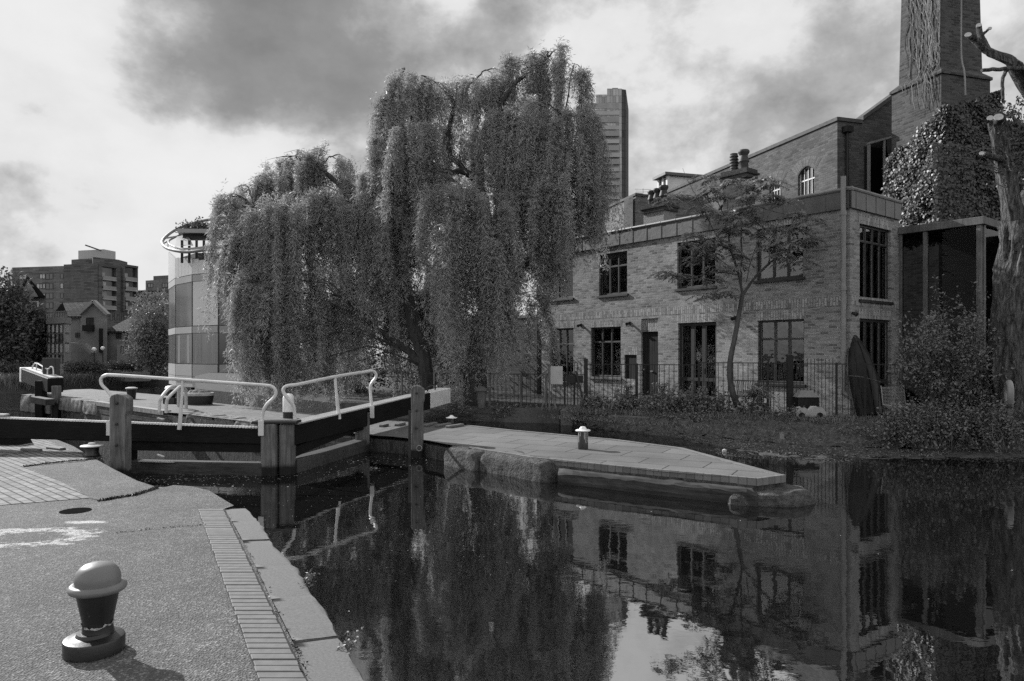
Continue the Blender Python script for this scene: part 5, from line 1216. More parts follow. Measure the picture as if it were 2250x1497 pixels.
CLU = [(1470, 597), (1490, 605), (1510, 535), (1525, 512), (1540, 545), (1555, 612), (1560, 555), (1532, 567), (1600, 470), (1592, 430), (1555, 388), (1640, 430), (1680, 392), (1665, 412), (1702, 400), (1620, 480), (1600, 505), (1650, 455), (1690, 430), (1700, 500), (1745, 470), (1722, 500), (1782, 480), (1765, 492), (1700, 530), (1682, 545), (1732, 540), (1712, 560), (1742, 575), (1785, 525), (1760, 535), (1600, 640), (1562, 646), (1580, 587), (1620, 560), (1572, 528), (1492, 430), (1465, 436), (1570, 412), (1625, 500), (1660, 480), (1720, 440), (1580, 470), (1545, 455), (1610, 400), (1640, 470), (1670, 515), (1590, 540), (1650, 400), (1560, 430), (1750, 505), (1620, 585)]
C, D, Nn = [], [], []
for i, (px, py) in enumerate(CLU):
    c = np.array(P(px, py, 17.75 + rng.gauss(0, .3))); 
    for k in range(14):                                        # a fan of compound leaves
        a = rng.uniform(0, 6.28); L = rng.uniform(.22, .42); d = np.array([math.cos(a), math.sin(a)*.8, 0])
        o = c + np.array([rng.gauss(0, .10), rng.gauss(0, .1), rng.gauss(0, .05)])
        for j in range(9):
            t = (j+1)/9; q = o + d*L*t - np.array([0, 0, .16*L*t*t*2.2]); 
            for sgn in (-1, 1):
                s = np.array([-d[1], d[0], 0])*sgn; C.append(q); D.append(s*.9 + d*.5 + np.array([0, 0, -.45 + rng.gauss(0, .15)])); Nn.append([rng.gauss(-.3, .6), rng.gauss(-.2, .6), .8])
C, D, Nn = np.array(C), unit(np.array(D)), np.array(Nn); V, Fc = leaf_quads(C, D, nrg.uniform(.07, .13, len(C)), nrg.uniform(.028, .045, len(C)), Nn); npmesh('crown', V, Fc, M_YOUNG, yt)
# small sprouts on the young trunk's foot are left to the shrubs below
for (px, py, Y, rr_, hh, ns, lab) in ((1310, 905, 19.6, .5, .55, 16, 'low leafy plant by the tall gate post'), (1375, 912, 19.2, .75, .75, 26, 'spreading leafy plant under the meter cupboard'), (1440, 920, 18.8, .7, .8, 24, 'leafy plant in front of the dark house door'), (1505, 925, 18.4, .8, 1.0, 30, 'tallest leafy shrub at the fence, before the french door'), (1560, 925, 18.2, .7, .9, 28, 'dense shrub left of the young tree trunk'), (1655, 925, 17.7, .5, .5, 18, 'small shrub at the right of the young tree foot'), (1725, 922, 17.2, .35, .35, 12, 'tiny plant at the foot of the double fence post')):
    shrub(P(px, py+4, Y-.25), rr_*1.1, hh*1.05, int(ns*1.7), lab, 50, .085, .045, None, 'plants along the iron fence')
# trailing ivy over the concrete wall
for px in (1010, 1110, 1150):
    r0 = P(px, 893, 20.4); root = thing('trailing_ivy', {1010: 'small ivy trail with pale leaves on the concrete wall left of the bin', 1110: 'ivy trail hanging over the concrete wall right of the bin', 1150: 'wide ivy cushion on the concrete wall below the fence'}[px], 'ivy', r0)
    st = []
    for k in range(12):
        b = r0 + Vector((rng.uniform(-.35, .35), -.15, .03)); st.append([b, b + Vector((rng.gauss(0, .06), -.08, -.08)), b + Vector((rng.gauss(0, .1), -.09, -rng.uniform(.15, .4)))])
    stemplant(root, st, 26, .06, .05, M_BUSH, M_BARK, .004)
# the gnarled old tree at the right
gt = thing('gnarled_tree', 'gnarled old tree with deeply ridged bark and sawn stubs at the right edge', 'tree', P(2218, 905, 14.6))
def gnarl(mb, pts, radii, n=20, seed=0, amp=.10):
    rr = random.Random(seed); p = smoothpath([P(*q) for q in pts], 9); m = len(p); vs = []
    ph = [rr.uniform(0, 6.28) for _ in range(6)]
    for i, q in enumerate(p):
        f = i/(m-1)*(len(radii)-1); k = min(int(f), len(radii)-2); r = radii[k] + (radii[k+1]-radii[k])*(f-k)
        for j in range(n):
            a = 2*math.pi*j/n
            rd = r*(1 + amp*math.sin(5*a + ph[0] + i*.11) + amp*.8*math.sin(9*a + ph[1] - i*.16) + amp*.6*math.sin(13*a + ph[2] + i*.23) + amp*.7*math.sin(2*a + ph[3] + i*.35) + rr.gauss(0, amp*.22))
            vs.append(q + Vector((math.cos(a)*rd, math.sin(a)*rd, rr.gauss(0, .004))) if abs((p[min(i+1, m-1)]-p[max(i-1, 0)]).normalized().z) > .5 else q + Vector((math.cos(a)*rd*.6, math.sin(a)*rd*.5, math.sin(a+.7)*rd)))
    fs = [(i*n+j, i*n+(j+1) % n, (i+1)*n+(j+1) % n, (i+1)*n+j) for i in range(m-1) for j in range(n)] + [tuple(range(n))[::-1], tuple(range((m-1)*n, m*n))]
    mb.add(vs, fs)
mb = MB()
gnarl(mb, [(2212, 960, 14.6), (2214, 880, 14.6), (2210, 800, 14.6), (2214, 700, 14.6), (2226, 600, 14.6), (2238, 540, 14.6), (2240, 490, 14.6)], [.31, .29, .27, .27, .30, .34, .31], 48, 1, .10)
gnarl(mb, [(2232, 530, 14.6), (2226, 470, 14.6), (2218, 420, 14.6), (2206, 360, 14.6), (2196, 300, 14.6), (2190, 268, 14.55)], [.24, .19, .17, .16, .15, .15], 22, 2, .08)
gnarl(mb, [(2244, 520, 14.7), (2262, 440, 14.8), (2290, 380, 14.8), (2300, 300, 14.8), (2285, 220, 14.7), (2262, 175, 14.6)], [.26, .22, .20, .18, .17, .15], 22, 3, .08)
gnarl(mb, [(2285, 230, 14.7), (2240, 160, 14.5), (2222, 135, 14.4), (2190, 122, 14.3), (2168, 112, 14.3), (2150, 95, 14.3), (2132, 80, 14.3)], [.17, .15, .13, .11, .095, .085, .07], 16, 4, .07)
gnarl(mb, [(2172, 116, 14.3), (2160, 92, 14.3), (2154, 76, 14.3), (2151, 57, 14.3)], [.08, .065, .055, .05], 14, 5, .05)
gnarl(mb, [(2157, 78, 14.3), (2166, 70, 14.3), (2173, 64, 14.25)], [.045, .04, .038], 12, 6, .05)
branch_tube(mb, [P(2290, 150, 14.3), P(2230, 150, 14.2), P(2190, 152, 14.1), P(2157, 155, 14.0)], .045, .035, 8, 4, .006)
branch_tube(mb, [P(2216, 150, 14.3), P(2204, 170, 14.2), P(2203, 195, 14.2), P(2204, 218, 14.2)], .035, .028, 8, 4, .006)
branch_tube(mb, [P(2200, 350, 14.5), P(2180, 345, 14.3), P(2160, 338, 14.2)], .07, .05, 9, 3)
branch_tube(mb, [P(2213, 318, 14.6), P(2240, 316, 14.5), P(2280, 314, 14.5)], .03, .03, 7, 3)
branch_tube(mb, [P(2222, 355, 14.6), P(2250, 360, 14.5), P(2290, 362, 14.5)], .035, .04, 7, 3)
branch_tube(mb, [P(2192, 268, 14.5), P(2197, 262, 14.4), P(2201, 256, 14.3)], .10, .085, 10, 3)
mb.build('trunk', M_BARKL, gt, True)
for (px, py, Y, rr_) in ((2176, 260, 14.38, .062), (2194, 258, 14.26, .085), (2127, 77, 14.26, .06), (2151, 56, 14.25, .05), (2175, 63, 14.2, .036), (2157, 337.5, 14.17, .045)):
    c = P(px, py, Y); mb = MB(); o = mb.lathe([(0, -.012), (rr_*.8, -.012), (rr_, 0), (rr_, .012), (0, .012)], (0, 0, 0), 14).build('sawn_face', M_CUT, gt, True); o.matrix_basis = Matrix.Translation(c) @ Vector((-.35, -.75, .45)).to_track_quat('Z', 'Y').to_matrix().to_4x4()
mb = MB(); C, D = [], []
for k in range(34):
    b = P(2205 + rng.uniform(-8, 60), rng.uniform(240, 480), 14.6 + rng.uniform(-.3, .3)); e = b + Vector((rng.uniform(-.7, .4), rng.uniform(-.4, .2), rng.uniform(-.1, .5)))
    branch_tube(mb, [b, b.lerp(e, .5) + Vector((0, 0, .06)), e], .009, .003, 4, 3, .01)
    for j in range(16): t = rng.random(); C.append(b.lerp(e, .3+.7*t) + Vector((rng.gauss(0, .04), rng.gauss(0, .04), rng.gauss(0, .04)))); D.append((rng.gauss(0, 1), rng.gauss(0, 1), rng.gauss(-.2, .6)))
for (x0, y0, x1, y1) in ((2190, 370, 2072, 345), (2185, 362, 2095, 315), (2190, 375, 2085, 350), (2192, 380, 2140, 372), (2190, 330, 2120, 340)):
    branch_tube(mb, [P(x0, y0, 14.6), P((x0+x1)/2, (y0+y1)/2-8, 14.4), P(x1, y1, 14.3)], .014, .004, 4, 4, .015)
mb.build('twigs', M_GREY, gt, True); V, Fc = leaf_quads(np.array(C), unit(np.array(D)), nrg.uniform(.05, .09, len(C)), nrg.uniform(.03, .05, len(C))); npmesh('leaves', V, Fc, M_IVY, gt)
# ivy over the chimney foot
def ivy(name, label, faces, n, loc):
    root = thing(name, label, 'ivy', loc); C, D, Nn = [], [], []
    for (o, du, dn, ulen, z0, ztop, wgt) in faces:
        for k in range(int(n*wgt)):
            u = rng.uniform(-.25, ulen+.25); zt = ztop(u); z = z0 + (zt - z0)*rng.random()
            bulge = .08 + .34*max(0, min(1, (zt - z)/2.2)) + .05*math.sin(u*5+z*3) + rng.gauss(0, .07)
            C.append(o + du*u + dn*bulge + Vector((0, 0, z))); nn = dn + Vector((rng.gauss(0, .45), rng.gauss(0, .45), rng.gauss(.25, .4)))
            Nn.append(nn); dd = Vector((rng.gauss(0, .5), rng.gauss(0, .5), -1)); D.append(dd - nn*(dd.dot(nn)/nn.length_squared))
    n_ = len(C); D = unit(np.array(D)); Nn = np.array(Nn); C = np.array(C)
    S = unit(np.cross(D, Nn)); L = nrg.uniform(.055, .11, (n_, 1)); 
    # heart-shaped five-cornered leaves
    V = np.stack([C, C + D*L*.25 + S*L*.5, C + D*L, C + D*L*.25 - S*L*.5], axis=1).reshape(-1, 3); Fc = np.arange(4*n_).reshape(n_, 4)
    npmesh('foliage', V, Fc, M_IVY, root); return root
zi = lambda y: ZY(y, 21.5)
ivy('ivy', 'thick ivy wrapped round the foot of the tall chimney', [
    (CK - MR*.1 - ML*.17 + ML*0, ML, -MR, 1.7, zi(500), lambda u: zi(245 + 38*max(0, u) + 6*math.sin(u*7)), 1.0),
    (CK - ML*.17, MR, -ML, 1.75, zi(500), lambda u: zi(240 - 26*max(0, u)), 1.15),
    (CK - MR*.55 - ML*.5, (MR-ML*.0), (-ML-MR).normalized(), .9, zi(520), lambda u: zi(330), .5)], 18000, CK)
iw = MB(); ivo = P(2150, 300, 20.6); iw.obox(Vector((ivo.x-.2, 21.9, 0)), MR*6, ML*.3, Vector((0, 0, zi(238)))); tag(iw.build('garden_wall', M_CHIM), 'tall brick wall behind the gnarled tree, covered in ivy', 'wall')
ivy('ivy', 'dark ivy over the tall wall behind the gnarled tree', [(Vector((ivo.x-.2, 21.9, 0)), MR, -ML, 4.5, zi(560), lambda u: zi(222 + 10*math.sin(u*4)), 1.0)], 13000, ivo)
# dead creeper stems on the chimney shaft
cv = thing('bare_creeper', 'pale bare creeper stems clinging to the left face of the chimney', 'creeper', CK + Vector((0, 0, zl_))); mb = MB()
for k in range(95):
    x = rng.uniform(.05, 1.25); z = zl_ + rng.uniform(1.2, 4.4); pts = []; dx = 0
    for j in range(9):
        f = (z - zl_)/ (19-zl_)*.16; pts.append(CK + ML*(x) + MR*(f - .03 if z > zl_+.2 else -.22) + Vector((0, 0, z))); z -= rng.uniform(.15, .38); x = max(.03, min(1.35, x + rng.gauss(-.02, .07)))
        if z < zl_ - 1.6: break
    if len(pts) > 2: mb.tube(pts, [.016 - .010*i/len(pts) for i in range(len(pts))], 4)
mb.build('stems', plain('dry stem', .14, .28, 10, .9, 0), cv, True)
# the big bush and the brambles at the water's edge
bb = thing('bush', 'large loose bush with tall shoots in front of the conservatory', 'bush', P(2090, 930, 14.9)); st = []
for (x0, x1, y1, Y) in [(2080, 2052, 600, 14.9), (2090, 2062, 640, 14.8), (2110, 2105, 640, 15), (2120, 2150, 610, 14.9), (2125, 2165, 640, 14.7), (2060, 1985, 700, 14.9), (2070, 2000, 690, 15.1), (2060, 1970, 760, 14.8), (2050, 1965, 720, 15), (2110, 2200, 700, 14.6), (2100, 2230, 800, 14.3)]:
    b = P(x0, 930, Y); e = P(x1, y1, Y); st.append([b, b.lerp(e, .5) + Vector((rng.gauss(0, .1), rng.gauss(0, .1), .1)), e])
for k in range(150):
    x1 = rng.uniform(1975, 2225); f = abs(x1-2100)/130; y1 = 655 + 150*f*f*rng.uniform(.7, 1.1) + rng.uniform(0, 190 if x1 > 2050 else 60); b = P(rng.uniform(2040, 2150), 935, 14.9 + rng.uniform(-.5, .5)); e = P(x1, y1, 14.9 + rng.uniform(-.8, .7))
    st.append([b, b.lerp(e, .55) + Vector((rng.gauss(0, .15), rng.gauss(0, .15), .22)), e])
stemplant(bb, st, 85, .08, .036, M_BUSH, M_BARK, .009, spread=.065)
br_ = thing('bramble_bush', 'tangled bramble mound spilling into the water at the right', 'bush', P(2100, 980, 14)); st = []
for k in range(190):
    b = P(rng.uniform(1950, 2260), rng.uniform(935, 975), 14.3 + rng.uniform(-.3, .5)); az = rng.uniform(-2.8, -.3); rc_ = rng.uniform(.3, .95); hh = rng.uniform(.15, .65)
    st.append([b, b + Vector((math.cos(az)*rc_*.5, math.sin(az)*rc_*.5, hh)), b + Vector((math.cos(az)*rc_, math.sin(az)*rc_, max(-.3-b.z+.03, hh*rng.uniform(-.6, .5))))])
stemplant(br_, st, 55, .06, .035, M_BUSH, M_BARK, .006, spread=.07)
mb = MB()
for k in range(26):
    b = P(rng.uniform(2030, 2250), rng.uniform(900, 960), 14.1 + rng.uniform(-.2, .3)); e = b + Vector((rng.uniform(-.6, .7), -rng.uniform(.2, .9), -.2-b.z)); branch_tube(mb, [b, b.lerp(e, .4) + Vector((0, 0, .3)), e], .007, .004, 4, 4, .02)
mb.build('bare_cane', plain('dry cane', .05, .11, 10, .9, 0), br_, True)
# grass and weeds scattered on the bank
def scatter_grass(name, pts, n, hgt, mat, jit=.4, zf=None, lean=.35, wid=.008):
    C, D = [], []; pts = [Vector((p[0], p[1], 0)) for p in pts]
    for k in range(n):
        t = rng.random()*(len(pts)-1); i = int(t); p = pts[i].lerp(pts[i+1], t-i) + Vector((rng.uniform(-jit, jit), rng.uniform(-jit, jit), 0)); p.z = zf(p) if zf else BZ
        C.append(p); D.append((rng.gauss(0, lean), rng.gauss(0, lean), 1))
    n = len(C); return stuff(npmesh(name, *leaf_quads(np.array(C), unit(np.array(D)), nrg.uniform(hgt*.4, hgt*1.1, n), wid), mat))
scatter_grass('bank_grass', bt[:8], 9000, .2, M_BUSH, .45, lambda p: BZ-.01, .5, .016)
scatter_grass('bank_weeds', [((a[0]+b[0])/2, (a[1]+b[1])/2) for a, b in zip(bt[:7], bl[:7])], 5000, .08, M_BUSH, .75, lambda p: -.08, .8, .02)
# ================================================================ GARDEN RAILINGS AND THINGS
def railing(root, a, b, zt, zb, step, posts, bw_=.014, over=0.0, pw_=.05, pmat=None, pz=None):
    a, b = Vector((a[0], a[1], 0)), Vector((b[0], b[1], 0)); L = (b-a).length; d = (b-a)/L; mb = MB(); n = int(L/step); mb.__init__()
    for k in range(1, n): p = a + d*L*k/n; mb.box((p.x, p.y, (zt+over+zb)/2), (bw_, bw_, zt+over-zb), math.atan2(d.y, d.x))
    mb.build('bar_panel', M_RAIL, root)
    mb = MB(); mb.bar(a + Vector((0, 0, zt)), b + Vector((0, 0, zt)), .04, .022); mb.build('top_rail', M_RAIL, root)
    mb = MB(); mb.bar(a + Vector((0, 0, zb+.05)), b + Vector((0, 0, zb+.05)), .035, .02); mb.build('bottom_rail', M_RAIL, root)
    for f in posts: p = a + d*L*f; MB().box((p.x, p.y, ((pz or zt)+.03-.05)/2), (pw_, pw_, (pz or zt)+.03+.05), math.atan2(d.y, d.x)).build('post', pmat or M_RAIL, root)
FP = lambda px, Y: ((px-CX)/F*Y, Y)
f0, f1, f2, f3, f4, f5 = FP(1287, 20.0), FP(1536, 18.55), FP(1735, 17.5), FP(1838, 17.0), FP(1882, 16.75), FP(2160, 15.6)
fe = thing('iron_fence', 'long black iron railing fence along the house garden', 'fence', (f0[0], f0[1], BZ))
railing(fe, f0, f1, 1.315, .08, .125, (.0, .47)); railing(fe, f1, f2, 1.375, .08, .12, (0, .77)); railing(fe, f3, f5, 1.36, .06, .125, (0.0, .21, .62, 1))
MB().box((f0[0], f0[1]-.03, .72), (.10, .10, 1.5)).build('post', M_RAIL, fe); MB().box((f2[0], f2[1], .76), (.12, .12, 1.62)).build('post', M_RAIL, fe)
gt2 = thing('garden_gate', 'close barred black garden gate by the white toy car', 'gate', (f2[0], f2[1], BZ)); railing(gt2, f2, f3, 1.36, .08, .075, (1.0,), .013, .13)
fl = thing('iron_fence', 'low railing with paler posts under the hanging willow', 'fence', (*FP(1060, 20.6), BZ))
railing(fl, FP(866, 21.6), FP(1240, 20.0), 1.03, .12, .12, (.05, .25, .42, .58, .76, .9), .012, 0, .055, M_GREY)
g2 = thing('garden_gate', 'tall dark barred gate beside the blank white sign', 'gate', (*FP(1262, 20), BZ)); railing(g2, FP(1240, 20.05), FP(1284, 20.02), 1.02, .06, .085, (0.02, .5), .02, .33, .05)
MB().box((*FP(1263, 19.95), .90), (.46, .05, .20)).build('lock_plate', M_RAIL, g2)
MB().bar(P(1265, 815, 19.9), P(1286, 898, 19.7), .05, .05, (0, 1, 0)).build('prop', M_RAIL, g2)
sg = P(1223, 825, 19.95); tag(MB().box(sg, (.34, .02, .50)).build('sign_board', whitepaint('blank board', .45, .9), None, False, .004), 'small blank white sign board on the railing beside the dark gate', 'sign')
st_ = thing('stake_tripod', 'rough timber stakes leaning together in front of the white sign', 'stakes', P(1207, 905, 19.8))
for (x0, y0, x1, y1) in ((1207, 800, 1207, 903), (1207, 812, 1190, 902), (1208, 860, 1226, 906), (1207, 810, 1180, 832)): MB().bar(P(x0, y0, 19.75), P(x1, y1, 19.6), .04, .04, (0, 1, 0)).build('stake', M_GREY, st_)
bn = thing('litter_bin', 'hooded tapering wooden bin under the willow', 'bin', P(1058, 893, 20.2)); c = P(1058, 893, 20.2); c.z = .09
MB().lathe([(.10, 0), (.15, .46), (.15, .48)], c, 8).build('body', M_GREY, bn); MB().lathe([(.20, .48), (.19, .52), (.06, .60), (0, .61)], c, 8).build('hood', M_GREY, bn)
# dinghy stood on end against the side wall
dg = thing('dinghy', 'dark clinker dinghy stood on end against the house corner', 'boat', P(1905, 912, 17.35)); p0, p1 = P(1909, 914, 17.25), P(1876, 738, 17.8)
ax = (p1-p0).normalized(); nn = (Vector((.15, -1, .05)) - ax*Vector((.15, -1, .05)).dot(ax)).normalized(); ss = ax.cross(nn); vs = []; NS, NA = 22, 15
wB = lambda t: .36*(1 - .15*(1-t)**2)*max(.0, 1-max(0, (t-.25)/.78)**2.4) + .02
for i in range(NS+1):
    t = i/NS
    for j in range(NA):
        a = math.pi*(j/(NA-1)); st2 = .012*(j % 3 == 0); vs.append(p0.lerp(p1, t) + ss*math.cos(a)*wB(t) + nn*(math.sin(a)**.8*(wB(t)*.75 + .02) + st2))
fs = [(i*NA+j, i*NA+j+1, (i+1)*NA+j+1, (i+1)*NA+j) for i in range(NS) for j in range(NA-1)] + [tuple(range(NA)), tuple(range(NS*NA, NS*NA+NA))[::-1]]
MB().add(vs, fs).build('hull', plain('dark hull paint', .008, .022, 5, .5, .2, 12, .01, spec=.2), dg, True)
for aa in (.25, .5, .75):
    MB().tube([p0.lerp(p1, t/12) + ss*math.cos(math.pi*aa)*wB(t/12) + nn*(math.sin(math.pi*aa)**.8*(wB(t/12)*.75+.02)+.012) for t in range(12)], .012, 5).build('strake', M_RAIL, dg, True)
for sg_ in (-1, 1): MB().tube([p0.lerp(p1, t/12) + ss*sg_*(wB(t/12)+.005) for t in range(13)], .020, 6).build('gunwale', M_GREY, dg, True)
MB().tube(smoothpath([P(1862, 718, 17.6), P(1871, 735, 17.5), P(1880, 742, 17.4)], 4), .008, 5).build('rope', M_GREY, dg, True); rp_ = MB(); rp_.tube(smoothpath([P(1866, 826, 17.1), P(1895, 829, 16.95), P(1935, 840, 17.1)], 4), .012, 5); rp_.build('rope', M_GREY, dg, True)
# white toy car
tcx = P(1776, 914, 16.95); tcx.z = BZ+.04; tg = thing('toy_car', 'white ride-on toy car behind the garden gate', 'toy car', tcx); mb = MB()
prof = [(-.32, .07), (-.32, .17), (-.27, .22), (-.15, .24), (-.06, .17), (.06, .17), (.12, .25), (.24, .25), (.31, .18), (.33, .07)]
n = len(prof); vs = [(tcx.x+a, tcx.y-.15, tcx.z+z) for a, z in prof] + [(tcx.x+a, tcx.y+.15, tcx.z+z) for a, z in prof]
mb.add(vs, [tuple(range(n))[::-1], tuple(range(n, 2*n))] + [(i, (i+1) % n, n+(i+1) % n, n+i)[::-1] for i in range(n)]); mb.build('body', M_WHITE3, tg, False, .025, 2)
for dx in (-.21, .21):
    for dy in (-.15, .15): o = MB().lathe([(0, -.03), (.07, -.03), (.078, 0), (.07, .03), (0, .03)], (0, 0, 0), 14).build('wheel', M_RAIL, tg, True); o.matrix_basis = Matrix.Translation((tcx.x+dx, tcx.y+dy, tcx.z+.07)) @ Matrix.Rotation(R(90), 4, 'X')
bx = P(1770, 893, 17.4); bq = thing('garden_trolley', 'dark garden trolley with sloping grey lid behind the toy car', 'trolley', (bx.x, bx.y, BZ)); zz = ZY(872, 17.4)
MB().box((bx.x, bx.y, (BZ+.25+zz)/2), (.5, .4, zz-BZ-.25)).build('box', M_RAIL, bq, False, .01); mb = MB()
mb.add([(bx.x+a, bx.y+b, z) for z, s in ((zz, 1), (zz+.16, .55)) for a, b in ((-.29*s, -.24*s), (.29*s, -.24*s), (.29*s, .24*s), (-.29*s, .24*s))], [(0, 1, 5, 4), (1, 2, 6, 5), (2, 3, 7, 6), (3, 0, 4, 7), (4, 5, 6, 7)]); mb.build('lid', M_PIPE, bq)
for a in (-.22, .22):
    for b in (-.16, .16): MB().box((bx.x+a, bx.y+b, BZ+.15), (.03, .03, .3)).build('leg', M_RAIL, bq)
# iron bench by the wall
bo = FW.pt(FW.u(1718), 0, .45); bd = FW.d; bnch = thing('iron_bench', 'black iron garden bench under the wide ground floor window', 'bench', (bo.x, bo.y, BZ)); Lb_ = 1.35
mb = MB()
for k in range(6): mb.obox(bo + FW.n*(.02+.07*k) + Vector((0, 0, .46)), bd*Lb_, FW.n*.045, Vector((0, 0, .02)))
mb.build('seat', M_RAIL, bnch); mb = MB(); mb.bar(bo + Vector((0, 0, .88)), bo + bd*Lb_ + Vector((0, 0, .88)), .03, .03)
for k in range(20): mb.tube(smoothpath([bo + bd*(Lb_*(k+.5)/20) + Vector((0, 0, .5)), bo + bd*(Lb_*(k+.5)/20+.03) + Vector((0, 0, .7)), bo + bd*(Lb_*(k+.5)/20) + Vector((0, 0, .88))], 3), .008, 4)
mb.build('backrest', M_RAIL, bnch)
for u in (.05, Lb_-.05):
    for o_ in (.02, .42): MB().tube([bo + bd*u + FW.n*o_ + Vector((0, 0, BZ)), bo + bd*u + FW.n*o_ + Vector((0, 0, .46))], .016, 6).build('leg', M_RAIL, bnch, True)
def pot(px, py, Y, r_, h_, label, spiky=False, ph=.3):
    c = P(px, py, Y); c.z = BZ; g = thing('plant_pot', label, 'plant pot', c); MB().lathe([(r_*.75, 0), (r_, h_*.92), (r_*1.08, h_*.93), (r_*1.08, h_), (r_*.9, h_), (r_*.85, h_*.9), (0, h_*.88)], c, 18).build('pot', M_POT, g, True); st = []
    for k in range(60 if spiky else 20):
        a = rng.uniform(0, 6.28); q = c + Vector((0, 0, h_)); rr_ = rng.uniform(.1, 1)*r_*(1.6 if spiky else 1.2); st.append([q, q + Vector((math.cos(a)*rr_*.6, math.sin(a)*rr_*.6, ph*.8)), q + Vector((math.cos(a)*rr_*1.4, math.sin(a)*rr_*1.4, ph*(rng.uniform(.1, .8) if spiky else 1)))])
    stemplant(g, st, 6 if spiky else 22, .22 if spiky else .06, .03, M_BUSH, M_BUSH if spiky else M_BARK, .008 if spiky else .004, spread=.015 if spiky else .03)
pot(1665, 912, 17.7, .22, .34, 'large pot with spiky arching leaves behind the fence', True, .36); pot(1378, 890, 21.6, .24, .34, 'dark pot with sparse plant below the meter cupboard', False, .25); pot(1455, 888, 21.4, .24, .36, 'dark pot with leafy plant right of the house door', False, .28)
# two wire lounge chairs
M_CHAIR = plain('pale wire', .2, .32, 9, .5, 0)
def wchair(px, py, Y, rz, label):
    c = P(px, py, Y); c.z = BZ; g = thing('wire_chair', label, 'chair', c, 'wire garden chairs'); rot_ = Matrix.Rotation(rz, 3, 'Z'); T = lambda x, y, z: c + rot_ @ Vector((x, y, z))
    mb = MB()
    for k in range(13): t = k/12; mb.tube([T(-.3, .22+.05*t, .42+.38*t), T(.3, .22+.05*t, .42+.38*t)], .009, 5)
    mb.build('backrest', M_CHAIR, g, True); mb = MB()
    for k in range(11): t = k/10; mb.tube([T(-.3, -.28+.48*t, .40-.06*math.sin(t*3.1)), T(.3, -.28+.48*t, .40-.06*math.sin(t*3.1))], .009, 5)
    mb.build('seat', M_CHAIR, g, True)
    for s in (-1, 1):
        MB().tube([T(s*.3, .28, .84), T(s*.3, .22, .42), T(s*.3, -.28, .40)], .013, 6).build('side_frame', M_CHAIR, g, True)
        MB().tube(smoothpath([T(s*.3, -.2, .40), T(s*.32, -.36, .02), T(s*.32, .25, .01)], 4), .013, 6).build('leg', M_CHAIR, g, True)
    return g
wchair(1982, 922, 15.9, .25, 'wire garden chair left of the bush, its leg showing'); wchair(2085, 918, 15.8, -.1, 'wire garden chair behind the bush, only its back showing')
# lifebuoy on its stand
lb_ = P(2217, 866, 13.85); lf = thing('lifebuoy', 'pale lifebuoy ring hung edge-on by the gnarled tree', 'lifebuoy', lb_); mb = MB(); vs = []; n1_, n2_ = 28, 10
for i in range(n1_):
    a = 2*math.pi*i/n1_; cc = Vector((math.cos(a)*.10, math.cos(a)*.195, math.sin(a)*.22))
    for j in range(n2_): b = 2*math.pi*j/n2_; e = cc.normalized()*math.cos(b)*.055 + Vector((.89, -.456, 0)).normalized()*math.sin(b)*.055; vs.append(lb_ + cc + e)
mb.add(vs, [(i*n2_+j, i*n2_+(j+1) % n2_, ((i+1) % n1_)*n2_+(j+1) % n2_, ((i+1) % n1_)*n2_+j) for i in range(n1_) for j in range(n2_)]); mb.build('ring', M_PIPE, lf, True)
c = P(2226, 880, 14.0); tag(MB().box((c.x, c.y+.08, .40), (.10, .05, .9)).build('lifebuoy_stand', M_PIPE, None, False, .006), 'narrow pale board standing behind the lifebuoy', 'stand')
# culvert slab and post in the bank
cu = thing('culvert_slab', 'broken concrete culvert slab jutting from the bank', 'concrete slab', P(1400, 935, 18.3)); mb = MB()
mb.box((3.05, 18.35, -.02), (1.1, .6, .12), -.5); mb.build('slab', M_CONC, cu, False, .02)
for dx, dy in ((-.45, .25), (.45, -.25)): MB().box((3.05+dx, 18.35+dy, -.22), (.22, .5, .32), -.5).build('pier', M_CONC, cu, False, .02)
c = G(1250, 935, -.31); tag(MB().box((c.x, c.y+.25, -.12), (.34, .4, .44), -.3).build('concrete_block', plain('pale concrete', .09, .17, 4, .9, .4), None, False, .03), 'squat pale concrete block where the garden wall ends', 'concrete block')
c = P(1718, 962, 15.2); tag(MB().lathe([(.05, -.4), (.05, .20), (.055, .205), (0, .205)], (c.x, c.y, c.z-.1), 10).build('stump_pipe', M_PIPE, None, True), 'short pale pipe standing upright in the muddy bank', 'pipe')
# debris, floating scum and litter
def flakes(name, n, fx, mat, size=(.01, .035)):
    C, D = [], []
    for k in range(n): x, y = fx(); C.append((x, y, WZ+.004 + rng.uniform(0, .001))); a = rng.uniform(0, 6.28); D.append((math.cos(a), math.sin(a), 0))
    n = len(C); nz = np.tile([0, 0, 1.0], (n, 1)) + nrg.normal(0, .05, (n, 3)); L = nrg.uniform(size[0], size[1], n)
    return stuff(npmesh(name, *leaf_quads(np.array(C), np.array(D), L, L*nrg.uniform(.25, .7, n), nz), mat))
def near_gate():
    t = rng.random(); p = Vector((-5.6, 10.9, 0)).lerp(Vector((-2.4, 13.3, 0)), t); 
    return p.x + rng.gauss(0, .9)*.9, p.y - abs(rng.gauss(0, .5)) - .1 + (.35 if t > .6 else 0)
flakes('floating_scum', 800, near_gate, M_FLOAT, (.006, .045))
flakes('floating_specks', 900, lambda: (rng.uniform(-4, 0.5), 6 + 6.5*rng.random()**.7), M_FLOAT, (.004, .014))
flakes('floating_leaves', 26, lambda: (rng.uniform(-2, 7), rng.uniform(3, 9)), M_FLOAT, (.012, .03))
flakes('floating_weed', 2600, lambda: (lambda a: (a, 13.0 + .35*math.sin(a*2) + abs(rng.gauss(0, .9))))(rng.uniform(3.9, 9.5)), plain('duckweed', .04, .16, 20, .9, 0), (.01, .05))
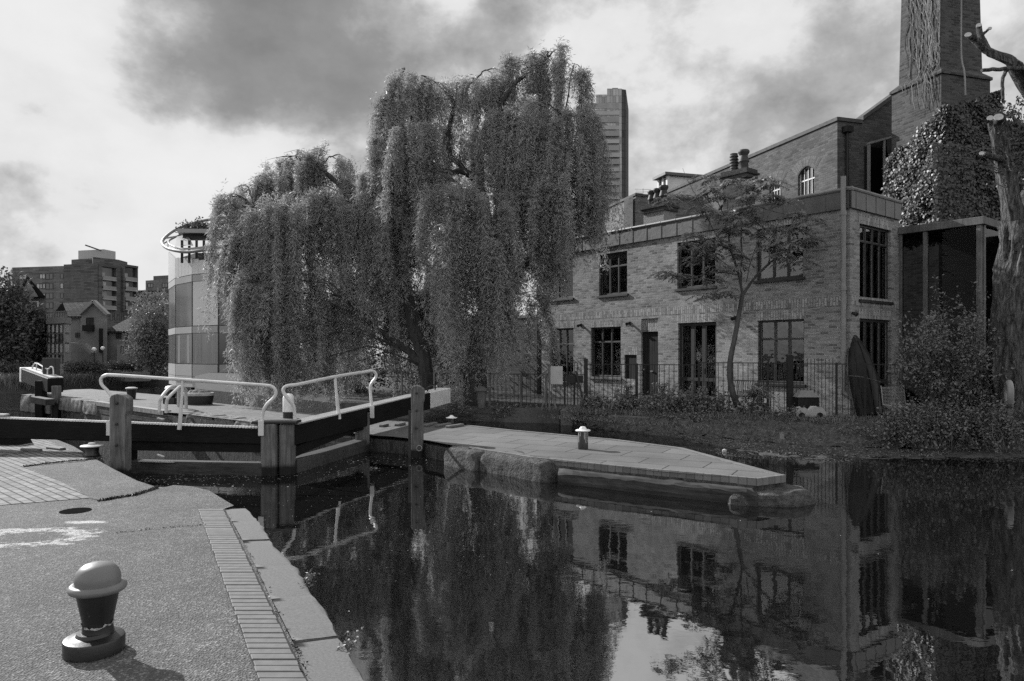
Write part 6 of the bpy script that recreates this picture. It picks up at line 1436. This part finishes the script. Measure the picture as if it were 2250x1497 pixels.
for (px, py, s) in ((1592, 991, .045), (1735, 968, .035), (1760, 985, .03)):
    c = G(px, py, -.29); tag(MB().lathe([(s*.9, -.02), (s, .02), (s*.6, s*.7), (0, s*.95)], c, 7).build('litter', M_WHITE3, None, True), {1592: 'pale crumpled litter on the mud behind the island point', 1735: 'tiny pale litter beside the short pipe in the bank', 1760: 'pale scrap at the muddy waterline right of the pipe'}[px], 'litter', 'scraps of litter on the mud')
tw = thing('twig_heap', 'heap of dead twigs in the water behind the white beam end', 'twigs', G(985, 920, WZ)); mb = MB()
for k in range(150):
    c = G(rng.uniform(940, 1030), rng.uniform(922, 934), WZ) + Vector((0, 0, rng.uniform(0, .28))); d = Vector((rng.gauss(0, .35), rng.gauss(0, .3), rng.gauss(0, .08))); mb.tube([c-d, c+d*.2+Vector((0, 0, .03)), c+d], .007, 4)
mb.build('twigs', M_BARK, tw)
# little flowers in the coping joints
for i, t in enumerate((2.0, 3.25, 4.25)):
    q = along(Eo, t + .7); root = thing('weed', ['weed tuft on the coping edge, farthest of three', 'weed tuft with pale flower heads on the coping edge, middle of three', 'weed tuft with pale flower heads on the coping edge, nearest the camera'][i], 'weed', q, 'weeds growing from the coping edge'); st = []
    for k in range(16):
        b = q + Vector((rng.uniform(-.04, .02), rng.uniform(-.14, .14), -.05)); st.append([b, b + Vector((.03, 0, .05)), b + Vector((rng.uniform(.02, .10), rng.gauss(0, .04), rng.uniform(.02, .11)))])
    stemplant(root, st, 9, .025, .01, M_GRASS, M_GRASS, .0012, spread=.008); mb = MB()
    if i:
        for s in st[::2]: mb.lathe([(0, -.006), (.007, -.002), (.006, .004), (0, .006)], s[-1], 6)
        mb.build('flower_heads', M_FLOAT, root, True)

C, D = [], []
for k in range(11000):
    t = rng.random()*.98; s = rng.random(); s *= .88; p = along([Vector((x, y, 0)) for x, y in bt[:7]], t*11.5).lerp(along([Vector((x, y, 0)) for x, y in ml[:7]], t*11.5), s**1.2)
    z = BZ+.03 + (-.27-BZ)*min(1, s*1.6)**1.6 if s < .62 else -.275 - .04*(s-.62)/.38
    C.append((p.x, p.y, z + rng.uniform(0, .03))); D.append((rng.gauss(0, 1), rng.gauss(0, 1), rng.gauss(0, .3)))
Nz = nrg.normal(0, .4, (len(C), 3)); Nz[:, 2] += 1
stuff(npmesh('leaf_litter', *leaf_quads(np.array(C), unit(np.array(D)), nrg.uniform(.02, .07, len(C)), nrg.uniform(.01, .035, len(C)), Nz), plain('leaf litter', .02, .26, 30, .9, 0)))

for k in range(13):
    t = (k+rng.uniform(.1, .8))/13; p = along([Vector((x, y, 0)) for x, y in bl[1:6]], t*6.6); q = along([Vector((x, y, 0)) for x, y in bt[1:6]], t*6.0); c = p.lerp(q, rng.uniform(.0, .22)); rr_ = rng.uniform(.10, .24); an = rng.uniform(0, 3)
    boulder('bank_stone', [(c.x + rr_*rng.uniform(.8, 1.5)*math.cos(an+a), c.y + rr_*rng.uniform(.5, .9)*math.sin(an+a)) for a in (0, 1.2, 2.4, 3.6, 4.9)], -.42, -.25 + rng.uniform(0, .10), M_ROCK, 'rough grey stone bedded along the foot of the muddy bank', 'stone', 'rough stones along the bank foot', 70+k, .03)

# tufts and low plants clinging to the bank itself
for i, (px, py, Y, rr_, hh, ns, lab) in enumerate(((1270, 926, 19.3, .5, .3, 16, 'low weeds spilling over the squat concrete block'), (1340, 930, 18.7, .6, .35, 20, 'trailing weeds over the culvert slab'), (1480, 940, 17.6, .6, .45, 22, 'trailing plants hanging to the water left of the earth slope'), (1540, 935, 17.0, .4, .35, 14, 'small tuft at the top of the earth slope'), (1635, 955, 16.3, .35, .4, 14, 'dark tuft growing below the young tree'), (1855, 960, 15.2, .5, .3, 14, 'flat weeds on the bank in front of the dinghy'), (1930, 975, 14.7, .6, .4, 20, 'scrubby plant at the left end of the brambles'))):
    c = P(px, py, Y); shrub(c, rr_, hh, ns, lab, 40, .075, .03, None, 'weeds on the bank')
# ================================================================ FAR LEFT: flats, houses, glass building, towers
M_BLOCK = brickmat('block cladding', .09, .14, .06, .25, 2.4, .45, .03, .04, .1, .5)
M_BLOCK2 = brickmat('pale and sunlit block cladding', .12, .19, .09, .25, 2.4, .45, .03, .06, .1, .5)  # lighter copy; on the left wing its paleness stands for sunlight
M_HBRICK = plain('far brick', .16, .24, .8, .9, .3, 30, .02)
M_TILE = brickmat('roof tile', .06, .12, .015, .2, .6, .34, .05, .05, .4, .5)
M_PANE = plain('far dark pane', .02, .05, .5, .12, 0, spec=.6)
M_PANEL = plain('far light pane', .22, .4, .4, .2, 0, spec=.5)
M_RIM = plain('rim metal', .13, .20, .5, .6, 0)
M_PALE = plain('pale cladding', .28, .36, .3, .55, 0)
M_CLADM = plain('mid cladding', .20, .28, .3, .5, 0)
def wallpts(p, q): 
    w_ = Wall(p, (q[0]-p[0], q[1]-p[1])); 
    if w_.n.y > 0: w_.n = -w_.n
    return w_
def plate(w_, x0, x1, y0, y1, o0, o1, name, mat, parent):
    r = rect(w_, x0, x1, y0, y1); return MB().wbox(w_, r[0], r[1], r[2], r[3], o0, o1).build(name, mat, parent)
def fwin(w_, x0, x1, y0, y1, parent, pane=None, frame=None, bars=1, name='window'):
    r = rect(w_, x0, x1, y0, y1); u0, u1, z0, z1 = r; t = (u1-u0)*.07; mb = MB()
    mb.wbox(w_, u0-t, u0, z0-t, z1+t, .0, .10); mb.wbox(w_, u1, u1+t, z0-t, z1+t, 0, .10); mb.wbox(w_, u0, u1, z0-t, z0, 0, .101); mb.wbox(w_, u0, u1, z1, z1+t, 0, .101)
    for k in range(1, bars+1): mb.wbox(w_, u0+(u1-u0)*k/(bars+1)-t/3, u0+(u1-u0)*k/(bars+1)+t/3, z0, z1, .0, .09)
    f = mb.build(name, frame or M_FRAME, parent); MB().wbox(w_, u0, u1, z0, z1, .0, .03).build('pane', pane or M_PANE, f); return f
def XY(px, Y): return ((px-CX)/F*Y, Y)
ab = thing('apartment_block', 'big dark apartment block with balconies and a pale rooftop plant room', 'apartment block', (*XY(180, 230), -1.5))
A, B, C_, D = XY(27, 216), XY(140, 212), XY(215, 209), XY(300, 223); bkL, bkR = XY(10, 250), XY(270, 262); zt = ZY(581, 209)
mb = MB(); mb.prism([A, B, (B[0]+3, B[1]+26), bkL], -1.6, zt-.1); mb.build('left_wing', M_BLOCK2, ab)
mb = MB(); mb.prism([B, C_, D, bkR, (B[0]+3, B[1]+26)], -1.6, zt+.3); mb.build('wall', M_BLOCK, ab)
mb = MB(); mb.prism([XY(157, 222), XY(203, 219), XY(204, 216), XY(260, 222), XY(280, 228), XY(262, 250), XY(160, 250)], zt+.29, ZY(568, 219)); mb.build('penthouse', M_BLOCK, ab)
mb = MB(); mb.prism([XY(172, 226), XY(228, 223), XY(254, 228), XY(248, 240), XY(175, 240)], zt+.3, ZY(549, 224)); mb.build('plant_room', plain('plant cladding', .28, .36, .3, .6, 0, stretch=(8, 8, .2)), ab)
MB().bar(P(188, 539, 222), P(222, 551, 222), .5, .4).build('roof_crane', M_BLOCK, ab)
wL, wM, wR = wallpts(A, B), wallpts(B, C_), wallpts(C_, D)
for i, y in enumerate((602, 623.5, 645, 666, 687)):
    fwin(wL, 101, 116, y, y+11, ab, bars=1); fwin(wL, 133, 139, y, y+10, ab, M_PANEL if i % 2 else M_PANE, bars=0)
    if i < 3: fwin(wL, 88, 99, y+1, y+10, ab, M_PANEL, bars=1)
    if i < 2: fwin(wL, 43, 58, y+2, y+11, ab, M_PANEL, bars=1)
    if i in (1,): fwin(wL, 81, 94, y+1, y+10, ab, M_PANEL)
for (x0, x1) in ((219, 250), (269, 296)):
    rc_ = plate(wR, x0, x1, 588, 682, -.02, .06, 'balcony_recess', M_PANE, ab); plate(wR, x0-3, x0, 585, 684, 0, .9, 'bay_frame', M_BLOCK, ab); plate(wR, x1, x1+2, 585, 684, 0, .9, 'bay_frame', M_BLOCK, ab)
    plate(wR, x0-3, x1+2, 583, 588, 0, 1.0, 'bay_frame', M_BLOCK, ab)
    for k in range(4):
        y = 608 + 21.3*k + (1.8 if x0 > 260 else 0); b_ = plate(wR, x0, x1, y+7, y+9, .06, 1.2, 'balcony', M_CLADM, ab); plate(wR, x0+1, x1-1, y, y+7, 1.1, 1.15, 'balustrade', plain('balustrade glass', .10, .17, .3, .3, 0, spec=.6), b_)
        plate(wR, x0+4+3*(k % 2), x0+11+2*(k % 3), y-9, y+5, .07, .12, 'balcony_door', M_PANEL if k % 2 else M_CLADM, b_)
for x in (242, 252, 262, 272, 284): fwin(wR, x, x+5, 688, 704, ab, bars=0)
# low block behind
lb2 = thing('apartment_block', 'lower dark block with fins between the flats and the glass building', 'apartment block', (*XY(340, 180), -1.5))
MB().prism([XY(300, 180), XY(372, 176), XY(420, 190), XY(300, 200)], -1.6, ZY(637, 178)).build('wall', M_BLOCK, lb2); MB().prism([XY(320, 181), XY(372, 177.5), XY(420, 190), XY(322, 200)], ZY(638, 178), ZY(615, 179)).build('upper_storey', M_BLOCK2, lb2)
w2 = wallpts(XY(300, 180), XY(372, 176)); w3 = wallpts(XY(320, 181), XY(372, 177.5))
for k in range(9): plate(w2, 304+7.5*k, 306+7.5*k, 639, 690, 0, .5, 'fin', M_FRAME, lb2)
fwin(w3, 325, 336, 624, 631, lb2); fwin(w3, 357, 368, 623, 631, lb2); MB().prism([XY(337, 182), XY(372, 180), XY(400, 190), XY(340, 192)], ZY(615, 179)-.2, ZY(605, 180)).build('roof_screen', plain('screen', .04, .09, .2, .6, 0, stretch=(9, 9, .1)), lb2)
# ivy clad house at the left edge

iv = thing('ivy_house', 'ivy covered house with steep gable at the left edge', 'house', (*XY(50, 86), -1.5)); wI = wallpts(XY(-60, 85), XY(103, 84))
def gable(root, pts, Y, depth, mat, name='wall', z0=-1.6, dxy=(-0.68, 1)):
    """a wall outline (pixels at distance Y) given thickness"""
    d = Vector((dxy[0], dxy[1], 0)).normalized()*depth; f_ = [P(x, y, Y) for x, y in pts]; n = len(f_); mb = MB()
    vs = f_ + [p + d for p in f_]; mb.add(vs, [tuple(range(n))[::-1]] + [tuple(range(n, 2*n))] + [(i, (i+1) % n, n+(i+1) % n, n+i) for i in range(n)], None); return mb.build(name, mat, root)
gable(iv, [(-60, 815), (102, 815), (102, 683), (102, 655), (-60, 640)], 85, 10, M_HBRICK)
gable(iv, [(30, 655), (100, 652), (60, 606)], 84.2, 11, M_TILE, 'roof'); gable(iv, [(45, 653), (84, 652), (61, 616)], 83.9, .4, M_HBRICK, 'gable')
for (x0, x1, y0, y1, p_) in ((53, 66, 712, 726, M_PANEL), (56, 66, 760, 775, M_PANEL), (60, 83, 664, 679, M_PANE), (88, 97, 712, 727, M_PANE)): fwin(wI, x0, x1, y0, y1, iv, p_, M_WFR)
def leafcloud(root, blobs, n, leaf, mat, name='crown', wid=.5):
    C, D = [], []; tot = sum(b[3]**2 for b in blobs)
    for (px, py, Y, r) in blobs:
        c = np.array(P(px, py, Y)); m = int(n*r*r/tot)
        q = unit(nrg.normal(size=(m, 3))) * (r*nrg.uniform(.55, 1.08, (m, 1))**1.0); q *= (1 + .22*np.sin(q[:, :1]*5/r + px) + .15*np.sin(q[:, 2:]*7/r + py)); C.append(c + q); D.append(nrg.normal(size=(m, 3)) + q/r*.6)
    C, D = np.concatenate(C), unit(np.concatenate(D)); m = len(C); L = nrg.uniform(leaf*.6, leaf*1.3, m)
    return npmesh(name, *leaf_quads(C, D, L, L*wid), mat, root)
def fartree(name, label, base, blobs, n, leaf, mat, cat='tree', grp=None, trunk=True):
    r = thing(name, label, cat, base, grp)
    if trunk:
        mb = MB(); 
        for b in blobs[:6]: branch_tube(mb, [Vector(base), Vector(base).lerp(P(*b[:3]), .5) + Vector((0, 0, .5)), P(*b[:3])], .22, .06, 6, 3)
        mb.build('trunk', M_BARK, r, True)
    leafcloud(r, blobs, n, leaf, mat); return r
fartree('ivy', 'dense ivy covering the front of the left edge house', (*XY(50, 84), -1.5), [(x, y, 84.2, .95) for x in range(-50, 100, 17) for y in range(693, 815, 16) if not ((46 < x < 70 and (705 < y < 735 or 752 < y < 785)))], 9000, .45, M_FARD, 'ivy', None, False)
fartree('garden_tree', 'dark leafy tree cut by the left edge', (*XY(-20, 80), -1.5), [(5, 640, 80, 2.4), (20, 660, 80, 2.2), (28, 690, 79, 1.9), (-20, 660, 80, 3), (8, 700, 79, 2.4), (22, 730, 79, 2.0), (-10, 740, 80, 3), (15, 770, 79, 2), (30, 760, 79, 1.5)], 7000, .42, M_FARD, 'tree', 'far bank trees')
# glazed stair bay with balcony
sb = thing('glazed_bay', 'two storey glazed bay between the ivy house and gabled house', 'glazed bay', (*XY(128, 83), -1.5)); wS = wallpts(XY(103, 83.5), XY(140, 82)); wS2 = wallpts(XY(140, 82), XY(155, 84))
MB().prism([XY(103, 83.5), XY(140, 82), XY(155, 84), XY(150, 88), XY(104, 88)], -1.6, ZY(711, 82)).build('wall', M_CLADM, sb); MB().prism([XY(101, 83.2), XY(141, 81.5), XY(157, 84), XY(150, 90), XY(102, 90)], ZY(711, 82), ZY(697, 82)).build('parapet', M_HBRICK, sb)
for k in range(4):
    for (y0, y1, p_) in ((714, 731, M_PANEL), (735, 753, M_PANE), (756, 775, M_PANEL), (780, 797, M_PANE)): fwin(wS, 105+9*k, 112+9*k, y0, y1, sb, p_, bars=0)
for (y0, y1, p_) in ((713, 731, M_PANEL), (735, 753, M_PANE), (756, 775, M_PANEL)): fwin(wS2, 143, 152, y0, y1, sb, p_, bars=1)
for k in range(12): plate(wS, 105+3.7*k, 105.6+3.7*k, 685, 697, -.1, .0, 'baluster', M_PIPE, sb)
plate(wS, 103, 150, 684, 685.5, -.15, .03, 'handrail', M_PIPE, sb)
# gabled house
gh = thing('gabled_house', 'pale brick house with tall gable, outside stair and dark window box', 'house', (*XY(205, 98), -1.5))
gable(gh, [(178, 822), (235, 822), (236, 690), (207, 664), (177, 690)], 98, 9, M_HBRICK); gable(gh, [(150, 822), (178, 822), (178, 694), (150, 694)], 98.4, 7, M_HBRICK, 'side_wall')
mb = MB(); tA, tB, tC, tD = P(112, 696, 98.0), P(179, 695, 98.0), P(204, 664, 101), P(137, 666, 101); mb.add([tA, tB, tC, tD] + [p - Vector((0, 0, .25)) for p in (tA, tB, tC, tD)], [(0, 1, 2, 3), (7, 6, 5, 4), (0, 4, 5, 1)], [[(0, 0), (4, 0), (4, 3), (0, 3)]]*3); mb.build('roof', M_TILE, gh)
for a, b in (((176, 691), (207, 662)), ((207, 662), (238, 692))): MB().bar(P(*a, 97.8), P(*b, 97.8), .8, .35).build('verge', M_CLADM, gh)
gable(gh, [(112, 697), (150, 696), (137, 664)], 97.6, .4, M_TILE, 'small_gable')
wG = wallpts(XY(178, 97.95), XY(236, 97.95)); fwin(wG, 191, 205, 699, 714, gh); plate(wG, 188, 208, 715, 728, 0, .8, 'window_box', M_RAIL, gh); fwin(wG, 167, 175, 732, 742, gh); plate(wG, 220, 226, 722, 775, .0, .3, 'flue', M_RAIL, gh)
mb = MB(); mb.bar(P(155, 755, 96.5), P(186, 757, 96.5), 1.2, .25); mb.bar(P(186, 757, 96.5), P(205, 777, 96.5), 1.2, .35)
for k in range(16): x = 156 + 3.1*k; y = 757 if x < 186 else 757 + (x-186); mb.bar(P(x, y-11, 96), P(x, y, 96), .06, .06, (0, 1, 0))
mb.build('outside_stair', M_CLADM, gh)
h3 = thing('hipped_house', 'pale house with dark hipped roof beside the round tree', 'house', (*XY(265, 100), -1.5)); gable(h3, [(231, 822), (320, 822), (320, 726), (231, 727)], 100, 9, M_HBRICK)
mb = MB(); r_ = [P(228, 728, 99.6), P(322, 727, 99.6), P(310, 697, 104), P(287, 697, 104), P(240, 722, 108)]; mb.add(r_ + [p - Vector((0, 0, .25)) for p in r_], [(0, 1, 2, 3), (0, 3, 4), (5, 6, 1, 0)], [[(0, 0), (6, 0), (5, 3), (3, 3)], [(0, 0), (3, 3), (0, 6)], [(0, 0), (6, 0), (6, .2), (0, .2)]]); mb.build('roof', M_TILE, h3)
wH = wallpts(XY(231, 99.95), XY(320, 99.95))
for (x0, x1, y0, y1) in ((256, 266, 733, 743), (276, 282, 737, 753)): fwin(wH, x0, x1, y0, y1, h3)
bay = plate(wH, 265, 284, 758, 800, 0, .9, 'bay_window', M_CLADM, h3); fwin(Wall(wH.o + wH.n*.9, wH.d, wH.n), 267, 281, 761, 775, bay, M_PANEL, bars=2, name='bay_light'); plate(wH, 232, 233, 730, 800, 0, .2, 'drainpipe', M_RAIL, h3)
fartree('garden_tree', 'round pale leaved tree left of the glass building', (*XY(335, 88), -1.5), [(330, 705, 88, 1.9), (345, 690, 89, 1.8), (318, 720, 88, 1.9), (308, 745, 88, 1.6), (335, 740, 87, 2.3), (355, 720, 88, 2), (362, 750, 88, 2), (315, 770, 87.5, 1.7), (340, 775, 87, 2.1), (360, 780, 87, 1.8), (300, 760, 88, 1.1), (325, 795, 87, 1.5), (350, 800, 87, 1.5)], 11000, .30, M_FAR, 'tree', 'far bank trees')
fartree('garden_tree', 'taller pale tree behind the round tree', (*XY(330, 120), -1.5), [(330, 670, 120, 2.2), (345, 665, 120, 2), (318, 672, 120, 1.6), (360, 672, 120, 2.2), (305, 685, 120, 1.5), (340, 690, 120, 3)], 4500, .4, M_FAR, 'tree', 'far bank trees')
for px, py, lab in ((207, 768, 'left'), (226, 766, 'right')):
    c = P(px, py, 84); g = thing('globe_lamp', f'white globe lamp on a dark post, {lab} of the pair', 'lamp', (c.x, c.y, -1.5), 'globe lamps on the far bank'); MB().tube([(c.x, c.y, -1.55), (c.x, c.y, c.z-.2)], .05, 6).build('post', M_RAIL, g, True)
    MB().lathe([(0, -.25), (.17, -.18), (.25, 0), (.17, .18), (0, .25)], c, 14).build('globe', M_WHITE2, g, True)
fartree('hedge', 'rounded dark hedge on the far bank below the gabled house', (*XY(190, 80), -1.5), [(x, 812 - 4*math.sin((x-150)/25), 80, .75) for x in range(153, 228, 8)], 4200, .2, M_FARD, 'hedge', None, False)
fartree('hedge', 'flat dark shrubs on the far bank below the hipped house', (*XY(265, 88), -1.5), [(x, 806, 88, .6) for x in range(238, 312, 9)], 3500, .2, M_FARD, 'hedge', None, False)
fartree('hedge', 'low dark hedge on the far bank at the left edge', (*XY(60, 76), -1.5), [(x, 812, 76, .7) for x in range(-20, 104, 9)], 4200, .2, M_FARD, 'hedge', None, False)
mb = MB(); gw_ = [P(228, 812, 82), P(236, 811, 82), P(243, 811.5, 82), P(262, 819, 83), P(290, 818, 84), P(330, 817, 85)]
for a, b in zip(gw_[:-1], gw_[1:]): mb.obox(Vector((a.x, a.y, -1.6)), Vector((b.x-a.x, b.y-a.y, 0)), Vector((0, .4, 0)), Vector((0, 0, (a.z+b.z)/2+1.6)))
tag(mb.build('garden_wall', M_HBRICK), 'low curving brick garden wall behind the reeds', 'wall')
# reeds
C, D = [], []
rl_ = [Vector((-70, 70.8, 0)), Vector((-49.5, 70.8, 0)), Vector((-47.3, 72.3, 0)), Vector((-44.8, 80, 0)), Vector((-45.5, 90, 0)), Vector((-46.2, 101, 0))]
for k in range(16000):
    t = rng.random()**.8*(len(rl_)-1); i = int(t); p = rl_[i].lerp(rl_[i+1], t-i) + Vector((-abs(rng.gauss(0, 2.2)) if i > 1 else rng.uniform(-3, .3), abs(rng.gauss(0, 1.6)) if i < 2 else rng.uniform(-1, 1), -2.2)); C.append(p); D.append((rng.gauss(0, .22), rng.gauss(0, .22), 1))
stuff(npmesh('reeds', *leaf_quads(np.array([list(c) for c in C]), unit(np.array(D)), nrg.uniform(.8, 2.1, len(C)), .07), M_REED))
# the glass building
gbld = thing('glass_building', 'curved glass office building with a tilted ring canopy', 'building', (*XY(440, 62), -1.5))
gp_ = [XY(371, 69), XY(386, 64.5), XY(423, 61.6), XY(480, 60), XY(534, 61.5), XY(600, 65), XY(660, 72)]; ctr = XY(560, 85)
zb = [-.75, .71, 3.35, 3.97, 7.75, 8.35]
MB().prism(gp_ + [XY(650, 95), XY(420, 95)], -.7, 8.3).build('core', M_ROOM, gbld)
M_GP1 = plain('pale lower pane', .09, .18, .25, .12, 0, spec=.5, stretch=(3, 3, .4)); M_GP3 = plain('curtain cloth', .16, .3, 2, .5, 0, stretch=(5, 5, .2)); M_GP2 = plain('painted reflection pane', .34, .46, .12, .1, 0, spec=.6); M_FROST = plain('frosted pane', .5, .6, .3, .3, 0)  # reflected sky put into the clear panes' pale base colours
for i in range(len(gp_)-1):
    w_ = wallpts(gp_[i], gp_[i+1]); L = math.dist(gp_[i], gp_[i+1]); e = .06
    def pp(z0, z1, m, nm, o=.05): return MB().wbox(w_, e, L-e, z0, z1, .0, o).build(nm, m, gbld)
    cl_ = M_PALE if i < 3 else M_CLADM
    pp(zb[0], zb[0]+.42, cl_, 'base_panel'); pp(zb[0]+.45, zb[1], cl_, 'base_panel'); pp(zb[1]+.05, zb[2], M_GP1 if i < 3 else M_PANE, 'pane', .02); pp(zb[2]+.03, zb[3]-.02, cl_, 'spandrel'); pp(zb[3]+.04, zb[4], M_GP2 if i == 2 else M_GP1 if i < 3 else M_PANE, 'pane', .02); pp(zb[4]+.03, zb[5], cl_, 'spandrel')
    tz = [11.4, 10.2, 9.75, 9.2, 9, 9, 9]; n_ = max(1, int(L/.75))
    for k in range(n_):
        a, b = L*k/n_+.02, L*(k+1)/n_-.02; za = tz[i] + (tz[i+1]-tz[i])*(k+.5)/n_
        MB().wbox(w_, a, b, zb[5]+.05, za, .02, .05).build('parapet_pane', M_FROST, gbld)
    MB().wbox(w_, -.05, .05, zb[0], zb[5], -.02, .04).build('mullion', M_FRAME, gbld)
MB().prism(gp_ + [XY(650, 95), XY(420, 95)], -1.25, -.78).build('plinth_ledge', M_PALE, gbld)
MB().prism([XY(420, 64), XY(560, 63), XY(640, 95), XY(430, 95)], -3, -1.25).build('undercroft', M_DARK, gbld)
MB().prism([XY(393, 67), XY(430, 63.5), XY(520, 63.5), XY(640, 75), XY(600, 90), XY(430, 90)], 8.2, 10.5).build('roof_storey', M_PANE, gbld)
for i_, fr in ((1, (.15, .3)), (2, (.12, .22)), (2, (.30, .36)), (2, (.75, .9)), (1, (.7, .85))):
    w_ = wallpts(gp_[i_], gp_[i_+1]); L = math.dist(gp_[i_], gp_[i_+1]); MB().wbox(w_, L*fr[0], L*fr[1], zb[1]+.1, zb[2]-.1, .021, .03).build('curtain', M_GP3, gbld)
ring = [P(520, 478, 67), P(466, 482, 67), P(420, 492, 67), P(383, 507, 66.5), P(361, 524, 65), P(357, 536, 63), P(368, 546, 61), P(390, 552, 59.5), P(413, 554, 59), P(452, 549, 58.7), P(500, 540, 59.5), P(560, 530, 61)]
MB().tube(smoothpath(ring, 6), .13, 8).build('ring_canopy', M_RIM, gbld, True)
ring2 = [P(500, 490, 66), P(430, 503, 65.5), P(388, 520, 64.5), P(370, 532, 63), P(385, 543, 61), P(413, 547, 60), P(470, 540, 60)]
MB().tube(smoothpath(ring2, 6), .08, 6).build('inner_ring', M_RIM, gbld, True)
for k in range(1, 11): a, b = ring[k], ring2[min(k*len(ring2)//len(ring), len(ring2)-1)]; MB().bar(a, b, .12, .12).build('ring_rib', M_CLADM, gbld)
mb = MB(); mb.add([P(388, 520, 64.4), P(412, 514, 65), P(425, 540, 60.5), P(385, 541, 61.2)], [(0, 1, 2, 3)]); mb.build('mesh_screen', M_CLADM, gbld)
MB().bar(P(404, 512, 64), P(520, 514, 64), 2.5, .35).build('roof_slab', M_CLADM, gbld); MB().bar(P(406, 521, 64), P(520, 521, 64), .8, .5).build('roof_box', M_FRAME, gbld)
for x in (400, 416, 432, 448, 466): MB().bar(P(x, 528 + (x-400)*.0, 61), P(x, 578, 61.5), .16, .16, (0, 1, 0)).build('roof_strut', M_FRAME, gbld)
fartree('roof_plants', 'planting on the roof of the glass building', (*XY(430, 64), 12.5), [(x, 502 - 5*math.sin(x*.9), 64, .55) for x in range(402, 470, 8)], 1500, .22, M_FARD, 'roof plants', None, False)
for i, (x0, x1, y0, Y) in enumerate(((458, 488, 857, 53), (489, 512, 858, 53.4), (516, 545, 860, 53), (430, 456, 862, 57))):
    a = XY(x0, Y); b = XY(x1, Y); mb = MB(); mb.prism([a, b, (b[0], b[1]+1.2), (a[0], a[1]+1.2)], -3, ZY(y0, Y)); tag(mb.build('quay_stone', brickmat('quay stone', .10, .2, .05, .3, .9, .6, .02), None, False, .08, 2), ['large stone block at the foot of the glass building, left of a joint', 'stone block under the glass building, middle of the row', 'stone block half veiled by the left willow strands', 'low dark stone at the left end of the quay under the glass building'][i], 'stone block', 'quay stones under the glass building')
# towers
sk = thing('skyscraper', 'slim distant skyscraper with dark right side', 'skyscraper', (*XY(1345, 420), 0)); M_CW = brickmat('curtain wall', .28, .48, .14, .1, 1.7, 4.0, .10, .16, 0, 0, off=0.0); M_CWD = brickmat('dark curtain wall', .06, .08, .05, .1, 2.0, 4.0, .3, .03, 0, 0, off=0.0)
zt = ZY(195, 420)
MB().prism([XY(1334, 420), XY(1366, 420), XY(1366, 445), XY(1334, 445)], 0, zt).build('tower', M_CW, sk); MB().prism([XY(1310, 422), XY(1333.8, 422), XY(1333.8, 445), XY(1310, 445)], 0, ZY(208, 422)).build('lower_wing', M_CW, sk)
MB().prism([XY(1366.05, 420), XY(1375.5, 421), XY(1381, 455), XY(1369, 455)], 0, zt-.3).build('dark_side', M_CWD, sk); MB().prism([XY(1345, 425), XY(1358, 425), XY(1358, 440), XY(1345, 440)], zt, ZY(192, 424)).build('roof_plant', M_CLADM, sk)
gt3 = thing('glass_tower', 'banded glass tower with sloping top in front of the skyscraper', 'tower', (*XY(1340, 320), 0)); M_BANDG = brickmat('banded glass', .16, .34, .05, .1, 14, 3.4, .3, .10, 0, 1)
gable(gt3, [(1296, 470), (1362, 470), (1364, 400), (1361, 291), (1325, 268), (1300, 268)], 320, 18, M_CLADM, 'core')
a, b = XY(1298, 319.7), XY(1362, 319.7); wT = wallpts(a, b)
for k in range(16): z0_ = ZY(470, 320) + k*3.1; MB().wbox(wT, wT.u(1300), wT.u(1361 - (0 if k < 9 else 1)), z0_, z0_+1.7 + .6*(k % 2), .0, .5 + .4*(k % 3)).build('glass_band', M_CLADM if k % 2 else M_PALE, gt3)
sl3 = thing('slab_tower', 'thin dark slab tower seen between willow strands', 'tower', (*XY(1282, 300), 0)); MB().prism([XY(1277, 300), XY(1288, 300), XY(1289, 312), XY(1278, 312)], 0, ZY(310, 300)).build('wall', M_CWD, sl3); MB().prism([XY(1279, 302), XY(1286, 302), XY(1287, 308), XY(1280, 308)], ZY(310, 300), ZY(300, 300)).build('roof_plant', M_CLADM, sl3)
# a leafy twig hanging into the upper left corner

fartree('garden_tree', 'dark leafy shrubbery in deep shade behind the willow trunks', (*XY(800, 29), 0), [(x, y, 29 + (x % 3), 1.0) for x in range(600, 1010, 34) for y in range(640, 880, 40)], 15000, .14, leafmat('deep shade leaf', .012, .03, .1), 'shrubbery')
